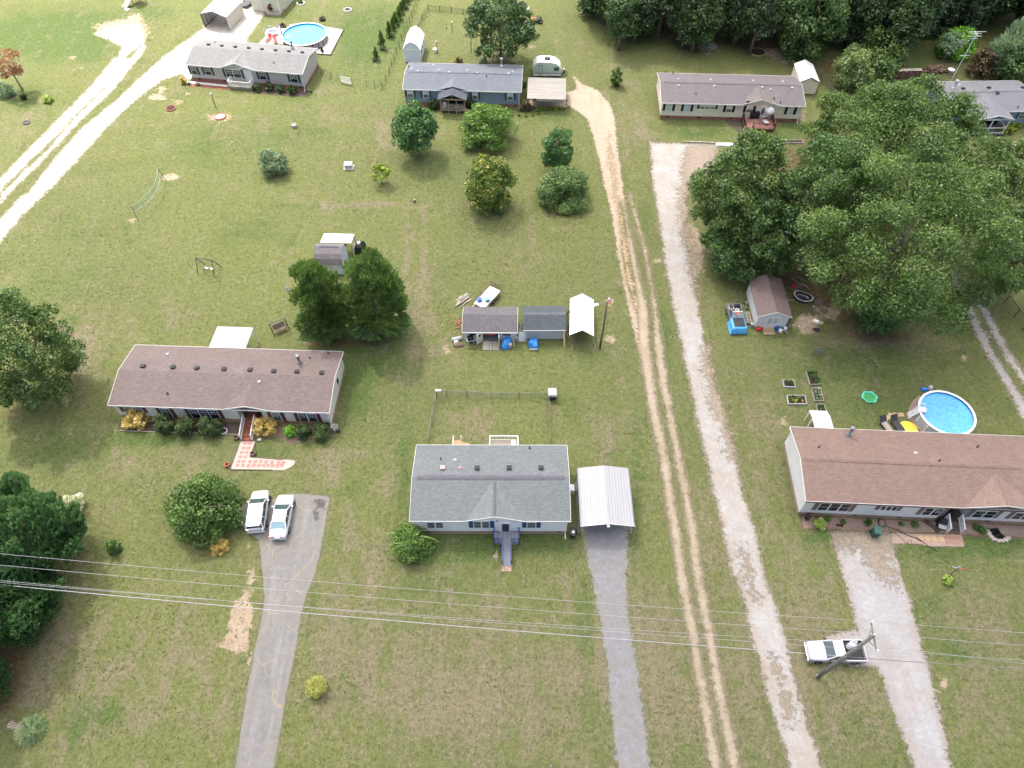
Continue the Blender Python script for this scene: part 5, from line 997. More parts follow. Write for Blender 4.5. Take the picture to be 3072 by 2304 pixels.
for row,(fx0,fx1,y0) in enumerate(((1330,2320,118),(1290,2400,104),(1400,2450,86),(1350,2500,66),(1260,2600,46),(1300,2700,25),(1250,2750,0))):
    nn=9 if row<2 else 13
    for i in range(nn):
        fx=fx0+(fx1-fx0)*(i+.5)/nn+rn.uniform(-22,22); fy=y0+rn.uniform(-8,8)+ (14 if fx>1900 and row<3 else 0)
        if row<3 and 2230>fx>1940 and fy>60: continue
        if row==0 and fx<1480: fy-=28
        x,y=g(ff(fx,fy)); s=rn.uniform(.78,1.15)
        if row<2: s*=.75
        if row>2: s*=1.12
        o=pr[k%4]
        if k%4 not in used: used.add(k%4); o.location=(x,y,0); o.scale=(s,s,s)
        else: dup(o,(x,y),rn.uniform(0,6.28),None,s)
        k+=1
rn2=random.Random(4)
for i in range(14):
    x,y=g(ff(1880+27*i+rn2.uniform(-15,15),rn2.uniform(22,62))); dup(pr[i%4],(x,y),rn2.uniform(0,6),None,rn2.uniform(.5,.75))
# slim bare trunks at the wood's front
for i,(x,y,hh) in enumerate(((1322,160,6),(1385,190,7),(1440,150,6),(1830,240,7),(1850,245,6.5),(1900,220,6),(1310,120,6))):
    X,Y=g(t(2,0,x,y)); m=MB(); m.tube([(0,0,-.1),(.1,.05,hh*.5),(.2+.1*(i%3),.1,hh)],[.15,.12,.07],7)
    o=m.build('trunk','bark_pale' if i in(3,5) else 'bark',None,loc=(X,Y,0)); r=thing('woodland_tree','slim bare trunk at the front of the dark wood','tree',(X,Y,0),0,'slim trunks of the wood'); o.location=(0,0,0); o.parent=r
    me=crown_mesh('crown',hh+3,1.6,.62,'egg','lf_wood',.4,.7); c=bpy.data.objects.new('crown',me); COL.objects.link(c); c.parent=r
# ---------------------------------------------------------------- outbuildings
ribbed('roof_metal_white',(164,165,168),.29,0,.35); ribbed('roof_metal_stained',(150,146,138),.23,1,.8); ribbed('metal_tan',(196,192,180),.23,1,.1); plain('sheet_white',(222,222,226),.5,.03,1.5); plain('sheet_grey',(178,180,182),.55,.05,1.5)
plain('tube_steel',(130,134,138),.4,.1,metal=.5); plain('tarp_white',(244,244,248),.45,.02,1.); plain('tarp_blue',(52,132,206),.4,.15,2.); plain('tarp_sky',(84,168,222),.4,.15,2.)
shingle('shingle_moss',(108,106,112)); shingle('shingle_dark',(74,80,85),streak=.1,course=.2); shingle('shingle_old_y',(98,95,98),True,.35,.2); shingle('shingle_shed_x',(110,96,93),True); shingle('shingle_gam',(112,106,108))
planks('boards_old',(168,160,148),.16,0,.3); planks('boards_dark',(112,96,84),.16,0,.3); plain('floor_grey',(128,128,132),.8,.2); plain('paint_cream',(206,204,184),.6,.1)
siding('siding_shed',(212,214,212),.22); siding('siding_barn',(208,216,226),.25)
plain('steel_dark',(52,54,60),.5,.2); plain('plastic_black',(30,31,33),.45,.1); plain('plastic_green',(34,82,72),.4,.1); plain('plastic_white',(228,228,230),.4,.05); plain('plastic_red',(196,44,40),.4,.1); plain('plastic_blue',(34,96,160),.4,.1); plain('yellow_plastic',(232,206,70),.4,.08); plain('orange_paint',(206,96,42),.45,.1); plain('rubber',(28,28,30),.8,.1)
plain('terracotta',(168,98,76),.8,.15); plain('paver_rose',(160,124,110),.85,.15); plain('rock_brown',(112,98,88),.9,.25,6); plain('awning_grey',(158,160,164),.5,.06,1.5); plain('stone',(176,164,154),.85,.2,6); plain('concrete',(186,184,178),.9,.15,4); plain('firewood',(120,98,82),.9,.4,9); plain('branch',(158,150,140),.9,.3,7); plain('timber',(184,158,124),.8,.2,5); plain('soil',(58,46,40),.95,.3,8)
def local(A,ang): 
    c,s=math.cos(ang),math.sin(ang); return lambda x,y:(A[0]+c*x-s*y,A[1]+s*x+c*y)
def rectfit(FL,FR,BL,z):
    A=np.array(g(FL,z)); B=np.array(g(FR,z)); C=np.array(g(BL,z)); d=B-A; L=float(np.hypot(*d)); a=math.atan2(d[1],d[0]); D=float(np.hypot(*(C-A))); return A,a,L,D
# carport beside the main house: vaulted ribbed roof over bent tube frames, ridge running away from the road
def carport(label,A,a,W,D,eave,rise,mat,skirt=0.,walls=None,frame='tube_steel',name='carport',n=4):
    r=thing(name,label,'carport',(A[0],A[1],0),a); ro=MB(); k=.25
    prof=[(0,eave-skirt),(0.02,eave-.03),(.16,eave+.1),(W/2,eave+rise),(W-.16,eave+.1),(W-.02,eave-.03),(W,eave-skirt)]
    up=prof; dn=[(x*(1-.03/W)+.015 if False else x,z-.035) for x,z in prof]
    m=MB(); N=len(up); V=[]
    for y in (0,D): V+=[(x,y,z) for x,z in up]+[(x+(.03 if i<2 else -.03 if i>N-3 else 0),y,z-.035) for i,(x,z) in enumerate(up)]
    Fc=[]
    for i in range(N-1): Fc+=[(i,i+1,2*N+i+1,2*N+i),(N+i,3*N+i,3*N+i+1,N+i+1)]
    for o in (0,2*N):
        for i in range(N-1): Fc.append((o+i,o+N+i,o+N+i+1,o+i+1))
    Fc+=[(0,2*N,3*N,N),(N-1,2*N-1,4*N-1,3*N-1)]
    m.add(V,Fc); m.build('roof',mat,r)
    fr=MB()
    for i in range(n+1):
        y=.12+(D-.24)*i/n
        fr.bar((.06,y,0),(.06,y,eave-.05),.07); fr.bar((W-.06,y,0),(W-.06,y,eave-.05),.07)
        fr.bar((.06,y,eave-.06),(W/2,y,eave+rise-.1),.06); fr.bar((W/2,y,eave+rise-.1),(W-.06,y,eave-.06),.06)
    for x in (.06,W-.06): fr.bar((x,.1,.06),(x,D-.1,.06),.08)
    fr.build('frame',frame,r); return r
A,a,L,D=rectfit(t(2,2,590,1230),t(2,2,1066,1230),t(2,2,548,730),2.3)
cp=carport('white ribbed metal carport over the grey gravel driveway',A,a,L,D,2.3,.62,'roof_metal_white',.22)
tr=MB(); 
for (x0,x1) in ((0,L/2),(L/2,L)): tr.bar((x0,-.02,2.3+(.62 if x0 else .02)),(x1,-.02,2.3+(.62 if x1<L-.1 else .02)),.04,.1)
tr.build('rake_trim','white_trim',cp); lm=MB(); lm.lathe([(.05,.12),(.14,.05),(.17,-.12),(.1,-.2),(0,-.2)],12,(L/2,-.16,2.75)); lm.build('lamp','plastic_white',cp,smooth=True)
# sunny carport upper left: two side walls
fl=g(z1(318,345)); fr_=g(z1(640,390)); A=np.array(fl); d=np.array(fr_)-A; W=float(np.hypot(*d)); a=math.atan2(d[1],d[0])
b=np.array(g(z1(855,205))); D=float(np.hypot(*(b-np.array(fr_))))
cp=carport('tan metal carport with side walls in the sun, beside the gravel driveway',A,a,W,D,2.4,.75,'sheet_white',.0,n=5)
MB().box(-.04,.02,.05,.0,D,2.36).build('side_wall','metal_tan',cp); MB().box(W,.02,.05,W+.04,D,2.36).build('side_wall','metal_tan',cp)
tm=MB()
for y in (-.02,D): tm.bar((0,y,0),(0,y,2.4),.09); tm.bar((W,y,0),(W,y,2.4),.09); tm.bar((0,y,2.4),(W/2,y,3.13),.06,.1); tm.bar((W/2,y,3.13),(W,y,2.4),.06,.1)
tm.build('edge_trim','tube_steel',cp)
# cream garage at the top frame edge
A=np.array(g(z1(935,135))); B=np.array(g(z1(1120,160))); d=B-A; a=math.atan2(d[1],d[0]); k=float(np.hypot(*d))/2.4
gr=thing('garage','cream garage with paired doors cut by the top frame edge','garage',(A[0],A[1],0),a)
W=5.6; MB().box(0,0,0,W,7,2.7).build('wall','paint_cream',gr); m=MB()
m.extr([(-.2,-.2,2.7),(W+.2,-.2,2.7),(W/2,-.2,3.7)],(0,7.4,0)); m.build('roof','shingle_sun',gr)
for i in range(2):
    x=.1+i*1.15; o=MB().box(x,-.05,.05,x+1.05,-.001,2.3).build('door','paint_cream',gr); q=MB(); q.bar((x,-.07,.05),(x,-.07,2.3),.06); q.bar((x+1.05,-.07,.05),(x+1.05,-.07,2.3),.06); q.bar((x,-.07,2.3),(x+1.05,-.07,2.3),.06); q.build('door_frame','white_trim',o)
q=MB(); q.box(W-.12,-.06,0,W+.05,.06,2.7); q.box(W*.62,-.06,0,W*.62+.15,-.002,2.7); q.build('corner_trim','white_trim',gr)
for lb,x in (('two red foliage shrubs in the raised bed by the cream garage, left one',1180),('red and green shrub at the right end of the bed by the cream garage',1285)):
    p=g(z1(x,155 if x<1200 else 120)); shrub(lb.replace('two red foliage shrubs','red foliage shrub'),(p[0],p[1],1.9,.7),None,'egg','lf_redbush',.2,tip=.2)
bd=MB(); P0=np.array(g(z1(1110,190))); P1=np.array(g(z1(1275,205))); P2=np.array(g(z1(1350,95)))
for u,v_ in ((P0,P1),(P1,P2)): bd.bar((*u,.2),(*v_,.2),.2,.4)
tag(bd.build('raised_bed_wall','stone'),'low stone edge of the raised bed by the cream garage','bed edging')
# car in the shade between the carport and the garage
# white gambrel shed behind the blue house
def gambrel(label,A,a,W,D,wall,roof,hw=2.0,b1=.55,h1=1.25,h2=1.7,name='shed'):
    """gambrel barn: gable end on local y=0, width W along x, depth D along y"""
    r=thing(name,label,'shed',(A[0],A[1],0),a); prof=[(0,hw),(W*.2,hw+.9*(h1/1.25)),(W/2,hw+h2*.82),(W*.8,hw+.9*(h1/1.25)),(W,hw)]
    m=MB(); m.extr([(0,0,.1)]+[(x,0,z) for x,z in prof]+[(W,0,.1)],(0,D,0)); m.build('wall',wall,r)
    q=MB(); pp=[(-.12,hw-.1)]+prof[1:4]+[(W+.12,hw-.1)]
    for i in range(4):
        (x0,z0_),(x1,z1_)=pp[i],pp[i+1]; q.extr([(x0,-.12,z0_+.03),(x1,-.12,z1_+.03),(x1,D+.12,z1_+.03),(x0,D+.12,z0_+.03)],(0,0,.06))
    q.build('roof',roof,r); sk=MB()
    for x in (.1,W/2,W-.1):
        for y in (.1,D/2,D-.1): sk.box(x-.15,y-.15,0,x+.15,y+.15,.1)
    sk.build('foundation','concrete',r)
    return r,prof
A=np.array(g(z2(97,415),.1)); B=np.array(g(z2(290,422),.1)); d=B-A; a=math.atan2(d[1],d[0]); W=float(np.hypot(*d)); C=np.array(g(z2(375,240),.1)); D=float(np.hypot(*(C-B)))
r,pf=gambrel('white roofed gambrel barn shed behind the slate blue house',A,a,W,D,'siding_barn','sheet_white',2.3,h2=1.6)
q=MB(); q.box(-.03,-.03,.1,.1,.0,2.3); q.box(W-.1,-.03,.1,W+.03,.0,2.3); q.box(0,-.035,2.22,W,-.002,2.36); q.box(W,-.03,.1,W+.03,.1,2.3); q.build('corner_trim','white_trim',r)
for y in (D*.2,D*.5,D*.8):
    o=MB().box(W,y-.4,1.1,W+.04,y+.4,1.9).build('window','white_trim',r); MB().box(W+.035,y-.3,1.2,W+.05,y+.3,1.8).build('pane','glass_dark',o)
# gable sheds helper: gable end at local y=0
def gshed(label,A,a,W,D,hw,rise,wall,roof,oh=.18,name='shed',trim='white_trim',floor=.15):
    r=thing(name,label,'shed',(A[0],A[1],0),a); m=MB(); m.extr([(0,0,floor),(0,0,hw),(W/2,0,hw+rise),(W,0,hw),(W,0,floor)],(0,D,0)); m.build('wall',wall,r)
    q=MB(); k=rise/(W/2)
    for s in (0,1):
        x0=-oh if s==0 else W+oh; z0_=hw-k*oh+.05; q.extr([(x0,-oh,z0_),(W/2,-oh,hw+rise+.05),(W/2,D+oh,hw+rise+.05),(x0,D+oh,z0_)],(0,0,.06))
    q.build('roof',roof,r); tm=MB()
    for y in (-oh-.03,D+oh): tm.bar((-oh,y+.015,hw-k*oh+.03),(W/2,y+.015,hw+rise+.03),.03,.13); tm.bar((W/2,y+.015,hw+rise+.03),(W+oh,y+.015,hw-k*oh+.03),.03,.13)
    tm.build('rake_trim',trim,r); f=MB(); f.box(.1,.1,-.02,W-.1,D-.1,floor); f.build('foundation','concrete',r); return r
# white shed behind the ivory house
A=np.array(g(z3(1412,535),.1)); B=np.array(g(z3(1598,540),.1)); d=B-A; a=math.atan2(d[1],d[0]); W=float(np.hypot(*d))+1.0
c=math.cos(a),math.sin(a); A=A-np.array(c)*1.0
Bk=g(z3(1590,155),2.3); D=5.2
r=gshed('white metal roofed shed behind the right end of the ivory house',A,a,W,D,2.2,.75,'siding_ivory','sheet_white',.1,trim='gutter_dark')
# brown roofed shed beside the tarped truck
A=np.array(g(z6(735,1122),.1)); B=np.array(g(z6(1325,1130),.1)); d=B-A; a=math.atan2(d[1],d[0]); W=float(np.hypot(*d)); 
bk=np.array(g(z6(560,450),.1)); D=float(np.hypot(*(bk-A)))
r=gshed('white clapboard shed with brownish shingle roof, double doors and wooden steps',A,a,W,D,2.3,.75,'siding_shed','shingle_shed_x',.22)
for i in range(2):
    x=W*.32+i*W*.2; o=MB().box(x,-.05,.2,x+W*.19,-.001,2.1).build('door','siding_shed',r)
    q=MB(); xx=x+W*.025; w2=W*.14
    q.extr([(xx+w2/2+w2/2*math.cos(j*PI/6),-.06,1.55+.3*math.sin(j*PI/6)) for j in range(7)],(0,.02,0)); q.box(xx,-.06,.95,xx+w2,-.045,1.5); q.build('door_panel','sheet_grey',o)
    tmq=MB(); tmq.bar((x,-.07,.2),(x,-.07,2.1),.05); tmq.bar((x+W*.19,-.07,.2),(x+W*.19,-.07,2.1),.05); tmq.bar((x,-.07,2.1),(x+W*.19,-.07,2.1),.05); tmq.build('door_frame','white_trim',o)
st=MB(); st.box(W*.27,-.55,.0,W*.63,-.02,.22); st.box(W*.26,-1.05,0,W*.64,-.56,.11); planks('wood_step',(190,160,128),.28,1); st.build('front_steps','wood_step',r)
fc=local(A,a); SHW=W; SHA=A; SHa=a
# left of the trio: low shed with open doors
A=np.array(g(z5(238,790),.1)); B=np.array(g(z5(900,795),.1)); d=B-A; a=math.atan2(d[1],d[0]); W=float(np.hypot(*d)); el=np.array(g(z5(232,650),2.1)); bl=np.array(g(z5(245,345),2.1))
D=float(np.hypot(*(bl-el)))-.3
r=thing('shed','low shed with weathered shingle roof and open front doors','shed',(A[0],A[1],0),a)
w=MB(); x0,x1=W*.36,W*.66
w.box(0,0,.1,x0,.1,2.1); w.box(x1,0,.1,W,.1,2.1); w.box(x0,0,1.95,x1,.1,2.1); w.box(0,.1,.1,.1,D-.1,2.1); w.box(W-.1,.1,.1,W,D-.1,2.1); w.box(0,D-.1,.1,W,D,2.1)
for x in (.0,W-.1): w.extr([(x,0,2.1),(x,D/2,2.75),(x,D,2.1)],(.1,0,0))
w.build('wall','siding_barn',r); MB().box(.1,.1,.05,W-.1,D-.1,.16).build('floor','floor_grey',r)
q=MB()
for s in (0,1):
    y0_=-.35 if s==0 else D+.3; q.extr([(-.2,y0_,2.0),(W+.2,y0_,2.0),(W+.2,D/2,2.82),(-.2,D/2,2.82)],(0,0,.07))
q.build('roof','shingle_old_y',r); fa=MB(); fa.box(-.2,-.39,1.9,W+.2,-.352,2.08)
for x in (-.24,W+.21): fa.bar((x,-.35,2.02),(x,D/2,2.84),.03,.12); fa.bar((x,D/2,2.84),(x,D+.3,2.02),.03,.12)
fa.build('fascia','white_trim',r)
for sx,xx,an in ((1,x0,-2.45),(-1,x1,-1.45)):
    m=MB(); m.M=Matrix.Translation((xx,-.02,0))@Matrix.Rotation(an if sx>0 else an,4,'Z'); m.box(0,-.025,.15,1.0,.025,1.9); o=m.build('door','paint_cream',r)
    if sx>0: m=MB(); m.M=Matrix.Translation((xx,-.02,0))@Matrix.Rotation(an,4,'Z'); m.box(.35,-.05,1.3,.65,.05,1.65); m.build('door_window','glass_dark',o)
for x in (W*.18,W*.82): 
    o=MB().box(x-.5,-.04,1.15,x+.5,-.001,1.65).build('window','boards_dark',r); MB().box(x-.42,-.055,1.22,x+.42,-.035,1.58).build('pane','glass_dark',o)
MB().add([(x0-.05,-1.35,.0),(x1+.05,-1.35,.0),(x1+.05,-.05,.1),(x0-.05,-.05,.1),(x0-.05,-1.35,.05),(x1+.05,-1.35,.05),(x1+.05,-.05,.17),(x0-.05,-.05,.17)],[(3,2,1,0),(4,5,6,7),(0,1,5,4),(1,2,6,5),(2,3,7,6),(3,0,4,7)]).build('ramp','boards_old',r)
S1=local(A,a); S1W=W; S1a=a
k_=thing('kayak','orange kayak stored inside the open fronted shed','kayak',(*S1(W*.52,1.0),.25),a+.15); k=MB(); k.loft([[( u, .42*math.cos(p)*w_, .28*math.sin(p)*w_+.25) for p in np.linspace(0,2*PI,10,endpoint=False)] for u,w_ in ((-1.1,.05),(-.8,.6),(-.3,1),(.3,1),(.8,.6),(1.1,.05))]); k.build('hull','orange_paint',k_,smooth=True); MB().lathe([(.28,.5),(.3,.54),(.2,.55),(.0,.45)],12).build('seat','plastic_black',k_)
# middle shed, three grey doors
A=np.array(g(z5(1005,770),.1)); B=np.array(g(z5(1525,768),.1)); d=B-A; a=math.atan2(d[1],d[0]); W=float(np.hypot(*d)); el=np.array(g(z5(990,650),2.1)); bl=np.array(g(z5(990,360),2.1)); D=float(np.hypot(*(bl-el)))-.3
r=thing('shed','small shed with dark slate shingles and three grey front doors','shed',(A[0],A[1],0),a)
w=MB(); w.box(0,0,.1,W,D,2.1)
for x in (0,W-.05): w.extr([(x,0,2.1),(x,D/2,2.75),(x,D,2.1)],(.05,0,0))
w.build('wall','siding_ltgrey',r); q=MB()
for s in (0,1):
    y0_=-.3 if s==0 else D+.3; q.extr([(-.15,y0_,2.05),(W+.15,y0_,2.05),(W+.15,D/2,2.85),(-.15,D/2,2.85)],(0,0,.07))
q.build('roof','shingle_dark',r); MB().box(-.15,-.34,1.98,W+.15,-.302,2.1).build('fascia','white_trim',r); c_=MB(); c_.extr([(-.12,D/2-.2,2.83),(-.12,D/2,2.97),(-.12,D/2+.2,2.83)],(W+.24,0,0)); c_.build('ridge_cap','shingle_bluegrey',r)
for i in range(3): 
    o=MB().box(.12+i*(W-.24)/3,-.05,.15,.1+(i+1)*(W-.24)/3,-.001,1.9).build('door','sheet_grey',r); MB().box(.12+i*(W-.24)/3+.1,-.08,1.0,.12+i*(W-.24)/3+.16,-.05,1.15).build('handle','steel_dark',o)
S2=local(A,a); S2W=W; S2D=D
# white canopy tent
fl=g(z5(1597,715),1.9); fr_=g(z5(1918,730),1.9); bl=g(z5(1570,240),1.9); A=np.array(fl); d=np.array(fr_)-A; W=float(np.hypot(*d)); a=math.atan2(d[1],d[0]); D=float(np.hypot(*(np.array(bl)-A)))
r=thing('canopy_tent','bright white peaked canopy shelter on poles beside the light pole','canopy',(A[0],A[1],0),a); m=MB(); n=8
for s in (0,1):
    rows=[]
    for j in range(n+1):
        y=D*j/n; sag=-.05*math.sin(j/n*PI*3)**2
        xe=0 if s==0 else W; rows.append([(xe,y,1.6),(xe+(.02 if s==0 else -.02),y,1.9),( (xe+W/2)/2,y,2.38+sag),(W/2,y,2.88)])
    V=[p for rr in rows for p in rr]; m.add(V,[(j*4+i,j*4+i+1,(j+1)*4+i+1,(j+1)*4+i) for j in range(n) for i in range(3)])
ob=m.build('cover','tarp_white',r); so=ob.modifiers.new('thickness','SOLIDIFY'); so.thickness=.02
p=MB()
for x in (.05,W-.05):
    for y in (.05,D/2,D-.05): p.tube([(x,y,0),(x,y,1.88)],.025)
for y in (.05,D/2,D-.05): p.tube([(.05,y,1.86),(W/2,y,2.83),(W-.05,y,1.86)],.025)
p.build('frame','tube_steel',r); 
for x,y in ((W+.35,-.1),(-.3,D*.83),(W+.2,D*.86)): MB().tube([(W-.05 if x>0 else .05,y,1.5),(x,y,0.05)],.015,5).build('guy_rope','plastic_white',r)
# small stained carport beside blue house
A,a,L,D=rectfit(z2(1545,850),z2(2005,862),z2(1555,600),2.2)
r=thing('carport','small carport with stained pale metal roof beside the camper trailer','carport',(A[0],A[1],0),a)
m=MB(); V=[]; N=7
for x in (0,L):
    for j in range(N): y=D*j/(N-1); V.append((x,y,2.2+.55*math.sin(PI*j/(N-1))*1.0))
m.add(V,[(j,j+1,N+j+1,N+j) for j in range(N-1)]); ob=m.build('roof','roof_metal_stained',r); s=ob.modifiers.new('thickness','SOLIDIFY'); s.thickness=.05
MB().box(L*.25,-.06,1.75,L*.93,-.01,2.2).build('front_panel','roof_metal_stained',r); p=MB()
for x in (.08,L*.25,L*.48,L*.93): p.bar((x,.05,0),(x,.05,2.2),.08)
for x in (.08,L*.5,L-.08): p.bar((x,D-.05,0),(x,D-.05,2.2),.08)
p.build('frame','tube_steel',r)
# barn with lean-to behind the cedars
A=np.array(g(zg(195,418),2.1)); B=np.array(g(zg(585,428),2.1)); d=B-A; a=math.atan2(d[1],d[0]); W=float(np.hypot(*d)); 
r=thing('barn_shed','pale barn shed with rounded grey shingle roof behind the cedars','shed',(A[0],A[1],0),a); D=3.4
pf=[(.15,2.1),(.75,3.0),(D/2,3.4),(D-.75,3.0),(D-.15,2.1)]
m=MB(); m.extr([(.1,.15,.1)]+[(.1,y,z) for y,z in pf]+[(.1,D-.15,.1)],(W-.2,0,0)); m.build('wall','siding_barn',r); q=MB(); pp=[(-.05,2.02),(.28,2.62),(.75,3.06),(D/2,3.46),(D-.75,3.06),(D-.28,2.62),(D+.05,2.02)]
for i in range(6): (y0_,z0_),(y1_,z1_)=pp[i],pp[i+1]; q.extr([(0,y0_,z0_),(W,y0_,z0_),(W,y1_,z1_),(0,y1_,z1_)],(0,0,.06))
q.build('roof','shingle_gam',r); MB().box(W*.18,D/2-.12,3.44,W*.82,D/2+.12,3.56).build('ridge_vent','shingle_cap',r)
for i,c_ in enumerate(('siding_barn','paint_cream','siding_barn')): MB().box(.3+i*(W-.6)/3,.1,.2,.3+(i+1)*(W-.6)/3-.06,.149,1.95).build('door',c_,r)
ln=MB(); ln.extr([(.2,D+.06,2.5),(W+.6,D+.06,2.5),(W+.6,D+2.2,2.1),(.2,D+2.2,2.1)],(0,0,.05)); ln.build('lean_to_roof','sheet_white',r); p=MB()
for x in (.3,W+.5):
    for y in (D+.2,D+2.1): p.bar((x,y,0),(x,y,2.15),.1)
for i in range(5): p.bar((W+.5,D+.2,.3+.4*i),(W+.5,D+2.1,.3+.4*i),.06)
p.build('frame','boards_old',r); BL=local(A,a); BW=W; BD=D
tk=thing('covered_equipment','dark covered equipment under the back corner of the barn lean-to','equipment',(*BL(W+1.2,D+1.3),0),a); m=MB(); m.loft([[(x*s_,y*s_,z) for x,y in ((-.6,-.8),(.6,-.8),(.7,.8),(-.5,.8))] for z,s_ in ((.0,1.05),(.6,1.),(1.2,.85),(1.5,.4))]); m.build('cover','plastic_black',tk,bevel=.08); MB().lathe([(.25,1.5),(.25,1.56),(0,1.58)],10).build('lid','sheet_grey',tk)
# awning behind the brown house
c0=zl(148,45); c1=zl(636,62); A=np.array(g(c0,2.6)); B=np.array(g(c1,2.6)); C=np.array(g(zl(30,322),2.75)); d=B-A; L=float(np.hypot(*d)); a=math.atan2(d[1],d[0])
rt=thing('patio_awning','flat pale grey patio awning behind the brown roofed house','awning',(A[0],A[1],0),a); m=MB(); m.extr([(0,0,2.6),(L,0,2.6),(L,-3.6,2.75),(0,-3.6,2.75)],(0,0,.06)); m.build('roof','awning_grey',rt); p=MB()
for x in (.1,L/2,L-.1): p.bar((x,-.15,0),(x,-.15,2.58),.1)
p.bar((0,-.15,2.54),(L,-.15,2.54),.08,.14); p.build('frame','white_trim',rt)
AW=local(A,a); gl=thing('patio_swing','dark framed patio seat with brown back under the awning edge','seat',(*AW(L+.3,-2.2),0),a+.5); m=MB()
for s in (-.6,.6): m.bar((s,-.5,0),(s,0,1.5),.06); m.bar((s,.5,0),(s,0,1.5),.06)
m.bar((-.6,0,1.5),(.6,0,1.5),.06); m.build('frame','steel_dark',gl); m=MB(); m.box(-.5,-.25,.45,.5,.25,.5); m.cbox((0,.27,.75),(1.,.05,.5),0,-.25); m.build('seat','shutter_maroon',gl)
# small white porch roof behind the rust-roofed house
pp=[za(580,903),za(900,920),za(1005,1030),za(1010,1215),za(672,1210),za(668,1010)]
A=np.array(g(za(672,1150),2.5)); B=np.array(g(za(1005,1160),2.5)); d=B-A; L=float(np.hypot(*d)); a=math.atan2(d[1],d[0]); hi=g(za(580,903),1.9)
rt=thing('porch_shelter','bright white slanted shelter roof behind the rust roofed house','shelter',(A[0],A[1],0),a); dd=np.array(hi)-A; ly=-math.sin(a)*dd[0]+math.cos(a)*dd[1]; lx=math.cos(a)*dd[0]+math.sin(a)*dd[1]
m=MB(); m.add([(0,-1.6,2.55),(L,-1.6,2.55),(L,ly*.45,2.45),(0,ly*.45,2.45),(lx,ly,1.9),(L+lx*.9,ly,1.9)],[(0,1,2,3),(3,2,5,4)]); ob=m.build('roof','sheet_white',rt); s=ob.modifiers.new('thickness','SOLIDIFY'); s.thickness=.04
p=MB()
for x,y,z in ((.1,ly*.4,2.4),(L-.1,ly*.4,2.4),(lx+.1,ly-.1,1.9),(L+lx*.9-.1,ly-.1,1.9)): p.bar((x,y,0),(x,y,z),.09)
p.build('frame','white_trim',rt); MB().box(-.3,-1.5,.35,L*.9,ly*.5,.45).build('deck','boards_dark',rt)
# ---------------------------------------------------------------- pools
n=NT('pool_water'); v=n.noise(n.obj,5,3,.6,.8); n.col(n.mix(n.rng(v,.35,.65),(.075,.36,.68),(.17,.53,.83))); n.rough(.06); n.bump(v,.25,.05); reg('pool_water',n.m)
n=NT('pool_water_pale'); v=n.noise(n.obj,2,3,.6,.8); n.col(n.mix(n.rng(v,.35,.65),(.07,.36,.52),(.12,.44,.57))); n.rough(.08); n.bump(v,.15,.05); reg('pool_water_pale',n.m)
plain('pool_liner',(18,92,170),.5,.2,4); plain('pool_liner_pale',(50,130,220),.5,.15,4); plain('pool_panel',(176,182,190),.4,.06); plain('pool_panel_dark',(128,126,128),.5,.12); plain('pool_rim',(230,228,230),.35,.04)
def pool(label,c,r,hgt,water,panel,rim='pool_rim',liner='pool_liner',wl=.22,np_=14):
    o=thing('above_ground_pool',label,'pool',(*c,0)); m=MB(); m.lathe([(r,0),(r,hgt),(r-.05,hgt),(r-.05,.1)],56); m.build('wall',panel,o)
    m=MB(); m.lathe([(r-.052,.1),(r-.052,hgt-.02),(r-.07,hgt-.02),(r-.07,.1)],56,closed=True); m.build('liner',liner,o)
    m=MB(); m.lathe([(r-.14,hgt),(r-.14,hgt+.05),(r+.12,hgt+.05),(r+.12,hgt)],56,closed=True); m.build('rim',rim,o,bevel=.015)
    m=MB(); m.lathe([(r-.071,hgt-wl),(0,hgt-wl)],56); m.build('water',water,o,fix=False)
    for i in range(np_): a=2*PI*i/np_+.1; MB().cbox((math.cos(a)*(r+.04),math.sin(a)*(r+.04),hgt/2),(.07,.16,hgt),a).build('upright','white_trim' if panel=='pool_panel' else 'steel_dark',o)
    return o
PR=(47.7,43.45); po=pool('round above ground pool with white rim and ladder behind the rust roofed house',PR,2.9,1.3,'pool_water','pool_panel')
# ladder with deck step
d=np.array(g(zb(580,740)))-np.array(PR); an=math.atan2(d[1],d[0]); Dl=float(np.hypot(*d)); c_,s_=math.cos(an),math.sin(an)
m=MB(); m.M=Matrix.Rotation(an,4,'Z')
for y in (-.33,.33): m.bar((Dl,y,0),(2.95,y,1.45),.1); m.bar((2.95,y,1.45),(2.95,y,2.0),.05); m.bar((2.95,y,2.0),(2.4,y,2.0),.05); m.bar((2.4,y,2.0),(2.4,y,.6),.05)
for i in range(5): u=(i+.6)/5.3; m.cbox((Dl+(2.95-Dl)*u,0,1.45*u),(.2,.62,.05))
m.cbox((2.65,0,1.42),(.75,.7,.06)); m.build('ladder','plastic_white',po)
patch('pool_surround',[[zb(830,300),zb(690,420),zb(600,560),zb(590,680),zb(520,700),zb(570,800),zb(660,860),zb(800,1010),zb(850,1080),zb(1100,1100),zb(1050,900),zb(900,700)]],'paver_pink',z=.006,step=.2)
for i,(x,y) in enumerate(((432,722),(328,724),(232,735),(148,772),(95,825))):
    p=g(zb(x,y)); o=MB().cbox((0,0,.03),(.62,.5,.07),-.15*i).build('paving_stone','timber',None,loc=(p[0],p[1],0)); tag(o,'square tan stepping stone leading to the pool ladder','stepping stone','stepping stones to the pool ladder')
p=g(zb(1010,210)); o=thing('pool_pump','grey pool pump and filter at the far rim of the pool','pump',(*p,0)); MB().lathe([(.25,0),(.27,.5),(.2,.7),(0,.75)],14).build('filter_tank','sheet_grey',o,smooth=True); m=MB(); m.box(-.9,-.2,0,-.3,.15,.35); m.tube([(-.3,0,.2),(0,0,.2)],.05); m.build('pump','pool_liner_pale',o)
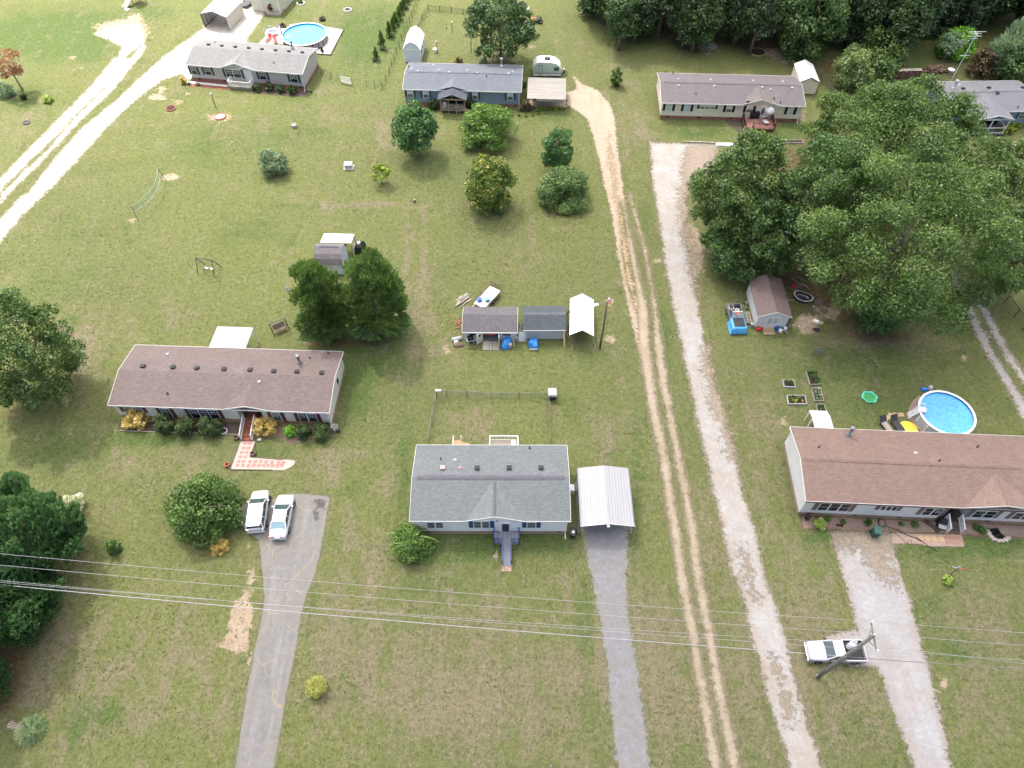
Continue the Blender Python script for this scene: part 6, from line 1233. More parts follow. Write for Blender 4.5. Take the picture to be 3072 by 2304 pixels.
PLc=(-36.74,124.05); pl=pool('large round above ground pool with pale blue water behind the sunny grey house',PLc,3.9,1.25,'pool_water_pale','pool_panel_dark',liner='pool_liner_pale',np_=22)
patch('pool_slab',[[z1(1400,310),z1(1600,300),z1(2090,380),z1(1920,705),z1(1700,690),z1(1300,560)],[z1(1080,480),z1(1100,380),z1(1320,320),z1(1400,560),z1(1000,560)]],'slab_white',z=.006,step=.3)
wl=MB(); wl.bar((*g(z1(2088,382)),.1),(*g(z1(1920,706)),.1),.15,.2); wl.bar((*g(z1(1920,706)),.1),(*g(z1(1690,690)),.1),.15,.2); tag(wl.build('slab_edging','boards_dark'),'dark timber edging of the white pool slab','edging')
o=thing('pool_steps','white pool entry ladder at the near side of the pale pool','pool ladder',(*g(z1(1390,560)),0),.2); m=MB()
for x in (-.3,.3): m.bar((x,-.8,0),(x,.2,1.6),.07); m.bar((x,.2,1.6),(x,.6,.9),.06)
for i in range(4): m.cbox((0,-.8+.22*i,.25+.32*i),(.6,.2,.05))
m.build('frame','plastic_white',o)
o=thing('patio_table','glass patio table with white chairs beside the pale pool','patio table',(*g(z1(1205,440)),0),.1); MB().box(-.8,-.5,.7,.8,.5,.73).build('tabletop','glass_grey',o); m=MB()
for x in (-.7,.7):
    for y in (-.4,.4): m.bar((x,y,0),(x,y,.7),.05)
m.build('leg','white_trim',o)
for i,(x,y,a) in enumerate(((1150,400,0),(1250,395,0),(1160,480,3.1),(1250,485,3.1),(1105,440,1.6))):
    c=thing('patio_chair','pale patio chair at the glass table beside the pale pool','chair',(*g(z1(x,y)),0),a,'patio chairs by the pale pool'); MB().box(-.25,-.25,.42,.25,.25,.46).build('seat','sheet_grey',c); MB().box(-.25,.2,.46,.25,.25,.95).build('backrest','sheet_grey',c); m=MB()
    for xx in (-.22,.22):
        for yy in (-.22,.22): m.bar((xx,yy,0),(xx,yy,.42),.04)
    m.build('leg','white_trim',c)
for i,(x,y,a) in enumerate(((1220,530,.3),(1130,520,-.3))):
    c=thing('lounge_chair','red lounge chair on the slab nearest the roof, '+('right' if i==0 else 'left')+' one','chair',(*g(z1(x,y)),0),a); MB().box(-.3,-.9,.3,.3,.5,.36).build('seat','plastic_red',c); m=MB(); m.cbox((0,.75,.55),(.6,.7,.06),0,.7); m.build('backrest','plastic_red',c); m=MB()
    for xx in (-.27,.27):
        for yy in (-.8,.4): m.bar((xx,yy,0),(xx,yy,.3),.05)
    m.build('leg','white_trim',c)
o=thing('folded_umbrella','dark folded patio umbrella leaning by the pale pool','umbrella',(*g(z1(1325,525)),0)); m=MB(); m.lathe([(.25,0),(.25,.08),(.03,.1),(.03,1.0),(.16,1.1),(.1,2.2),(0,2.5)],10); m.build('canopy','steel_dark',o)
def ring(label,name,c,r,h,mat,inner,cat,plant=None):
    o=thing(name,label,cat,(*c,0)); MB().lathe([(r-.1,0),(r-.1,h),(r,h),(r,0)],18,closed=True).build('rim',mat,o); MB().lathe([(r-.105,h*.6),(0,h*.7)],18).build('soil',inner,o,fix=False)
    if plant:
        me=crown_mesh('plant',.7,r*.7,.05,'dome',plant,.18,1.); q=bpy.data.objects.new('plant',me); COL.objects.link(q); q.parent=o
    return o
ring('white tire planter ring on the lawn nearest the cream garage','planter_ring',g(z1(1543,48)),.75,.22,'plastic_white','soil','planter','lf_dark'); ring('white tire planter ring on the lawn farther right','planter_ring',g(z1(2140,132)),.7,.22,'plastic_white','soil','planter')
ring('dark pot with small shrub on the lawn behind the pale pool','planter_pot',g(z1(1818,255)),.6,.4,'plastic_black','soil','planter','lf_mid'); ring('dark pot with plant left of the pale pool','planter_pot',g(z1(1312,340)),.55,.35,'plastic_black','soil','planter','lf_redbush')
ring('round brick edged fire ring on the sunny lawn left of the lamp post','fire_ring',g(t(0,0,1478,940)),.8,.2,'terracotta','soil','fire ring'); ring('pink stone edged round planter below the lamp post','planter_ring',g(t(0,0,1903,1012)),.9,.2,'terracotta','stone','planter')
ring('pale stone fire ring on the lawn near the wood','fire_ring',g(t(2,0,2120,455)),1.35,.2,'timber','soil','fire ring'); ring('grey stone ring at the upper lawn beside the big oak','fire_ring',g(t(2,0,100,75)),1.1,.15,'stone','sheet_grey','fire ring')
ring('white round birdbath disk on the lawn below the sunny grey house','birdbath',g(t(1,0,332,1098)),.42,.5,'stone','plastic_white','birdbath'); ring('dark well cover in the sunny lawn at far left','well_cover',g(t(0,0,232,1062)),.55,.15,'steel_dark','plastic_black','cover')
shrub('tiny shrub on the pool slab by the grey house gable',(*g(z1(1818,665)),1.1,.35),None,'cone','lf_brown',.16,cat='shrub')
# ---------------------------------------------------------------- utility pole, lines
n=NT('pole_wood'); f=n.noise(n.mapping(n.obj,(8,8,.6)),1.5,4,.7); n.col(n.mix(n.rng(f,.3,.7),(.13,.12,.10),(.30,.29,.26))); n.rough(.9); reg('pole_wood',n.m)
plain('cable',(170,170,176),.4,.05,metal=.3); plain('cable_dark',(120,116,116),.5,.05); plain('ceramic',(222,224,230),.25,.05)
b=g(t(3,3,430,872)); Hp=12.1
up=thing('utility_pole','leaning wood utility pole with white transformer beside the white pickup','utility pole',(*b,0)); m=MB(); m.tube([(0,0,-.2),(0,0,Hp*.5),(0,0,Hp)],[.19,.16,.125],12); m.build('pole','pole_wood',up,smooth=True,fix=False)
tz=7.9; dirT=np.array(g(t(3,3,725,610),tz))-np.array(b); dirT=dirT/np.hypot(*dirT)
m=MB(); cx,cy=dirT*.48; m.lathe([(.0,tz-.5),(.26,tz-.5),(.28,tz-.45),(.28,tz+.35),(.2,tz+.47),(0,tz+.5)],20,(cx,cy,0)); tf=m.build('transformer','ceramic',up,smooth=True); m=MB()
for a_ in (.4,2.2): m.lathe([(.06,tz+.4),(.1,tz+.5),(.05,tz+.6),(.09,tz+.7),(.04,tz+.8)],10,(cx+.14*math.cos(a_),cy+.14*math.sin(a_),0))
m.build('bushing','ceramic',tf); MB().bar((0,0,tz),(cx*.6,cy*.6,tz),.12).build('bracket','galvanised',tf)
zc_=Hp-.5; e0=np.array(g(t(3,3,910,385),Hp-.1))-np.array(b); e1=np.array(g(t(3,3,935,658),Hp-.6))-np.array(b)
m=MB(); m.bar((*e0,zc_),(*e1,zc_),.1,.12); m.bar((0,0,zc_-.7),(*(e1*.6),zc_-.05),.05); m.bar((0,0,zc_-.7),(*(e0*.5),zc_-.05),.05); ca=m.build('crossarm','pole_wood',up)
m=MB()
for q in (e0,e1): m.lathe([(.04,zc_),(.09,zc_+.1),(.05,zc_+.16),(.09,zc_+.24),(.0,zc_+.3)],10,(q[0]*.97,q[1]*.97,0))
m.lathe([(.04,Hp),(.09,Hp+.1),(.05,Hp+.16),(.09,Hp+.24),(.0,Hp+.3)],10); m.build('insulator','ceramic',up)
MB().tube([(.2*dirT[0]+.0,.2*dirT[1],0.1),(.18*dirT[0],.18*dirT[1],5.2)],.045,8).build('conduit','galvanised',up)
MB().bar((-.2,.05,.02),(-.2,.05,.6),.06).build('ground_wire_guard','plastic_white',up)
def wire(label,off,z,left,right,r,mat='cable',dip=1.0,name='power_line'):
    p0=Vector((b[0]+off[0],b[1]+off[1],z)); pts=[]
    X=-52.
    zl_=z-4*dip*.84*.16; e=g(left,zl_); k=(X-p0.x)/(e[0]-p0.x); end=Vector((X,p0.y+(e[1]-p0.y)*k,z))
    for i in range(41):
        u=1-i/40; q=p0.lerp(end,u); q.z=z-4*dip*u*(1-u); pts.append(q)
    if right:
        e=g(right,z-.3); k=(70-p0.x)/(e[0]-p0.x); end=Vector((70,p0.y+(e[1]-p0.y)*k,z))
        for i in range(1,25): u=i/24; q=p0.lerp(end,u); q.z=z-4*dip*.5*u*(1-u); pts.append(q)
    o=MB().tube(pts,r,5).build(name,mat,None,fix=False); tag(o,label,'power line' if name=='power_line' else 'cable'); return o
wire('overhead wire carried on the far end of the crossarm, topmost in the photo',e0*.97,zc_+.3,t(0,2,0,1470),t(3,3,2212,487),.013)
wire('overhead wire carried on top of the utility pole',(0,0),Hp+.3,t(0,2,0,1567),t(3,3,2212,597),.013)
wire('overhead wire on the near end of the crossarm, upper of the close pair',e1*.97,zc_+.3,t(0,3,0,40),t(3,3,2212,725),.012)
wire('overhead neutral wire, lower of the close pair',(dirT[0]*.2,dirT[1]*.2),9.3,t(0,3,0,58),t(3,3,2212,752),.012)
wire('thickest lowest overhead cable, ending at the pole',(-.15,-.15),7.0,t(0,3,0,80),None,.03,'cable',.9,'telephone_cable')
p0=Vector((b[0],b[1]-.1,6.7)); e=g(t(3,3,1390,757),6.2); pts=[p0.lerp(Vector((p0.x+(e[0]-p0.x)*3,p0.y+(e[1]-p0.y)*3,6.4)),i/20)-Vector((0,0,.8*4*(i/20)*(1-i/20)*.3)) for i in range(21)]
tag(MB().tube(pts,.03,5).build('telephone_cable','cable_dark',None,fix=False),'dark slack cable running right from the utility pole','cable')
# yard light pole beside the canopy tent
b2=g(z5(1992,893)); lp=thing('light_pole','slim dark wood yard light pole beside the white canopy shelter','light pole',(*b2,0)); hp=8.2
m=MB(); m.tube([(0,0,-.2),(.05,0,hp*.5),(.0,0,hp)],[.13,.11,.085],10); m.build('pole','boards_dark',lp,smooth=True,fix=False)
m=MB(); m.tube([(0,0,hp-.25),(-.5,-.15,hp+.05),(-1.1,-.35,hp)],.035,6); m.build('arm','galvanised',lp); m=MB(); m.M=Matrix.Translation((-1.35,-.45,hp-.03))@Matrix.Rotation(.3,4,'Z'); m.loft([[(x,y*.22,z*.1) for y,z in ((-1,0),(-.6,.8),(.6,.8),(1,0),(.6,-.7),(-.6,-.7))] for x in (-.4,-.1,.2,.35)]); m.build('lamp_head','plastic_white',lp,smooth=True)
# ---------------------------------------------------------------- fences
n=NT('chain_link'); q=n.sepx(n.obj); dg=lambda s:n.math('ABSOLUTE',n.math('SUBTRACT',n.math('FRACT',n.math('MULTIPLY',n.math('ADD',n.math('ADD',q[0],q[1]),n.math('MULTIPLY',q[2],s)),9.)),.5))
al=n.math('MAXIMUM',n.rng(dg(1.),.05,.09,1,0),n.rng(dg(-1.),.05,.09,1,0)); n.col(s2l((150,158,158))); n.rough(.5); n.b.inputs['Metallic'].default_value=.4; cutout(n,al); reg('chain_link',n.m)
n=NT('chain_link_dark'); q=n.sepx(n.obj); al=n.math('MAXIMUM',n.rng(dg(1.),.04,.08,1,0),n.rng(dg(-1.),.04,.08,1,0)); n.col(s2l((80,80,78))); n.rough(.6); cutout(n,al); reg('chain_link_dark',n.m)
def fence(name,label,pts,h=1.2,post=3.,mesh='chain_link',pm='galvanised',rail=True,pr=.03,wires=0,rr=.016):
    o=thing(name,label,'fence',(*pts[0],0)); P=[Vector((x-pts[0][0],y-pts[0][1],0)) for x,y in pts]; m=MB(); ms=MB(); rl=MB(); up=Vector((0,0,h))
    for a,c in zip(P[:-1],P[1:]):
        L=(c-a).length; k=max(1,round(L/post))
        for i in range(k+1): 
            q=a+(c-a)*(i/k); pb=MB(); pb.tube([q-Vector((0,0,.1)),q+up*1.04],pr,6); pb.build('post',pm,o,fix=False)
        if mesh: ms.add([tuple(a),tuple(c),tuple(c+up),tuple(a+up)],[(0,1,2,3)])
        if rail: rl.tube([a+up,c+up],rr,6)
        for i in range(wires): rl.tube([a+up*((i+.6)/wires),c+up*((i+.6)/wires)],.009,4)
    if ms.v: ms.build('mesh',mesh,o,fix=False)
    if rl.v: rl.build('rail' if rail else 'wire',pm,o,fix=False)
    return o
GL=lambda L:[g(p) for p in L]
HMb=lambda x:(HM.A[0]+x,HM.A[1]+HM.D)
fence('chain_link_fence','chain link fence round the back yard of the blue shuttered house',GL([zh(28,905),zh(90,560),zh(135,330),zh(160,170),zh(320,155),zh(640,165),zh(1025,192),zh(1465,190),zh(1915,180),zh(1942,420),zh(1925,640),zh(1945,905)]),1.15,2.6)
fence('wire_fence','long wire fence with thin steel posts left of the blue house',GL([t(1,0,1415,-40),t(1,0,1350,150),t(1,0,1285,300),t(1,0,1215,470),t(1,0,1155,640),t(1,0,1095,775)]),1.3,2.4,None,'steel_dark',False,.04,6)
fence('wire_fence','short wire fence from the sunny grey house to the long fence corner',GL([t(1,0,570,660),t(1,0,735,705)])+GL([t(1,0,735,705)]),1.2,2.,None,'steel_dark',False,.035,5)
fence('wire_fence','short wire fence between the metal gate and the fence corner',GL([t(1,0,832,738),t(1,0,960,755),t(1,0,1095,775)]),1.3,1.8,None,'steel_dark',False,.035,5)
a_=Vector((*g(t(1,0,737,718)),0)); c_=Vector((*g(t(1,0,830,738)),0)); o=thing('metal_gate','pale metal tube gate in the wire fence','gate',(a_.x,a_.y,0)); m=MB(); u=c_-a_
for z in (.25,.5,.85,1.2): m.tube([Vector((0,0,z)),u+Vector((0,0,z))],.045,6)
for k in (0,.5,1): m.tube([u*k+Vector((0,0,.2)),u*k+Vector((0,0,1.25))],.04,6)
m.build('frame','plastic_white',o)
fence('dog_fence','dark wire fence of the grassy pen behind the blue house',GL([t(1,0,1410,255),t(1,0,1440,170),t(1,0,1490,92),t(1,0,1690,112),t(1,0,1890,138)]),1.1,2.6,'chain_link_dark','steel_dark',False,.05,2)
fence('chain_link_fence','chain link fence beside the white metal shed near the wood',GL([z3(1560,95),z3(1700,300),z3(1850,520),z3(1985,690),z3(2190,665)]),1.15,2.8)
fence('pipe_fence','dark pipe fence with wire mesh at the right edge',GL([zm(700,60),zm(805,240),zm(950,440),zm(1080,620),zm(1300,900)]),1.5,2.6,'chain_link_dark','steel_dark',True,.05,0,.04)
# ---------------------------------------------------------------- yard things
# volleyball net
pa=g(zi(300,850)); pb_=g(zi(680,285)); o=thing('volleyball_net','sagging pale volleyball net between two leaning poles in the field','volleyball net',(*pa,0)); B=Vector((pb_[0]-pa[0],pb_[1]-pa[1],0)); ta=Vector((*(np.array(g(zi(205,635),2.4))-np.array(pa)),2.4)); tb=Vector((*(np.array(g(zi(560,105),2.4))-np.array(pa)),2.4))
MB().tube([Vector((0,0,0)),ta],.04,6).build('pole','steel_dark',o,fix=False); MB().tube([B,tb],.04,6).build('pole','steel_dark',o,fix=False)
def sag(u,z): q=ta.lerp(tb,u); d_=(tb-ta).normalized(); s_=Vector((d_.y,-d_.x,0)); return q+s_*(1.1*4*u*(1-u)*.9)+Vector((0,0,z-.5*4*u*(1-u)*.3))
m=MB()
for z in (0,-.95): m.tube([sag(i/24,z) for i in range(25)],.02,5)
plain('net_band',(160,190,186),.6); m.build('band','net_band',o,fix=False); m=MB()
for i in range(24): m.add([tuple(sag(i/24,0)),tuple(sag((i+1)/24,0)),tuple(sag((i+1)/24,-.95)),tuple(sag(i/24,-.95))],[(0,1,2,3)])
n=NT('net'); q=n.sepx(n.obj); fr=lambda x:n.math('ABSOLUTE',n.math('SUBTRACT',n.math('FRACT',n.math('MULTIPLY',x,8.)),.5)); n.col(s2l((150,190,180))); cutout(n,n.math('MAXIMUM',n.rng(fr(n.math('ADD',q[0],q[1])),.03,.07,.8,0),n.rng(fr(q[2]),.03,.07,.8,0))); reg('net',n.m); m.build('net','net',o,fix=False)
# playground swing: bar and two A-frames with two white seats
L1=Vector((*g(zi(1125,1590)),0)); L2=Vector((*g(zi(1350,1625)),0)); L3=Vector((*g(zi(1448,1478)),0)); ax=(L2-L1); per=Vector((-ax.y,ax.x,0)).normalized(); wd=(L3-L2).dot(per); o=thing('swing_set','dark metal swing set with two white seats in the field','swing set',(L1.x,L1.y,0)); m=MB(); hS=2.1
t1=per*(wd/2)+Vector((0,0,hS)); t2=ax+per*(wd/2)+Vector((0,0,hS)); m.tube([t1-ax*.04,t2+ax*.04],.045,6)
for s,tt in ((Vector((0,0,0)),t1),(ax,t2)): m.tube([s,tt],.045,6); m.tube([s+per*wd,tt],.045,6); m.tube([s.lerp(tt,.5),(s+per*wd).lerp(tt,.5)],.035,6)
m.build('frame','steel_dark',o,fix=False)
for k in (.4,.72):
    p=t1.lerp(t2,k); m=MB(); 
    for dx_ in (-.22,.22): m.tube([p+ax.normalized()*dx_,p+ax.normalized()*dx_+Vector((0,0,-1.5))],.012,4)
    so=m.build('chain','galvanised',o,fix=False); m=MB(); m.add([tuple(p+ax.normalized()*(-.24+.06*i)+per*w_+Vector((0,0,-1.5-.1*math.sin(i/8*PI)))) for w_ in (-.1,.1) for i in range(9)],[(i,i+1,10+i,9+i) for i in range(8)]); q_=m.build('swing_seat','plastic_white',o,fix=False); s_=q_.modifiers.new('th','SOLIDIFY'); s_.thickness=.03
# garden bench swing near the cedars
c0=t(1,1,212,1150); X,Y=g(t(1,1,215,1200)); o=thing('bench_swing','dark framed garden bench swing left of the cedars','bench swing',(X,Y,0),.55); m=MB()
for x in (-.95,.95): m.bar((x,-.55,0),(x,-.05,1.85),.07); m.bar((x,.55,0),(x,-.05,1.85),.07); m.bar((x,-.55,.05),(x,.55,.05),.06); m.bar((x,-.4,.55),(x,.4,.55),.05)
m.bar((-.95,-.05,1.85),(.95,-.05,1.85),.07); m.build('frame','steel_dark',o); m=MB(); m.box(-.75,-.4,.5,.75,.2,.55); m.build('seat','boards_dark',o); m=MB(); m.cbox((0,.28,.85),(1.5,.05,.65),0,-.25); m.build('backrest','wood_grey',o)
o=thing('birdhouse_post','small white birdhouse on a post left of the cedars','birdhouse',(*g(t(1,1,303,918)),0)); MB().bar((0,0,0),(-.05,0,1.5),.09).build('post','boards_dark',o); m=MB(); m.box(-.2,-.15,1.5,.1,.15,1.8); m.build('box','plastic_white',o); m=MB(); m.extr([(-.26,-.2,1.8),(.16,-.2,1.8),(-.05,-.2,2.0)],(0,.4,0)); m.build('roof','galvanised',o)
# electric box in the field
o=thing('utility_box','grey metal utility box on a concrete pad in the field','utility box',(*g(t(1,0,803,1452)),0),.05); MB().box(-.75,-.55,0,.75,.6,.12).build('pad','concrete',o); m=MB(); m.box(-.55,-.4,.12,.55,.45,.75); m.build('cabinet','sheet_grey',o,bevel=.03); m=MB(); m.box(-.58,-.43,.75,.58,.48,.82); m.build('lid','sheet_white',o,bevel=.02)
o=thing('field_marker','small white and black marker stump in the open field','marker',(*g(t(1,1,1372,88)),0)); MB().lathe([(.18,0),(.16,.35),(0,.38)],10).build('stump','boards_dark',o); MB().lathe([(.08,.38),(.1,.5),(.0,.55)],8).build('cap','plastic_white',o)
# AC / electric cabinet at the fence corner
o=thing('utility_cabinet','pale square cabinet on dark legs at the chain link fence corner','cabinet',(*g(zh(1980,205)),0),0); m=MB(); m.box(-.42,-.1,.0,.42,.7,.5); m.build('base','steel_dark',o); m=MB(); m.box(-.5,-.2,.5,.5,.85,1.15); m.build('body','sheet_grey',o,bevel=.1); m=MB(); m.box(-.46,-.24,.55,.46,-.2,.75); m.build('panel','plastic_black',o)
o=thing('fence_lamp','small pale lamp box on the left fence corner post','lamp',(*g(zh(165,165)),0)); MB().bar((0,0,0),(0,0,1.25),.06).build('post','galvanised',o); MB().box(-.08,-.12,1.25,.5,.12,1.38).build('lamp_head','plastic_white',o)
# trash bins
def bin_(label,p,rz,mat,lid=None,s=1.):
    o=thing('trash_bin',label,'trash bin',(*p,0),rz); m=MB(); m.loft([[(x*w_*s,y*w_*s,z*s) for x,y in ((-.3,-.34),(.3,-.34),(.3,.36),(-.3,.36))] for z,w_ in ((.06,.78),(.5,.9),(1.0,1.0))]); m.build('body',mat,o,bevel=.03)
    m=MB(); m.loft([[(x*s*1.06,y*s*1.06,(z+.06*(y<0)*0)*s) for x,y in ((-.3,-.38),(.3,-.38),(.3,.36),(-.3,.36))] for z in (1.0,1.08)]); m.build('lid',mat if not lid else lid,o,bevel=.03); m=MB(); m.bar((-.25*s,.4*s,1.02*s),(.25*s,.4*s,1.02*s),.05); m.build('handle',mat,o)
    for x in (-.26,.26): q=MB(); q.M=Matrix.Translation((x*s,.3*s,.12*s))@Matrix.Rotation(PI/2,4,'Y'); q.lathe([(.12*s,-.03),(.12*s,.03)],12); q.build('wheel','rubber',o)
    return o
bo=bin_('black wheeled trash bin between blue shuttered house and carport',g(z8(1885,350)),-.35,'plastic_black'); MB().box(-.1,-.15,1.085,.15,.1,1.092).build('sticker','plastic_white',bo)
bin_('dark green wheeled trash bin on the concrete driveway',g(zn(620,1300)),-.25,'plastic_green',s=1.15); bin_('dark bin at the left end of the flower bed',g(t(3,2,332,1168)),.1,'plastic_black',s=.6)
o=thing('utility_meter_box','cream box unit between the house wall and carport','meter box',(*g(t(2,2,517,925)),0)); MB().box(-.2,-.35,0,.2,.35,.75).build('body','paint_cream',o); MB().box(-.22,-.37,.75,.22,.37,.8).build('lid','plastic_white',o)
# ---------------------------------------------------------------- vehicles
def paint(name,c,rough=.22,metal=0.,coat=.6): 
    n=NT(name); c=s2l(c); f=n.noise(n.obj,2.,3,.6); n.col(n.mix(n.rng(f,.4,.8,0,.25),c,tuple(x*.82 for x in c))); n.rough(rough); n.b.inputs['Metallic'].default_value=metal; n.b.inputs['Coat Weight'].default_value=coat; return reg(name,n.m)
paint('paint_white',(206,207,210)); paint('paint_silver',(196,194,200),.28,.25); paint('paint_greyworn',(122,122,128),.6,0,.0); paint('paint_lower',(120,118,116),.4,0,.1); glass('car_glass',(62,80,82),.08); glass('car_glass_light',(140,166,176),.08); plain('tail_red',(190,30,60),.25,.1); plain('chrome',(200,202,206),.2,.05,metal=.8); plain('wheel_alloy',(170,172,178),.35,.1,metal=.5); plain('bed_black',(36,37,42),.7,.15); plain('sunroof',(120,124,156),.12,.05)  # car_glass base colour lightened to hold a sky reflection
def ring_(x,ws,wb,z0,z1,crown=.05,wt=None):
    wt=wt or wb*.86
    return [(x,-ws*.9,z0),(x,-ws,z0+.12*(z1-z0)),(x,-wb,z0+.55*(z1-z0)),(x,-wb*.985,z0+.84*(z1-z0)),(x,-wt,z1),(x,-wt*.5,z1+crown*.8),(x,0,z1+crown),(x,wt*.5,z1+crown*.8),(x,wt,z1),(x,wb*.985,z0+.84*(z1-z0)),(x,wb,z0+.55*(z1-z0)),(x,ws,z0+.12*(z1-z0)),(x,ws*.9,z0)]
def wheel(par,x,y,r=.33,w=.22,nm='wheel'):
    s=1 if y>0 else -1; o=MB(); o.M=Matrix.Translation((x,y,r))@Matrix.Rotation(-s*PI/2,4,'X'); o.lathe([(r*.62,-w/2),(r*.95,-w/2),(r,-w*.3),(r,w*.3),(r*.95,w/2),(r*.62,w/2)],22,closed=True); t_=o.build('wheel','rubber',par,smooth=True)
    h=MB(); h.M=Matrix.Translation((x,y,r))@Matrix.Rotation(-s*PI/2,4,'X'); h.lathe([(r*.64,-w*.4),(r*.64,w*.3),(r*.5,w*.36),(r*.2,w*.3),(0,w*.34)],16); h.build('rim','wheel_alloy',t_)
def greenhouse(o,base,roof,zb_,zr,wb,wr,paintm,glassm='car_glass',rear_glass=None,pillars=(),sun=None):
    """base=(xr,xf) roof=(xr,xf)"""
    (b0,b1),(r0,r1)=base,roof
    def quad(nm,p,mat): m=MB(); m.add(p,[(0,1,2,3)]); q=m.build(nm,mat,o,fix=False); s=q.modifiers.new('th','SOLIDIFY'); s.thickness=.02; s.offset=0; return q
    quad('windshield',[(b1,-wb*.93,zb_),(b1,wb*.93,zb_),(r1,wr*.92,zr-.01),(r1,-wr*.92,zr-.01)],glassm)
    quad('rear_window',[(b0,wb*.9,zb_),(b0,-wb*.9,zb_),(r0,-wr*.9,zr-.01),(r0,wr*.9,zr-.01)],rear_glass or glassm)
    for s in (-1,1): quad('side_window',[(b0+.05,s*wb,zb_),(b1-.05,s*wb,zb_),(r1-.02,s*wr,zr-.01),(r0+.02,s*wr,zr-.01)],'car_glass')
    core=MB(); core.loft([[(x0,-w_,z),(x1,-w_,z),(x1,w_,z),(x0,w_,z)] for x0,x1,w_,z in ((b0+.06,b1-.06,wb*.97,zb_-.1),(r0+.05,r1-.05,wr*.95,zr-.04))]); core.build('cabin','dark_void',o)
    rf=MB(); rf.loft([[(r0-.04,y*.0-0+yy,z) for yy,z in zip([-wr,-wr*.6,0,wr*.6,wr],[zr,zr+.05,zr+.06,zr+.05,zr])]+[(r0-.04,wr,zr-.05),(r0-.04,-wr,zr-.05)] if False else [(x,yy,z+dz) for yy,z in ((-wr*1.01,zr-.03),(-wr*.9,zr+.03),(0,zr+.05),(wr*.9,zr+.03),(wr*1.01,zr-.03))]+[(x,wr*.9,zr-.04),(x,-wr*.9,zr-.04)] for x,dz in ((r0-.06,-.03),(r0+.15,0),((r0+r1)/2,.015),(r1-.15,0),(r1+.05,-.03))]); rf.build('roof',paintm,o,smooth=False)
    for s in (-1,1):
        MB().bar((b1,s*wb*.97,zb_),(r1,s*wr*.97,zr),.07).build('pillar',paintm,o); MB().bar((b0,s*wb*.97,zb_),(r0,s*wr*.97,zr),.12).build('pillar',paintm,o)
        for f_ in pillars: xb_=b0+(b1-b0)*f_; xr_=r0+(r1-r0)*f_; MB().bar((xb_,s*wb*1.0,zb_),(xr_,s*wr*1.0,zr),.07,.03).build('pillar',paintm,o)
    if sun: 
        m=MB(); m.box(sun[0],-sun[2],zr+.052,sun[1],sun[2],zr+.064); m.build('sunroof','sunroof',o)
def body(o,secs,mat,nm='body'):
    m=MB(); m.loft([ring_(*s) for s in secs]); q=m.build(nm,mat,o,smooth=True); b_=q.modifiers.new('sub','SUBSURF'); b_.levels=1; b_.render_levels=2; return q
def mirrors(o,x,w,z,mat):
    for s in (-1,1): m=MB(); m.cbox((x,s*(w+.1),z),(.12,.22,.14),s*-.25); m.build('mirror',mat,o,bevel=.03)
def lights(o,x,y,z,mat,nm,d=(.12,.3,.12)):
    for s in (-1,1): m=MB(); m.cbox((x,s*y,z),d,-s*.35*(1 if x>0 else -1)); m.build(nm,mat,o,bevel=.02)
def place(label,name,cat,pa,pb):
    """pa rear wheel contact, pb front wheel contact on the right (-y) side; returns Empty at the centre"""
    a=np.array(g(pa)); c=np.array(g(pb)); an=math.atan2(*(c-a)[::-1]); return an,a,c
# sedan
def sedan():
    an=math.atan2(*(np.array(g(ze(1500,560)))-np.array(g(ze(1380,1215))))[::-1]); r=np.array(g(ze(1380,1215))); f=np.array(g(ze(1500,560))); mid=(r+f)/2; n_=np.array([-math.sin(an),math.cos(an)]); c=mid+n_*.86
    o=thing('white_sedan','white sedan with sunroof and red tail lights, right of the two parked cars','car',(*c,0),an)
    L=2.42; body(o,[(-L,.62,.72,.38,.78,.02),(-L+.12,.78,.86,.25,.98,.03),(-1.75,.85,.91,.2,1.04,.03),(-1.,.88,.92,.2,.98,.03),(0,.88,.92,.2,.97,.03),(1.0,.87,.92,.2,.95,.03),(1.75,.84,.9,.2,.86,.05),(2.2,.76,.84,.25,.74,.04),(L,.55,.66,.35,.62,.02)],'paint_white')
    greenhouse(o,(-1.68,1.12),(-.95,.28),.98,1.42,.83,.68,'paint_white','car_glass','car_glass_light',(.5,),(-.25,.12,.42))
    for x in (-1.42,1.42):
        for y in (-.83,.83): wheel(o,x,y)
    mirrors(o,.85,.88,1.02,'paint_white'); lights(o,-L+.12,.6,.86,'tail_red','tail_light',(.2,.42,.13)); lights(o,L-.28,.62,.66,'car_glass_light','headlight',(.25,.3,.1)); MB().box(-L-.03,-.26,.7,-L+.03,.26,.83).build('license_plate','plastic_white',o); m=MB(); m.box(-L-.05,-.8,.36,-L+.1,.8,.48); m.build('bumper','sheet_grey',o,bevel=.04); return o
sedan()
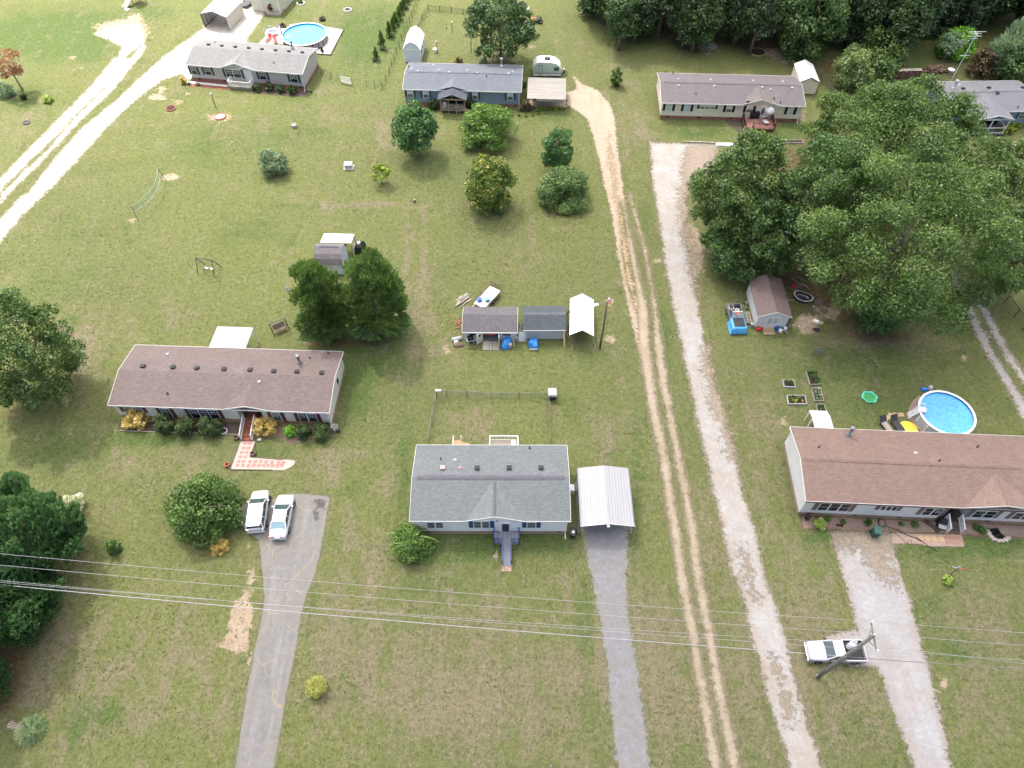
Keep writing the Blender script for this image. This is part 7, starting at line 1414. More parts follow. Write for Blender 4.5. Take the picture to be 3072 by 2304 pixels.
def suv():
    r=np.array(g(ze(762,1040))); f=np.array(g(ze(838,415))); an=math.atan2(*(f-r)[::-1]); mid=(r+f)/2; n_=np.array([-math.sin(an),math.cos(an)]); c=mid+n_*.88
    o=thing('white_suv','white compact suv without sunroof, left of the two parked cars','car',(*c,0),an); L=2.28
    body(o,[(-L,.68,.76,.42,.95,.02),(-L+.12,.8,.88,.3,1.1,.03),(-1.6,.86,.92,.24,1.12,.02),(0,.88,.93,.24,1.08,.02),(1.0,.88,.93,.24,1.05,.03),(1.7,.84,.91,.24,.98,.05),(2.1,.74,.83,.3,.84,.04),(L,.55,.66,.4,.7,.02)],'paint_white')
    greenhouse(o,(-L+.18,1.15),(-1.85,.3),1.08,1.62,.86,.76,'paint_white','car_glass','car_glass',(.33,.62))
    for x in (-1.36,1.34):
        for y in (-.84,.84): wheel(o,x,y,.36)
    m=MB(); m.box(-2.16,-.62,1.6,-1.85,.62,1.66); m.build('spoiler','paint_white',o,bevel=.02); mirrors(o,.85,.9,1.12,'paint_white'); lights(o,-L+.1,.7,1.0,'chrome','tail_light',(.2,.26,.14)); lights(o,L-.26,.62,.78,'car_glass_light','headlight',(.26,.28,.1)); m=MB(); m.box(-L-.04,-.84,.42,-L+.08,.84,.56); m.build('bumper','paint_white',o,bevel=.04)
    for s in (-1,1): MB().bar((-1.6,s*.62,1.7),(.1,s*.6,1.7),.035).build('roof_rail','chrome',o)
suv()
def pickup():
    # left side faces the camera; front points left in the photo
    f=np.array(g(zd(372,776))); r=np.array(g(zd(945,782))); an=math.atan2(*(f-r)[::-1]); mid=(r+f)/2; n_=np.array([-math.sin(an),math.cos(an)])
    c=mid-n_*.86 if (mid-n_*.86)[1]>mid[1] else mid+n_*.86
    o=thing('pickup_truck','silver white pickup truck with black open bed under the utility pole','pickup truck',(*c,0),an)
    body(o,[(.25,.84,.9,.42,1.08,.03),(.9,.86,.92,.42,1.06,.05),(1.7,.85,.91,.42,1.02,.06),(2.15,.78,.86,.42,.94,.05),(2.36,.6,.72,.45,.8,.02)],'paint_silver','hood')
    m=MB(); m.box(-.75,-.9,.4,.5,.9,1.08); m.build('door_panel','paint_silver',o,bevel=.06); m=MB(); m.box(-2.5,-.92,.35,2.3,.92,.55); m.build('rocker','paint_lower',o,bevel=.05)
    greenhouse(o,(-.72,.92),(-.55,.22),1.06,1.62,.84,.72,'paint_white','car_glass','car_glass',(.5,))
    bd=MB()
    for s in (-1,1): bd.box(-2.6,s*.9-.05,.55,-.76,s*.9+.05,1.12)
    bd.box(-2.65,-.9,.55,-2.58,.9,1.1); bd.build('bed_side','paint_silver',o,bevel=.02); m=MB(); m.box(-2.58,-.85,.6,-.78,.85,.66); m.box(-.8,-.85,.66,-.76,.85,1.1); m.build('bed_liner','bed_black',o)
    m=MB(); m.box(-2.57,-.848,.66,-.8,-.8,1.1); m.box(-2.57,.8,.66,-.8,.848,1.1); m.build('bed_wall','bed_black',o)
    for x in (-1.75,1.5):
        for y in (-.84,.84): wheel(o,x,y,.37,.24)
    mirrors(o,.75,.9,1.15,'plastic_black'); lights(o,2.25,.62,.76,'car_glass_light','headlight'); lights(o,-2.6,.86,.85,'tail_red','tail_light',(.08,.1,.3)); m=MB(); m.box(2.28,-.84,.42,2.46,.84,.6); m.build('bumper','chrome',o,bevel=.05); m=MB(); m.box(-2.82,-.84,.45,-2.66,.84,.6); m.build('bumper','paint_lower',o,bevel=.04)
    return o,an,c
pk,pan,pc=pickup()
lc=local(pc,pan)
for i,(x,y,lb) in enumerate(((-1.3,.45,'spare wheel lying in the pickup bed'),)):
    w_=thing('spare_wheel',lb,'wheel',(*lc(x,-y),.67),0); MB().lathe([(.18,0),(.28,0),(.3,.1),(.28,.18),(.18,.18)],16,closed=True).build('tyre','rubber',w_); MB().lathe([(.17,.05),(.1,.12),(0,.12)],12).build('rim','wheel_alloy',w_)
# old truck under a tarp: front towards the road
def oldtruck():
    fl=np.array(g(z6(300,1240),.2)); fr=np.array(g(z6(555,1225),.2)); bl=np.array(g(z6(175,880),.0))
    rw=np.array(g(z6(178,880))); c_f=(fl+fr)/2; ba=np.array(g(z6(325,665),.9)); ax_=c_f-ba; an=math.atan2(ax_[1],ax_[0]); c=(c_f+ba)/2
    L=float(np.hypot(*ax_))/2
    o=thing('old_pickup','old grey pickup with its hood wrapped in bright blue tarp beside the shed','pickup truck',(*c,0),an)
    m=MB(); m.box(-L,-.88,.45,-L+1.75,-.8,1.05); m.box(-L,.8,.45,-L+1.75,.88,1.05); m.box(-L,-.8,.45,-L+.07,.8,1.05); m.box(-L+1.68,-.8,.45,-L+1.75,.8,1.05); m.build('bed_side','paint_greyworn',o,bevel=.02); MB().box(-L+.07,-.8,.5,-L+1.68,.8,.55).build('bed_floor','bed_black',o)
    m=MB(); m.box(-L+1.78,-.86,.4,L-1.7,.86,1.05); m.build('door_panel','paint_greyworn',o,bevel=.06)
    greenhouse(o,(-L+1.85,L-1.6),(-L+1.95,L-2.05),1.05,1.6,.82,.66,'paint_greyworn','car_glass_light','car_glass',()); m=MB(); m.box(-L+1.72,-.62,1.0,-L+1.85,.62,1.5); m.build('rear_panel','plastic_white',o)
    m=MB(); m.box(L-1.65,-.8,.4,L-.1,.8,1.0); m.build('hood','paint_greyworn',o,bevel=.08); MB().box(-L+2.15,-.25,1.665,-L+2.55,.12,1.675).build('rust_patch','orange_paint',o)
    for x in (-L+.8,L-.8):
        for y in (-.82,.82): wheel(o,x,y,.36,.22)
    # tarp: draped, wrinkled sheet with a dark centre
    m=MB(); n1,n2=22,18; V=[]; rn=random.Random(5)
    for i in range(n1+1):
        for j in range(n2+1):
            u=i/n1; v=j/n2*2-1; x=L-1.72+u*2.1; y=v*1.45; ed=max(abs(y)-.84,0,(x-L+.05)); z=1.09-.02*u-min(.95,ed*2.2 if ed>0 else 0)+rn.uniform(-.03,.03)*(1+ed*3); yy=y if abs(y)<.86 else math.copysign(.86+(abs(y)-.86)*.35,y); xx=x if x<L else L+(x-L)*.4
            V.append((xx+rn.uniform(-.02,.02),yy+rn.uniform(-.02,.02),max(.12,z)))
    m.add(V,[(i*(n2+1)+j,(i+1)*(n2+1)+j,(i+1)*(n2+1)+j+1,i*(n2+1)+j+1) for i in range(n1) for j in range(n2)]); tp=m.build('tarp','tarp_sky',o,smooth=True); s=tp.modifiers.new('th','SOLIDIFY'); s.thickness=.015; s.offset=1
    m=MB(); m.box(L-1.6,-.66,1.135,L-.25,.66,1.155); tag(m.build('hood_board','steel_dark',o),'dark board on the tarp')
    lo_=local(c,an); q=thing('white_box','white box of scrap in the bed of the old pickup','box',(*lo_(-L+.5,-.35),.56),an); MB().box(-.35,-.3,0,.35,.3,.4).build('body','plastic_white',q); MB().box(-.3,-.25,.4,.3,.25,.43).build('contents','steel_dark',q); q=thing('toilet_seat','white ring shaped scrap in the bed of the old pickup','scrap',(*lo_(-L+.75,.4),.6),an); MB().lathe([(.16,0),(.26,0),(.26,.08),(.16,.08)],14,closed=True).build('ring','plastic_white',q); q=thing('scrap_board','brown board in the bed of the old pickup','board',(*lo_(-L+.7,.05),.57),an+.4); MB().box(-.5,-.12,0,.5,.12,.06).build('board','boards_dark',q)
    return lo_,L
lo_,OL=oldtruck()
# travel trailer
A=np.array(g(z2(1612,597),.1)); B=np.array(g(z2(1950,600),.1)); d=B-A; an=math.atan2(d[1],d[0]); L=float(np.hypot(*d)); paint('trailer_white',(228,230,228),.3); paint('trailer_mint',(190,206,192),.35)
o=thing('travel_trailer','rounded white and pale green travel trailer behind the small carport','travel trailer',(A[0],A[1],0),an); W=2.1
pf=[(0,.75),(-.02,1.4),(.12,2.0),(.55,2.5),(1.2,2.68),(L*.6,2.66),(L*.8,2.4),(L*.93,1.9),(L*.99,1.3),(L,.75)]
m=MB(); m.extr([(x,.01,z) for x,z in pf],(0,W-.02,0)); m.build('body','trailer_mint',o,bevel=.06); m=MB()
for i in range(1,len(pf)-1): 
    (x0,z0_),(x1,z1_)=pf[i],pf[i+1] if i+1<len(pf) else pf[i]
    nrm=Vector((-(z1_-z0_),0,(x1-x0))).normalized()*.03; m.extr([(x0,-.02,z0_),(x1,-.02,z1_),(x1,W+.02,z1_),(x0,W+.02,z0_)],nrm)
m.build('roof_shell','trailer_white',o); m=MB(); m.box(.05,-.015,.35,L-.05,W+.015,.75); m.build('skirt_panel','trailer_white',o)
MB().box(0,-.03,.76,L,-.012,.84).build('trim_strip','steel_dark',o); dd=MB(); x=L*.2
for q in (((x,-.03,.45),(x,-.03,2.2)),((x+.62,-.03,.45),(x+.62,-.03,2.2)),((x,-.03,2.2),(x+.62,-.03,2.2))): dd.bar(*q,.05)
dr=dd.build('door_frame','steel_dark',o); MB().box(x+.03,-.025,.45,x+.59,-.012,2.18).build('door','trailer_mint',dr); MB().box(L*.73,-.03,1.25,L*.9,-.01,1.85).build('window','car_glass',o); ac=MB(); ac.cbox((L*.5,W*.5,2.82),(.9,.7,.26)); ac.build('air_conditioner','steel_dark',o,bevel=.08)
for y in (.1,W-.1): wheel(o,L*.42,y,.33,.2)
m=MB(); m.bar((L,W*.2,.45),(L+1.2,W/2,.45),.09); m.bar((L,W*.8,.45),(L+1.2,W/2,.45),.09); m.build('hitch','steel_dark',o)
for y in (.75,1.15): m=MB(); m.lathe([(.16,.5),(.16,.95),(.08,1.05),(0,1.06)],12,(L+.45,y,0)); m.build('gas_bottle','plastic_white' if y>1 else 'steel_dark',o)
# lawn tractor by the wood
X,Y=g(t(2,0,212,195)); o=thing('lawn_tractor','orange and black lawn tractor parked on the upper lawn','lawn tractor',(X,Y,0),.1); m=MB(); m.loft([[(x,y*w_,z) for y,z in ((-.35,.35),(-.38,.7),(-.25,.85),(.25,.85),(.38,.7),(.35,.35))] for x,w_ in ((-1.0,.8),(-.85,1),(-.1,1))]); m.build('hood','orange_paint',o,bevel=.03); m=MB(); m.box(-.1,-.45,.35,1.0,.45,.6); m.build('chassis','steel_dark',o); m=MB(); m.box(.25,-.28,.6,.75,.28,.72); m.cbox((.8,0,1.),(.1,.5,.5),0,0,-.2); m.build('seat','plastic_black',o); m=MB(); m.bar((.0,0,.7),(.15,0,1.15),.05); m.cbox((.18,0,1.15),(.06,.36,.36),0,0,.5); m.build('steering_wheel','plastic_black',o)
for x,r_,y in ((-.7,.25,.42),(-.7,.25,-.42),(.7,.38,.5),(.7,.38,-.5)): wheel(o,x,y,r_,.22)
# car hidden in the shade between carport and garage, upper left
X,Y=g(z1(875,60)); o=thing('parked_trailer','dark low trailer in the shade between carport and garage','trailer',(X,Y,0),1.1); MB().box(-1.5,-.8,.4,1.5,.8,.5).build('deck','steel_dark',o); m=MB(); 
for y in (-.8,.8): m.bar((-1.5,y,.8),(1.5,y,.8),.06); 
for x in (-1.5,0,1.5):
    for y in (-.8,.8): m.bar((x,y,.45),(x,y,.8),.06)
m.build('rail','steel_dark',o)
for y in (-.85,.85): wheel(o,0,y,.32,.2)
# playset slide at the top edge
A=np.array(g(zk(1080,300))); o=thing('playset','wooden playset slide and white rails cut by the top frame edge','playset',(*A,0),1.05)
m=MB(); m.bar((0,0,.1),(3.4,0,2.0),.12); m.bar((0,-.9,.1),(3.4,-.9,2.0),.12); m.build('slide_rail','plastic_white',o); m=MB(); m.add([(.1,-.9,.15),(3.4,-.9,1.95),(3.4,0,1.95),(.1,0,.15)],[(0,1,2,3)]); q=m.build('slide','wood_tan',o); s=q.modifiers.new('th','SOLIDIFY'); s.thickness=.04; m=MB()
for x in (2.6,4.2):
    for y in (-1.6,.3): m.bar((x,y,0),(x,y,3.0),.12)
m.box(2.6,-1.6,1.6,4.2,.3,1.72); m.build('tower','timber',o); m=MB(); m.extr([(2.4,-1.8,3.),(2.4,.5,3.),(2.4,-.65,4.)],(2.,0,0)); m.build('roof','boards_dark',o); m=MB(); m.box(-.35,-1.6,0,.35,-.7,.12); m.build('sand_box_lid','plastic_white',o)
# ---------------------------------------------------------------- clutter about the sheds
o=thing('flatbed_trailer','white decked utility trailer with cut wooden stakes behind the low shed','trailer',(*g(z5(545,250)),0),.98); MB().box(-2.0,-.85,.5,1.6,.85,.58).build('deck','sheet_white',o); m=MB()
for y in (-.9,.9): m.bar((-2,y,.75),(1.6,y,.75),.07); m.bar((-2,y,.52),(1.6,y,.52),.09)
for i in range(7): m.bar((1.62,-.85+i*.28,.5),(1.62,-.85+i*.28,1.5),.06)
m.bar((1.62,-.9,1.5),(1.62,.9,1.5),.07); m.build('frame','boards_dark',o)
for y in (-.95,.95): wheel(o,-.2,y,.33,.2)
TRX=local(g(z5(545,250)),.98)
for lb,x,y,mt in (('blue bin on the white trailer deck, left one',-1.3,.45,'plastic_blue'),('teal bin on the white trailer deck, right one',-.75,-.35,'plastic_green')):
    q=thing('storage_bin',lb,'bin',(*TRX(x,y),.58),.3); m=MB(); m.loft([[(a_*w_,b_*w_,z) for a_,b_ in ((-.3,-.25),(.3,-.25),(.3,.25),(-.3,.25))] for z,w_ in ((0,.85),(.35,1))]); m.build('body',mt,q,bevel=.04); m=MB(); m.box(-.31,-.26,.35,.31,.26,.39); m.build('lid','plastic_blue' if mt=='plastic_blue' else 'tarp_sky',q,bevel=.02)
q=thing('wood_crate','small open wooden frame on the white trailer deck','crate',(*TRX(.3,.3),.58),.4); m=MB()
for s in (-1,1): m.bar((-.35,s*.25,.05),(.35,s*.25,.05),.06); m.bar((s*.35,-.25,.05),(s*.35,.25,.05),.06)
m.build('frame','boards_old',q)
def pile(label,name,cat,p,n,L,rad,mat,hgt=.4,group=None,rz=None):
    o=thing(name,label,cat,(*p,0)); m=MB()
    for i in range(n):
        a=random.uniform(0,PI) if rz is None else rz+random.uniform(-.3,.3); x=random.gauss(0,rad*.4); y=random.gauss(0,rad*.4); z=random.uniform(.05,hgt)*max(.15,1-math.hypot(x,y)/rad); l=L*random.uniform(.5,1)
        m.cbox((x,y,max(.04,z)),(l,random.uniform(.05,.2) if mat!='branch' else .05,.05),a,0,random.uniform(-.2,.2))
    m.build('boards' if mat!='branch' else 'branches',mat,o,fix=False); return o
pile('heap of weathered boards and scrap left of the trailer','scrap_heap','scrap heap',g(z5(245,270)),20,1.7,1.3,'boards_old',.5,rz=.7); pile('grey brush pile of cut branches on the lawn by the wood','brush_pile','brush pile',g(t(2,0,1690,415)),90,2.4,1.7,'branch',1.1)
m=MB(); o=thing('firewood_stack','stacked firewood with pale cut tops at the grove edge','firewood',(*g(z4(320,455)),0),.05)
for i in range(10):
    for j in range(4): m.tube([(-2+i*.42+random.uniform(-.05,.05),-.35,.2+j*.34),(-2+i*.42,.35,.2+j*.34)],.17,7)
m.build('logs','firewood',o,fix=False); m=MB()
for i in range(9): m.cbox((-1.9+i*.45,0,1.5),(.4,.7,.06),random.uniform(-.2,.2),0,random.uniform(-.15,.15))
m.build('cover_boards','stone',o)
o=thing('log_pile','dark heap of logs on the grass behind the ash roof','log pile',(*g(z4(760,340)),0)); m=MB()
for i in range(34): x=random.gauss(0,1.0); m.tube([(x-.9,random.gauss(0,.4),.2+max(0,.9-abs(x)*.7)*random.random()),(x+.9,random.gauss(0,.4),.2+max(0,.9-abs(x)*.7)*random.random())],random.uniform(.1,.2),6)
m.build('logs','firewood',o,fix=False)
o=thing('tv_antenna','tall white antenna mast with crossbars behind the ash roofed house','antenna',(*g(z4(1045,490)),0)); m=MB(); m.tube([(0,0,0),(0,0,8.2)],.06,6); m.build('mast','plastic_white',o,fix=False); m=MB()
for z,w_ in ((8.2,1.4),(7.9,.9),(7.5,1.1),(7.1,.6),(4.3,.8)): m.bar((-w_,0,z),(w_,.1,z),.06)
m.bar((0,-.8,7.9),(0,.8,7.9),.05); m.build('element','plastic_white',o)
o=thing('garden_chairs','white round garden table near the antenna mast','garden table',(*g(z4(1010,375)),0)); MB().lathe([(.6,.68),(.6,.72),(0,.73)],14).build('tabletop','plastic_white',o); m=MB()
for i in range(3): m.bar((0,0,.5),(.45*math.cos(i*2.1),.45*math.sin(i*2.1),0),.07)
m.bar((0,0,.4),(0,0,.7),.08); m.build('leg','plastic_white',o)
for i in range(12): tag(MB().cbox((0,0,.2),(random.uniform(.4,.8),random.uniform(.3,.6),.4),random.random()*3,.1).build('boulder','stone',None,loc=(*g(z4(1420+random.uniform(-60,70),250+i*17)),0),bevel=.1),'pale boulder in the rock heap behind the ash roof','boulder','boulders behind the ash roof')
# front of the low shed: tarp heap, barrel, culvert pipe, grill, crates, planks
def lump(label,name,cat,p,rx,ry,h,mat,rz=0,seed=1,part='tarp'):
    o=thing(name,label,cat,(*p,0),rz); rn=random.Random(seed); V=[]; n1,n2=18,8
    for j in range(n2+1):
        for i in range(n1):
            a=2*PI*i/n1; k=math.cos(j/n2*PI/2)**.55; w_=1+.13*math.sin(a*3+seed)+rn.uniform(-.08,.08); V.append((rx*k*w_*math.cos(a),ry*k*w_*math.sin(a),h*math.sin(j/n2*PI/2)*(1+rn.uniform(-.06,.06))))
    m=MB(); m.add(V,[(j*n1+i,j*n1+(i+1)%n1,(j+1)*n1+(i+1)%n1,(j+1)*n1+i) for j in range(n2) for i in range(n1)]); m.build(part,mat,o,smooth=False); return o
lump('tall heap under a bright blue tarp right of the open shed doors','tarp_heap','covered heap',g(z5(785,830)),.55,1.15,1.0,'tarp_blue',-.35,2); o=lump('small cart under a bright blue tarp before the grey shed doors','tarped_cart','covered cart',g(z5(1132,850)),.62,.75,.95,'tarp_blue',0,5); m=MB()
for x in (-.4,.4): m.bar((x,-.5,0),(x,-.9,.35),.07)
m.bar((-.4,-.85,.3),(.4,-.85,.3),.06); m.build('handle','plastic_white',o)
o=thing('plastic_barrel','small pale blue barrel beside the blue tarp heap','barrel',(*g(z5(828,880)),0)); MB().lathe([(.2,0),(.24,.25),(.24,.45),(.2,.68),(.0,.7)],16).build('body','roof_metal_white',o,smooth=True); MB().lathe([(.12,.7),(.12,.74),(0,.75)],12).build('lid','sheet_grey',o)
p0=g(z5(70,795)); p1=g(z5(200,765)); o=thing('culvert_pipe','grey plastic culvert pipe lying left of the low shed','pipe',(*p0,0)); v=Vector((p1[0]-p0[0],p1[1]-p0[1],0)); m=MB(); d_=v.normalized(); x_=Vector((-d_.y,d_.x,0)); R1=.24
m.loft([[tuple(v*k+x_*(R1*w_*math.cos(q))+Vector((0,0,R1+R1*w_*math.sin(q)))) for q in np.linspace(0,2*PI,14,endpoint=False)] for k,w_ in ((0,.8),(0,1),(.2,1),(.22,.94),(.25,1),(.5,1),(.52,.94),(.55,1),(1,1),(1,.8))]); m.build('pipe','sheet_grey',o,smooth=True)
o=lump('brown rock heap left of the low shed','rock_heap','rocks',g(z5(150,850)),.6,.4,.35,'rock_brown',0,9,'stone'); lump('small rock with white pot behind it at the low shed','rock','rock',g(z5(125,812)),.3,.25,.3,'plastic_white',0,3,'stone')
o=thing('charcoal_grill','black covered grill on a white stand before the low shed','grill',(*g(z5(315,820)),0),.2); m=MB(); m.loft([[(x*w_,y*w_,z) for x,y in ((-.4,-.3),(.4,-.3),(.4,.3),(-.4,.3))] for z,w_ in ((.7,.9),(.95,1),(1.2,.75))]); m.build('lid','plastic_black',o,bevel=.08); m=MB()
for x in (-.35,.35):
    for y in (-.25,.25): m.bar((x,y,0),(x,y,.7),.05)
m.box(-.5,-.3,.66,.5,.3,.7); m.build('leg','plastic_white',o)
pile('red brick and board scrap heap left of the low shed','brick_heap','brick heap',g(z5(180,570)),30,.3,1.5,'terracotta',.3); pile('pale boards standing between the two sheds','board_stack','boards',g(z5(955,640)),9,1.6,.3,'boards_old',.25,rz=1.5)
def lean_board(label,pa,pb,za,w_=.14,mat='timber',name='leaning_plank'):
    a_=g(pa); b_=g(pb,za); o=thing(name,label,'plank',(*a_,0)); MB().bar((0,0,0.02),(b_[0]-a_[0],b_[1]-a_[1],za),w_,.05).build('board',mat,o); return o
lean_board('long raw plank leaning at the right corner of the low shed',z5(872,860),z5(860,580),2.2); lean_board('raw post leaning at the right corner of the grey door shed',z5(1532,880),z5(1528,655),2.0,.2); lean_board('board propped behind the leaning post at the canopy',z5(1592,755),z5(1545,680),1.2,.1); lean_board('white post with round foot standing before the shed gap',z5(1033,810),z5(1030,665),1.9,.1,'plastic_white','white_post'); lean_board('grey log stub sticking out beside the slate shingle roof',z5(1545,470),z5(1600,385),2.4,.25,'boards_old')
o=thing('leaning_door','white door panel leaning between the two sheds','panel',(*g(z5(975,800)),0),.0); m=MB(); m.cbox((0,.1,.75),(.75,.06,1.5),0,-.15); m.build('board','plastic_white',o); m=MB(); m.cbox((-.65,.2,.3),(.5,.45,.6)); m.build('crate','boards_old',o)
pile('small red dirt and scrap heap beside the lane','stump','stump',g(z5(2112,290)),8,.3,.45,'terracotta',.12); o=thing('stump_post','small white capped stump in the red dirt patch by the lane','stump',(*g(z5(2108,275)),0)); MB().lathe([(.15,0),(.13,.5),(0,.52)],8).build('post','plastic_white',o)
# round the brown-roofed shed
def bucket(label,p,mat,r=.22,h=.4,cat='bucket'):
    o=thing('bucket',label,cat,(*p,0)); MB().lathe([(r*.85,0),(r,h),(r*.9,h),(r*.8,.05)],14).build('pail',mat,o); MB().lathe([(r*1.05,h),(r*1.05,h+.04),(0,h+.05)],14).build('lid',mat,o); return o
bucket('red gas can before the brownish shed',g(z6(808,1175)),'plastic_red',.27,.35,'gas can'); bucket('blue drum right of the wooden shed steps',g(z6(1165,1180)),'plastic_blue',.22,.55,'drum'); bucket('white lidded bucket right of the blue drum',g(z6(1235,1205)),'plastic_white',.24,.3); bucket('white bucket at the right corner of the shed',g(z6(1322,1175)),'plastic_white',.2,.45); bucket('pale blue barrel between old pickup and shed',g(z6(672,1110)),'roof_metal_white',.22,.6,'barrel')
o=thing('wood_pallet','wooden pallet leaning between the old pickup and shed','pallet',(*g(z6(575,960)),0),SHa); m=MB()
for i in range(8): m.box(-.5,-.9+i*.24,.35,.5,-.78+i*.24,.38)
for x in (-.45,0,.42): m.box(x,-.9,.28,x+.05,.95,.35)
m.build('slats','boards_old',o); m=MB()
for x in (-.45,.42): m.box(x,-.85,0,x+.05,.9,.28)
m.build('leg','boards_dark',o)
o=thing('bicycle','small white bicycle leaning on the left wall of the shed','bicycle',(*g(z6(560,720)),0),SHa+1.5); m=MB(); m.tube([(-.45,0,.3),(-.1,0,.3),(.1,0,.7),(-.25,0,.72),(-.1,0,.3)],.025,5); m.tube([(.1,0,.7),(.42,0,.3)],.025,5); m.tube([(.1,-.22,.85),(.1,.22,.85)],.02,5); m.tube([(.1,0,.7),(.1,0,.85)],.02,5); m.build('frame','plastic_white',o,fix=False)
for x in (-.45,.42): m=MB(); m.M=Matrix.Translation((x,0,.3))@Matrix.Rotation(PI/2,4,'X'); m.lathe([(.26,-.02),(.3,-.02),(.3,.02),(.26,.02)],18,closed=True); m.build('wheel','rubber',o)
m=MB(); m.cbox((-.25,0,.76),(.22,.1,.05)); m.build('saddle','rubber',o)
o=thing('garden_tub','grey and black oval tub with curved rim lying right of the shed','tub',(*g(z6(1670,560)),0),-.5); m=MB(); rr=[]
def oval(s,z): return [(s*1.25*math.cos(q)*(1-.12*math.sin(q)),s*.85*math.sin(q)+ .28*s*math.cos(q)**2,z) for q in np.linspace(0,2*PI,28,endpoint=False)]
m.loft([oval(.95,0),oval(1.05,.35),oval(.95,.38),oval(.85,.1)],cap=False); m.add(oval(.86,.1),[tuple(range(28))]); m.build('shell','steel_dark',o,smooth=False,fix=False); m=MB(); m.loft([oval(1.0,.4),oval(.84,.42)],cap=False); m.build('rim','sheet_grey',o,fix=False); m=MB(); m.loft([oval(.5,.11),oval(.6,.22)],cap=False); m.build('inner_tray','boards_old',o,fix=False)
pile('heap of branches and pale poles behind the tub','pole_heap','scrap heap',g(z6(1620,310)),9,2.0,1.6,'branch',.25,rz=-.8); lump('red plastic ball beside the pole heap','red_toy','toy',g(z6(1500,335)),.3,.25,.35,'plastic_red',0,2,'body'); lump('grey boulder right of the tub','boulder','boulder',g(z6(1990,620)),.5,.45,.25,'rock_brown',0,4,'stone')
lean_board('short beam between tub and shed',z6(1385,590),z6(1530,578),.12,.12,'boards_old'); o=thing('block_stack','pale blocks and boards on the bare dirt right of the shed','blocks',(*g(z6(1970,1030)),0),-.6); MB().box(-.6,-.25,0,.1,.2,.25).build('block','plastic_white',o); MB().box(.15,-.25,0,.6,.3,.22).build('block','timber',o); MB().cbox((-.55,-.5,.1),(.45,.3,.2),.3).build('block','timber',o)
lump('dark burnt patch of ashes on the bare dirt','ash_heap','ashes',g(z6(1950,1165)),.45,.35,.12,'bed_black',0,6,'ash'); lean_board('pale pole leaning at the shed corner bucket',z6(1385,1245),z6(1340,1150),.9,.05,'plastic_white','pole'); lean_board('raw board leaning on the tarped truck',z6(572,1140),z6(568,1015),1.1,.12)
for i,(x,y) in enumerate(((1500,1075),(1600,1105),(1415,1090),(1895,715))): lump('small pale rock near the shed','rock','rock',g(z6(x,y)),.2-.03*(i%3),.15,.12,'stone',0,i,'stone')['group']='pale rocks near the shed'
# garden beds
def bed(label,c4,plants,mat='boards_old',h=.25,leaf='lf_dark'):
    P4=[np.array(g(za(*q),h)) for q in c4]; ctr=sum(P4)/4; o=thing('garden_bed',label,'garden bed',(*ctr,0)); L4=[(p-ctr) for p in P4]; m=MB()
    for i in range(4): a_,b_=L4[i],L4[(i+1)%4]; m.bar((*a_,h/2),(*b_,h/2),.07,h)
    m.build('frame',mat,o); m=MB(); m.prism([tuple(q*.97) for q in L4],0,h*.7); m.build('soil','soil',o)
    for (u,v_,s,lf) in plants:
        p=L4[0]*(1-u)*(1-v_)+L4[1]*u*(1-v_)+L4[2]*u*v_+L4[3]*(1-u)*v_; me=crown_mesh('plant',s*1.1,s*.6,.05,'dome',lf,.12,.9); q=bpy.data.objects.new('plant',me); COL.objects.link(q); q.parent=o; q.location=(p[0],p[1],h*.6)
bed('garden bed with big leafy green plants, top of the right column',[(530,195),(700,200),(780,425),(600,440)],[(.3,.15,.6,'lf_dark'),(.7,.2,.6,'lf_mid'),(.6,.55,.7,'lf_dark'),(.8,.8,.6,'lf_mid'),(.3,.45,.35,'lf_dark')])
bed('garden bed with eight small grey green plants in two rows',[(630,495),(785,490),(845,725),(685,730)],[(u,v_,.28,'lf_silver') for u in (.3,.7) for v_ in (.15,.38,.62,.85)])
bed('garden bed partly behind the white shelter roof',[(715,790),(850,790),(905,930),(740,930)],[(.3,.3,.35,'lf_dark'),(.7,.3,.35,'lf_mid'),(.5,.7,.4,'lf_dark')]); bed('small square garden bed at upper left of the garden',[(110,355),(310,355),(335,475),(140,475)],[(.3,.3,.4,'lf_mid'),(.7,.35,.4,'lf_mid'),(.4,.7,.3,'lf_dark'),(.75,.7,.35,'lf_mid')],'sheet_grey'); bed('wide garden bed with yellow flowering plants',[(190,630),(510,630),(545,782),(212,782)],[(.2,.6,.4,'lf_lime'),(.4,.7,.4,'lf_chart'),(.6,.4,.45,'lf_lime'),(.75,.75,.3,'lf_yel'),(.3,.2,.3,'lf_mid')],'sheet_grey')
X,Y=g(za(1655,680)); o=thing('wading_pool','small scalloped turquoise wading pool on the lawn','wading pool',(X,Y,0)); m=MB(); sc_=lambda r_,z:[(r_*(1+.07*math.cos(6*q))*math.cos(q)*1.1,r_*(1+.07*math.cos(6*q))*math.sin(q),z) for q in np.linspace(0,2*PI,48,endpoint=False)]
plain('turquoise',(96,196,170),.4,.1); plain('green_water',(70,150,90),.2,.2); m.loft([sc_(.72,0),sc_(.8,.22),sc_(.66,.22),sc_(.6,.06)],cap=False); m.build('rim','turquoise',o,fix=False,smooth=False); m=MB(); m.add(sc_(.63,.12),[tuple(range(48))]); m.build('water','green_water',o,fix=False)
o=thing('trellis','small dark wire trellis panel standing on the lawn above the garden','trellis',(*g(t(3,1,430,1400)),0)); m=MB(); u=np.array(g(t(3,1,470,1405)))-np.array(g(t(3,1,380,1405)))
for k in (-.5,.5): m.bar((u[0]*k,u[1]*k,0),(u[0]*k,u[1]*k,1.2),.05)
for z in (.1,.6,1.2): m.bar((-u[0]/2,-u[1]/2,z),(u[0]/2,u[1]/2,z),.04)
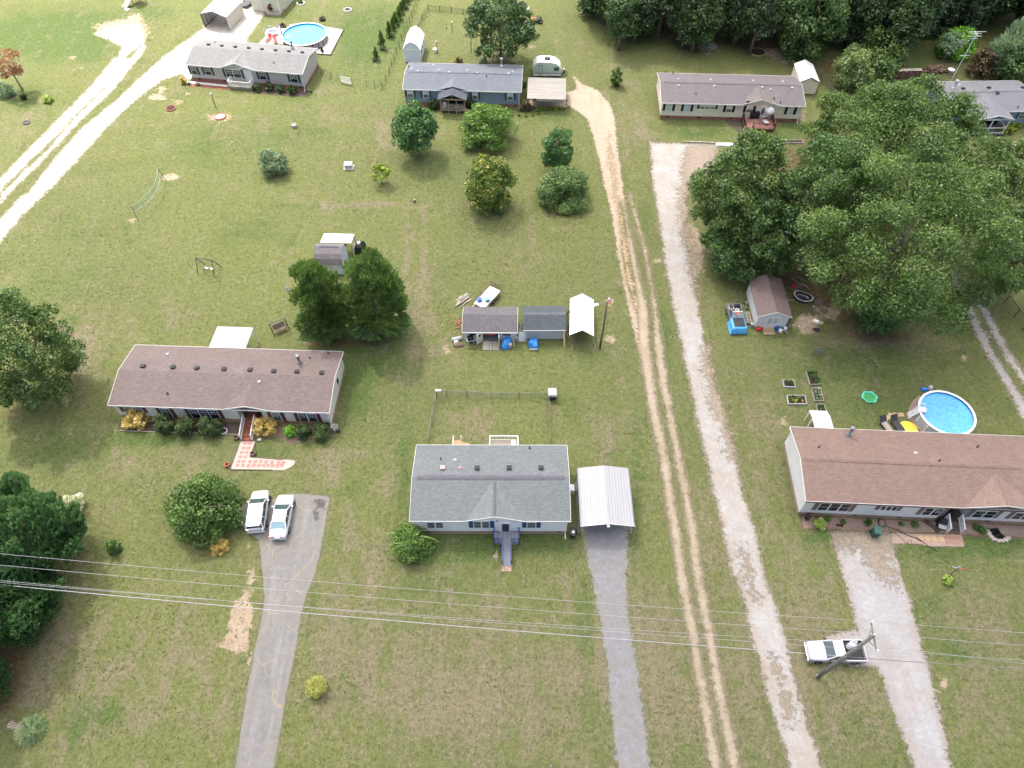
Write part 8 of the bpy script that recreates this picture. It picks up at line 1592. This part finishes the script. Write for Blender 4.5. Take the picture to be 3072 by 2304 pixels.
m.build('frame','galvanised',o); m=MB(); m.add([(-u[0]/2,-u[1]/2,.1),(u[0]/2,u[1]/2,.1),(u[0]/2,u[1]/2,1.2),(-u[0]/2,-u[1]/2,1.2)],[(0,1,2,3)]); m.build('mesh','chain_link',o,fix=False)
# loungers and float behind the rust house
for i,(x,y) in enumerate(((100,980),(330,960))):
    o=thing('lawn_chair','dark framed lawn chair behind the rust roof, '+('left one' if i==0 else 'right one beside the yellow float'),'chair',(*g(zb(x,y)),0),.3); MB().box(-.4,-.9,.35,.4,.5,.38).build('seat','steel_dark' if i else 'boards_old',o); m=MB(); m.cbox((0,.75,.65),(.8,.75,.04),0,.75); m.build('backrest','steel_dark',o); m=MB()
    for xx in (-.38,.38):
        m.bar((xx,-.8,0),(xx,-.8,.36),.05); m.bar((xx,.4,0),(xx,.5,.36),.05); m.bar((xx,-.9,.37),(xx,.5,.37),.05); m.bar((xx,.5,.37),(xx,1.0,.95),.05)
    m.build('frame','steel_dark',o)
o=thing('pool_float','round yellow pool float behind the rust roof','pool float',(*g(zb(575,1030)),0)); m=MB(); m.lathe([(.95,.1),(.98,.2),(.9,.3),(.3,.36),(0,.38)],24); m.build('cushion','yellow_plastic',o,smooth=True); m=MB(); m.lathe([(1.0,.12),(1.03,.19),(.98,.24),(.96,.18)],24,closed=True); m.build('rim','plastic_white',o)
# hose, reel loop, bed clutter
pts=[(880,720),(800,780),(760,880),(790,990),(880,1050),(970,1010),(1000,920),(960,840),(880,810),(800,850),(780,930),(830,1020),(920,1040),(1000,1000),(1110,1060),(1250,1110),(1420,1160),(1600,1270),(1800,1350),(1970,1420),(2100,1500)]
c3=[Vector((*g(zn(*p)),.04+.03*(i%2))) for i,p in enumerate(pts)]
def smooth_path(P,k=4):
    out=[]
    for i in range(len(P)-1):
        p0,p1,p2,p3=P[max(i-1,0)],P[i],P[i+1],P[min(i+2,len(P)-1)]
        for j in range(k):
            u=j/k; out.append(.5*((2*p1)+(p2-p0)*u+(2*p0-5*p1+4*p2-p3)*u*u+(3*p1-p0-3*p2+p3)*u**3))
    return out+[P[-1]]
ex=[Vector((*g(zc(*p)),.04)) for p in ((760,510),(850,570),(940,640),(1050,700))]
tag(MB().tube(smooth_path(c3+ex),.035,5).build('garden_hose','rubber',None,fix=False),'dark garden hose coiled in the flower bed and trailing onto the lawn','garden hose')
ex=[Vector((*g(zn(*p)),.03)) for p in ((1060,1060),(1150,1150),(1230,1230),(1400,1310),(1500,1420),(1600,1510),(1690,1560),(1710,1480),(1770,1460),(1820,1510),(1800,1570),(1880,1600))]+[Vector((*g(zc(*p)),.03)) for p in ((770,600),(950,640),(1200,630),(1320,680))]
tag(MB().tube(smooth_path(ex),.03,5).build('garden_hose','boards_dark',None,fix=False),'thin brown hose looping across the paver walk','garden hose')
patch('paver_walk',[[zc(640,455),zc(1370,470),zc(1410,630),zc(940,625),zc(760,590),zc(420,590),zc(420,440)]],'paver_pink',z=.014,step=.2)
PV=[]
for (x,y) in ((1175,500),(1245,505),(1325,510),(1190,565),(1260,570),(1335,570),(905,520),(990,520),(1095,530),(815,510)):
    p=g(zc(x,y)); o=MB().box(-.27,-.22,0,.27,.22,.035).build('paving_stone','paver_rose' if x>1150 else 'timber',None,loc=(*p,.012),rz=-.05); tag(o,'square pinkish paver in the walk before the right house steps','paver','pavers of the right house walk')
o=thing('hand_truck','dark two wheeled cart lying beside the right house steps','cart',(*g(zc(970,345)),0),-.5); m=MB(); m.bar((-.9,.3,.2),(.6,-.2,.15),.06); m.bar((-.9,0,.2),(.6,-.5,.15),.06)
for i in range(4): m.bar((-.6+.3*i,.22-.1*i,.2),(-.6+.3*i,-.1-.1*i,.2),.04)
m.build('frame','plastic_black',o); 
for y in (-.1,-.55): wheel(o,.55,y,.17,.08)
o=thing('covered_grill','black covered grill tucked left of the right house steps','grill',(*g(zc(1075,330)),0),-.3); m=MB(); m.loft([[(x*w_,y*w_,z) for x,y in ((-.4,-.3),(.4,-.3),(.4,.3),(-.4,.3))] for z,w_ in ((0,1),(.8,.95),(1.0,.7))]); m.build('cover','plastic_black',o,bevel=.06); MB().box(-.35,-.75,.5,.35,-.3,.54).build('side_shelf','sheet_grey',o)
o=thing('garden_pond','small black lined pond with pale stone rim in the flower bed','pond',(*g(zc(1840,460)),0)); pl_=[np.array(g(zc(*q)))-np.array(g(zc(1840,460))) for q in ((1705,375),(1760,390),(1850,380),(1900,450),(1960,500),(1975,535),(1900,545),(1810,535),(1760,480))]; m=MB(); m.prism([tuple(q) for q in pl_],.01,.06); glass('pond_water',(14,22,14),.05); m.build('water','pond_water',o)
for q in ((1710,425),(1735,460),(1765,500),(1800,535),(1850,552),(1905,555),(1955,545),(1990,520)):
    p=np.array(g(zc(*q)))-np.array(g(zc(1840,460))); m=MB(); m.cbox((p[0],p[1],.1),(.5,.34,.2),random.uniform(-.8,.2)); m.build('rim_stone','stone',o,bevel=.08)
o=thing('scarecrow_post','cross shaped wooden yard post with red and blue arms above the lawn hosta','yard post',(*g(zc(1165,1035)),0)); m=MB(); m.bar((0,0,0),(.25,.1,2.0),.09); m.build('post','boards_dark',o); m=MB(); m.bar((-.35,.2,2.0),(.85,-.1,2.0),.05,.08); m.build('arm','sheet_grey',o); MB().bar((.35,.0,2.03),(.85,-.12,2.03),.05,.1).build('arm','plastic_red',o); m=MB(); m.lathe([(.12,2.0),(.16,2.1),(0,2.2)],10,(.25,.1,0)); m.build('cap','paint_greyworn',o)
# brown house front clutter and walk
patch('front_walk',[[z7(430,755),z7(665,755),z7(590,995),z7(700,1010),z7(1300,1060),z7(1275,1140),z7(1130,1215),z7(265,1205)]],'path_pale',z=.01,step=.2)
m=MB()
for (p,q) in (((425,760),(262,1205)),((262,1208),(940,1215)),((680,760),(580,1000)),((580,1003),(1100,1048))): m.bar((*g(z7(*p)),.05),(*g(z7(*q)),.05),.08,.1)
tag(m.build('walk_edging','boards_dark'),'dark timber edging of the pink tiled front walk','edging')
plain('tile_pink',(166,124,114),.8,.12)
tl=[(510,790),(583,790),(480,865),(555,865),(452,935),(527,937),(427,1007),(503,1007),(402,1075),(478,1080),(580,1080),(668,1080),(750,1080),(838,1082),(930,1090),(1030,1095),(1105,1098),(382,1138),(468,1142),(555,1142),(640,1138),(720,1140),(795,1138),(865,1140),(935,1145),(1010,1148),(1080,1140)]
for (x,y) in tl: tag(MB().box(-.2,-.19,0,.2,.19,.03).build('paving_tile','tile_pink',None,loc=(*g(z7(x,y)),.008),rz=-.04),'square pink tile set in the pale front walk','paving tile','pink tiles of the front walk')
for lb,p,r_,mt in (('terracotta pot lying on the lawn left of the front walk',(225,1145),.28,'terracotta'),('brown pot with plant at the inner corner of the front walk',(635,968),.3,'boards_dark'),('brown pot left of the brick steps',(368,715),.3,'boards_dark')): ring(lb,'flower_pot',g(z7(*p)),r_,.35,mt,'soil','flower pot')
ring('white ring planter on the grass left of the brick steps','planter_ring',g(z7(167,602)),.42,.15,'plastic_white','steel_dark','planter')
o=thing('garden_block','small pinkish block at the foot of the yellow bush','block',(*g(z7(740,745)),0)); MB().box(-.2,-.15,0,.2,.15,.25).build('block','stone',o,bevel=.02)
o=thing('board_bundle','pale boards standing at the right corner of the brown roofed house','boards',(*g(z7(1940,590)),0)); m=MB()
for i in range(5): m.bar((-.2+.1*i,0,0),(-.3+.16*i,.1,1.1+.1*(i%3)),.09,.03)
m.build('board','plastic_white',o); MB().box(.0,-.25,0,.45,.1,.3).build('crate','steel_dark',o)
m=MB(); m.bar((*g(t(0,2,1030,405)),.06),(*g(t(0,2,2060,440)),.06),.06,.12); tag(m.build('bed_edging','stone'),'pale low edging along the front bed of the brown roofed house','edging')
# lamp post in the sun, drains, white downspout elbow, odd bits
o=thing('lamp_post','slim lamp post with white globe on the sunny lawn','lamp post',(*g(t(0,0,1868,935)),0)); MB().tube([(0,0,0),(0,0,2.3)],.06,8).build('pole','steel_dark',o,fix=False); MB().lathe([(.06,2.3),(.16,2.4),(.16,2.6),(.06,2.7),(0,2.72)],12).build('globe','plastic_white',o,smooth=True)
o=thing('drain_pipe','black corrugated drain pipe at the corner of the sunny grey house','drain pipe',(*g(z1(1620,1168)),0)); MB().tube([(0,0,.1),(.5,-.25,.08),(1.0,-.35,.06)],.09,8).build('pipe','plastic_black',o,fix=False)
o=thing('black_grill','large black covered grill on the red deck','grill',(*g(z3(640,915),.6),.6)); m=MB(); m.loft([[(x*w_,y*w_,z) for x,y in ((-.75,-.35),(.75,-.35),(.75,.35),(-.75,.35))] for z,w_ in ((0,.95),(.8,1),(1.15,.85))]); m.build('cover','plastic_black',o,bevel=.1); MB().box(-.3,-.38,.62,.3,-.352,.72).build('emblem_strip','steel_dark',o)
o=thing('patio_umbrella','white folded patio umbrella covering a chair on the red deck','umbrella',(*g(z3(850,945),.6),.6)); m=MB(); m.M=Matrix.Translation((.1,.2,1.7))@Matrix.Rotation(.3,4,'X'); m.lathe([(.7,-.5),(.66,-.1),(.36,.25),(0,.4)],10); m.build('canopy','plastic_white',o); MB().tube([(0,0,0),(.1,.2,1.9)],.03,6).build('pole','sheet_grey',o,fix=False)
o=thing('deck_chair','pale deck chair below the white umbrella on the red deck','chair',(*g(z3(815,1000),.6),.6),.3); MB().box(-.35,-.6,.3,.35,.5,.36).build('seat','sheet_grey',o); m=MB(); m.cbox((0,.6,.65),(.7,.1,.7),0,.4); m.build('backrest','sheet_grey',o); m=MB()
for x in (-.3,.3):
    for y in (-.5,.4): m.bar((x,y,0),(x,y,.3),.05)
m.build('leg','sheet_grey',o)
o=thing('smoker_grill','pale green round smoker grill at the left rail of the red deck','grill',(*g(z3(495,890),.6),.6)); MB().lathe([(.15,.5),(.3,.65),(.3,.85),(.15,1.05),(0,1.1)],14).build('lid','trailer_mint',o,smooth=True); m=MB()
for i in range(3): m.bar((.2*math.cos(i*2.1),.2*math.sin(i*2.1),.6),(.3*math.cos(i*2.1),.3*math.sin(i*2.1),0),.04)
m.build('leg','steel_dark',o)
for i,(x,lb) in enumerate(((570,'left'),(740,'right'))):
    o=thing('porch_chair','white porch chair behind the wooden railing, '+lb+' one','chair',(*HBl_at(z2(x,985)),.6),HBl.a) if False else None
for lb,x,y,s in (('white trash bag sized cooler by the gravel pad','',0,0),): pass
m=MB(); P0=np.array(g(t(2,0,1495,1228))); P1=np.array(g(t(2,0,1775,1240))); m.bar((*P0,.1),(*P1,.1),.18,.2); tag(m.build('parking_log','boards_old'),'long weathered timber at the head of the gravel pad','timber')
o=thing('metal_sheet','white metal sheeting stack beside the gravel pad','sheeting',(*g(t(2,0,1840,1252)),0),-.05); MB().box(-1.4,-.4,0,1.4,.4,.12).build('sheet','sheet_white',o); MB().box(-1.2,-.3,.122,.2,.3,.2).build('sheet','sheet_grey',o)
o=thing('planting_bed','low timber framed dark planting bed behind the grove','garden bed',(*g(t(3,0,210,1230)),0)); m=MB(); m.box(-1.6,-.4,0,1.6,-.32,.2); m.box(-1.6,.32,0,1.6,.4,.2); m.box(-1.6,-.32,0,-1.52,.32,.2); m.box(1.52,-.32,0,1.6,.32,.2); m.build('frame','boards_old',o); MB().box(-1.52,-.32,0,1.52,.32,.12).build('soil','soil',o)
for lb,p in (('small white marker stake at the bottom frame edge',t(2,3,335,1640)),('white marker stub on the lawn by the wire fence',t(1,0,1045,725))): 
    o=thing('marker_stake',lb,'marker',(*g(p),0)); m=MB(); m.bar((0,-.1,0),(0,.1,.5),.08); m.build('stake','plastic_white',o); MB().cbox((0,.1,.52),(.1,.1,.05)).build('cap','plastic_green',o)
for i,(c_,r_,x,y) in enumerate(((1,0,1697,260),(1,0,1567,430),(1,0,1860,430))):
    o=thing('yard_post',('slim post with white lamp in the pen behind the blue house','green post with white birdbath bowl behind the blue house','dark slim post left of the big oak')[i],'post',(*g(t(c_,r_,x,y+25)),0)); MB().bar((0,0,0),(0,0,1.9),.09).build('post','steel_dark',o); m=MB(); m.lathe([(.1,1.9),(.12,2.05),(0,2.1)],8); m.build('cap','plastic_white' if i<2 else 'steel_dark',o)
ring('white bowl birdbath behind the slate blue house','birdbath',g(t(1,0,1550,450)),.4,.6,'plastic_white','sheet_grey','birdbath')
o=thing('wood_debris','dark board fence scraps and poles under the big oak','scrap heap',(*g(t(1,0,2130,530)),0)); m=MB()
for i in range(12): m.bar((-1.8+.32*i,random.uniform(-.3,.3),0),(-1.6+.32*i+random.uniform(-.4,.4),random.uniform(-.2,.5),random.uniform(.7,1.8)),.09)
m.build('boards','boards_old',o)
o=thing('porch_chair','white rocking chair on the covered porch of the blue house','chair',(*HBl.root.location[:2],0)); 
hx,hy=HBl.at(z2(650,1000),.6); w3=local(HBl.A,HBl.a)
o.location=(*w3(hx-1.1,hy+.55),.6); o.rotation_euler=(0,0,HBl.a); MB().box(-.28,-.25,.4,.28,.25,.45).build('seat','plastic_white',o); MB().box(-.28,.2,.45,.28,.26,1.1).build('backrest','plastic_white',o); m=MB()
for x in (-.25,.25):
    for y in (-.2,.2): m.bar((x,y,0),(x,y,.4),.05)
m.build('leg','plastic_white',o); dup(o,w3(hx+.9,hy+.55),HBl.a+.3,'second white rocking chair at the right end of the covered porch'); bpy.context.view_layer.update()

# ---------------------------------------------------------------- taller tufts and weeds standing in the lawns
def tufts(n=95000):
    rg=np.random.default_rng(5); cl=700
    cx=rg.uniform(-75,85,cl); cy=rg.uniform(8,135,cl); w=rg.random(cl)<.75
    k=rg.integers(0,cl,n); X=np.where(rg.random(n)<.55,cx[k]+rg.normal(0,1.4,n),rg.uniform(-75,85,n)); Y=np.where(rg.random(n)<.55,cy[k]+rg.normal(0,.9,n),rg.uniform(8,135,n))
    px_,py_=proj(X,Y); ok=(px_>-60)&(px_<3130)&(py_>-40)&(py_<2400)
    X=X[ok]; Y=Y[ok]; pt=np.stack([X,Y],1); keep=np.ones(len(pt),bool)
    for poly in PAVED: keep&=pdist(pt,poly)<.25*rg.random(len(pt))
    for hh in (HM,HB,HR,HI,HS,HBl,HA):
        c_,s_=math.cos(hh.a),math.sin(hh.a); dx=X-hh.A[0]; dy=Y-hh.A[1]; lx=c_*dx+s_*dy; ly=-s_*dx+c_*dy; keep&=~((lx>0)&(lx<hh.L)&(ly>0)&(ly<hh.D))
    X=X[keep]; Y=Y[keep]; m=len(X); hgt=rg.uniform(.05,.17,m)
    C=np.stack([X,Y,hgt*.5],1); N=np.stack([rg.normal(0,.6,m),rg.normal(0,.6,m),np.full(m,.9)],1)
    me=leafmesh('grass_tufts',C,N,hgt*1.0,rg.uniform(0,1,m)**1.3,'lf_tuft',1.4); o=bpy.data.objects.new('grass_tufts',me); COL.objects.link(o); o['kind']='stuff'
leafmat('lf_tuft',(74,94,42),(112,122,66),(132,128,82),.2); tufts()
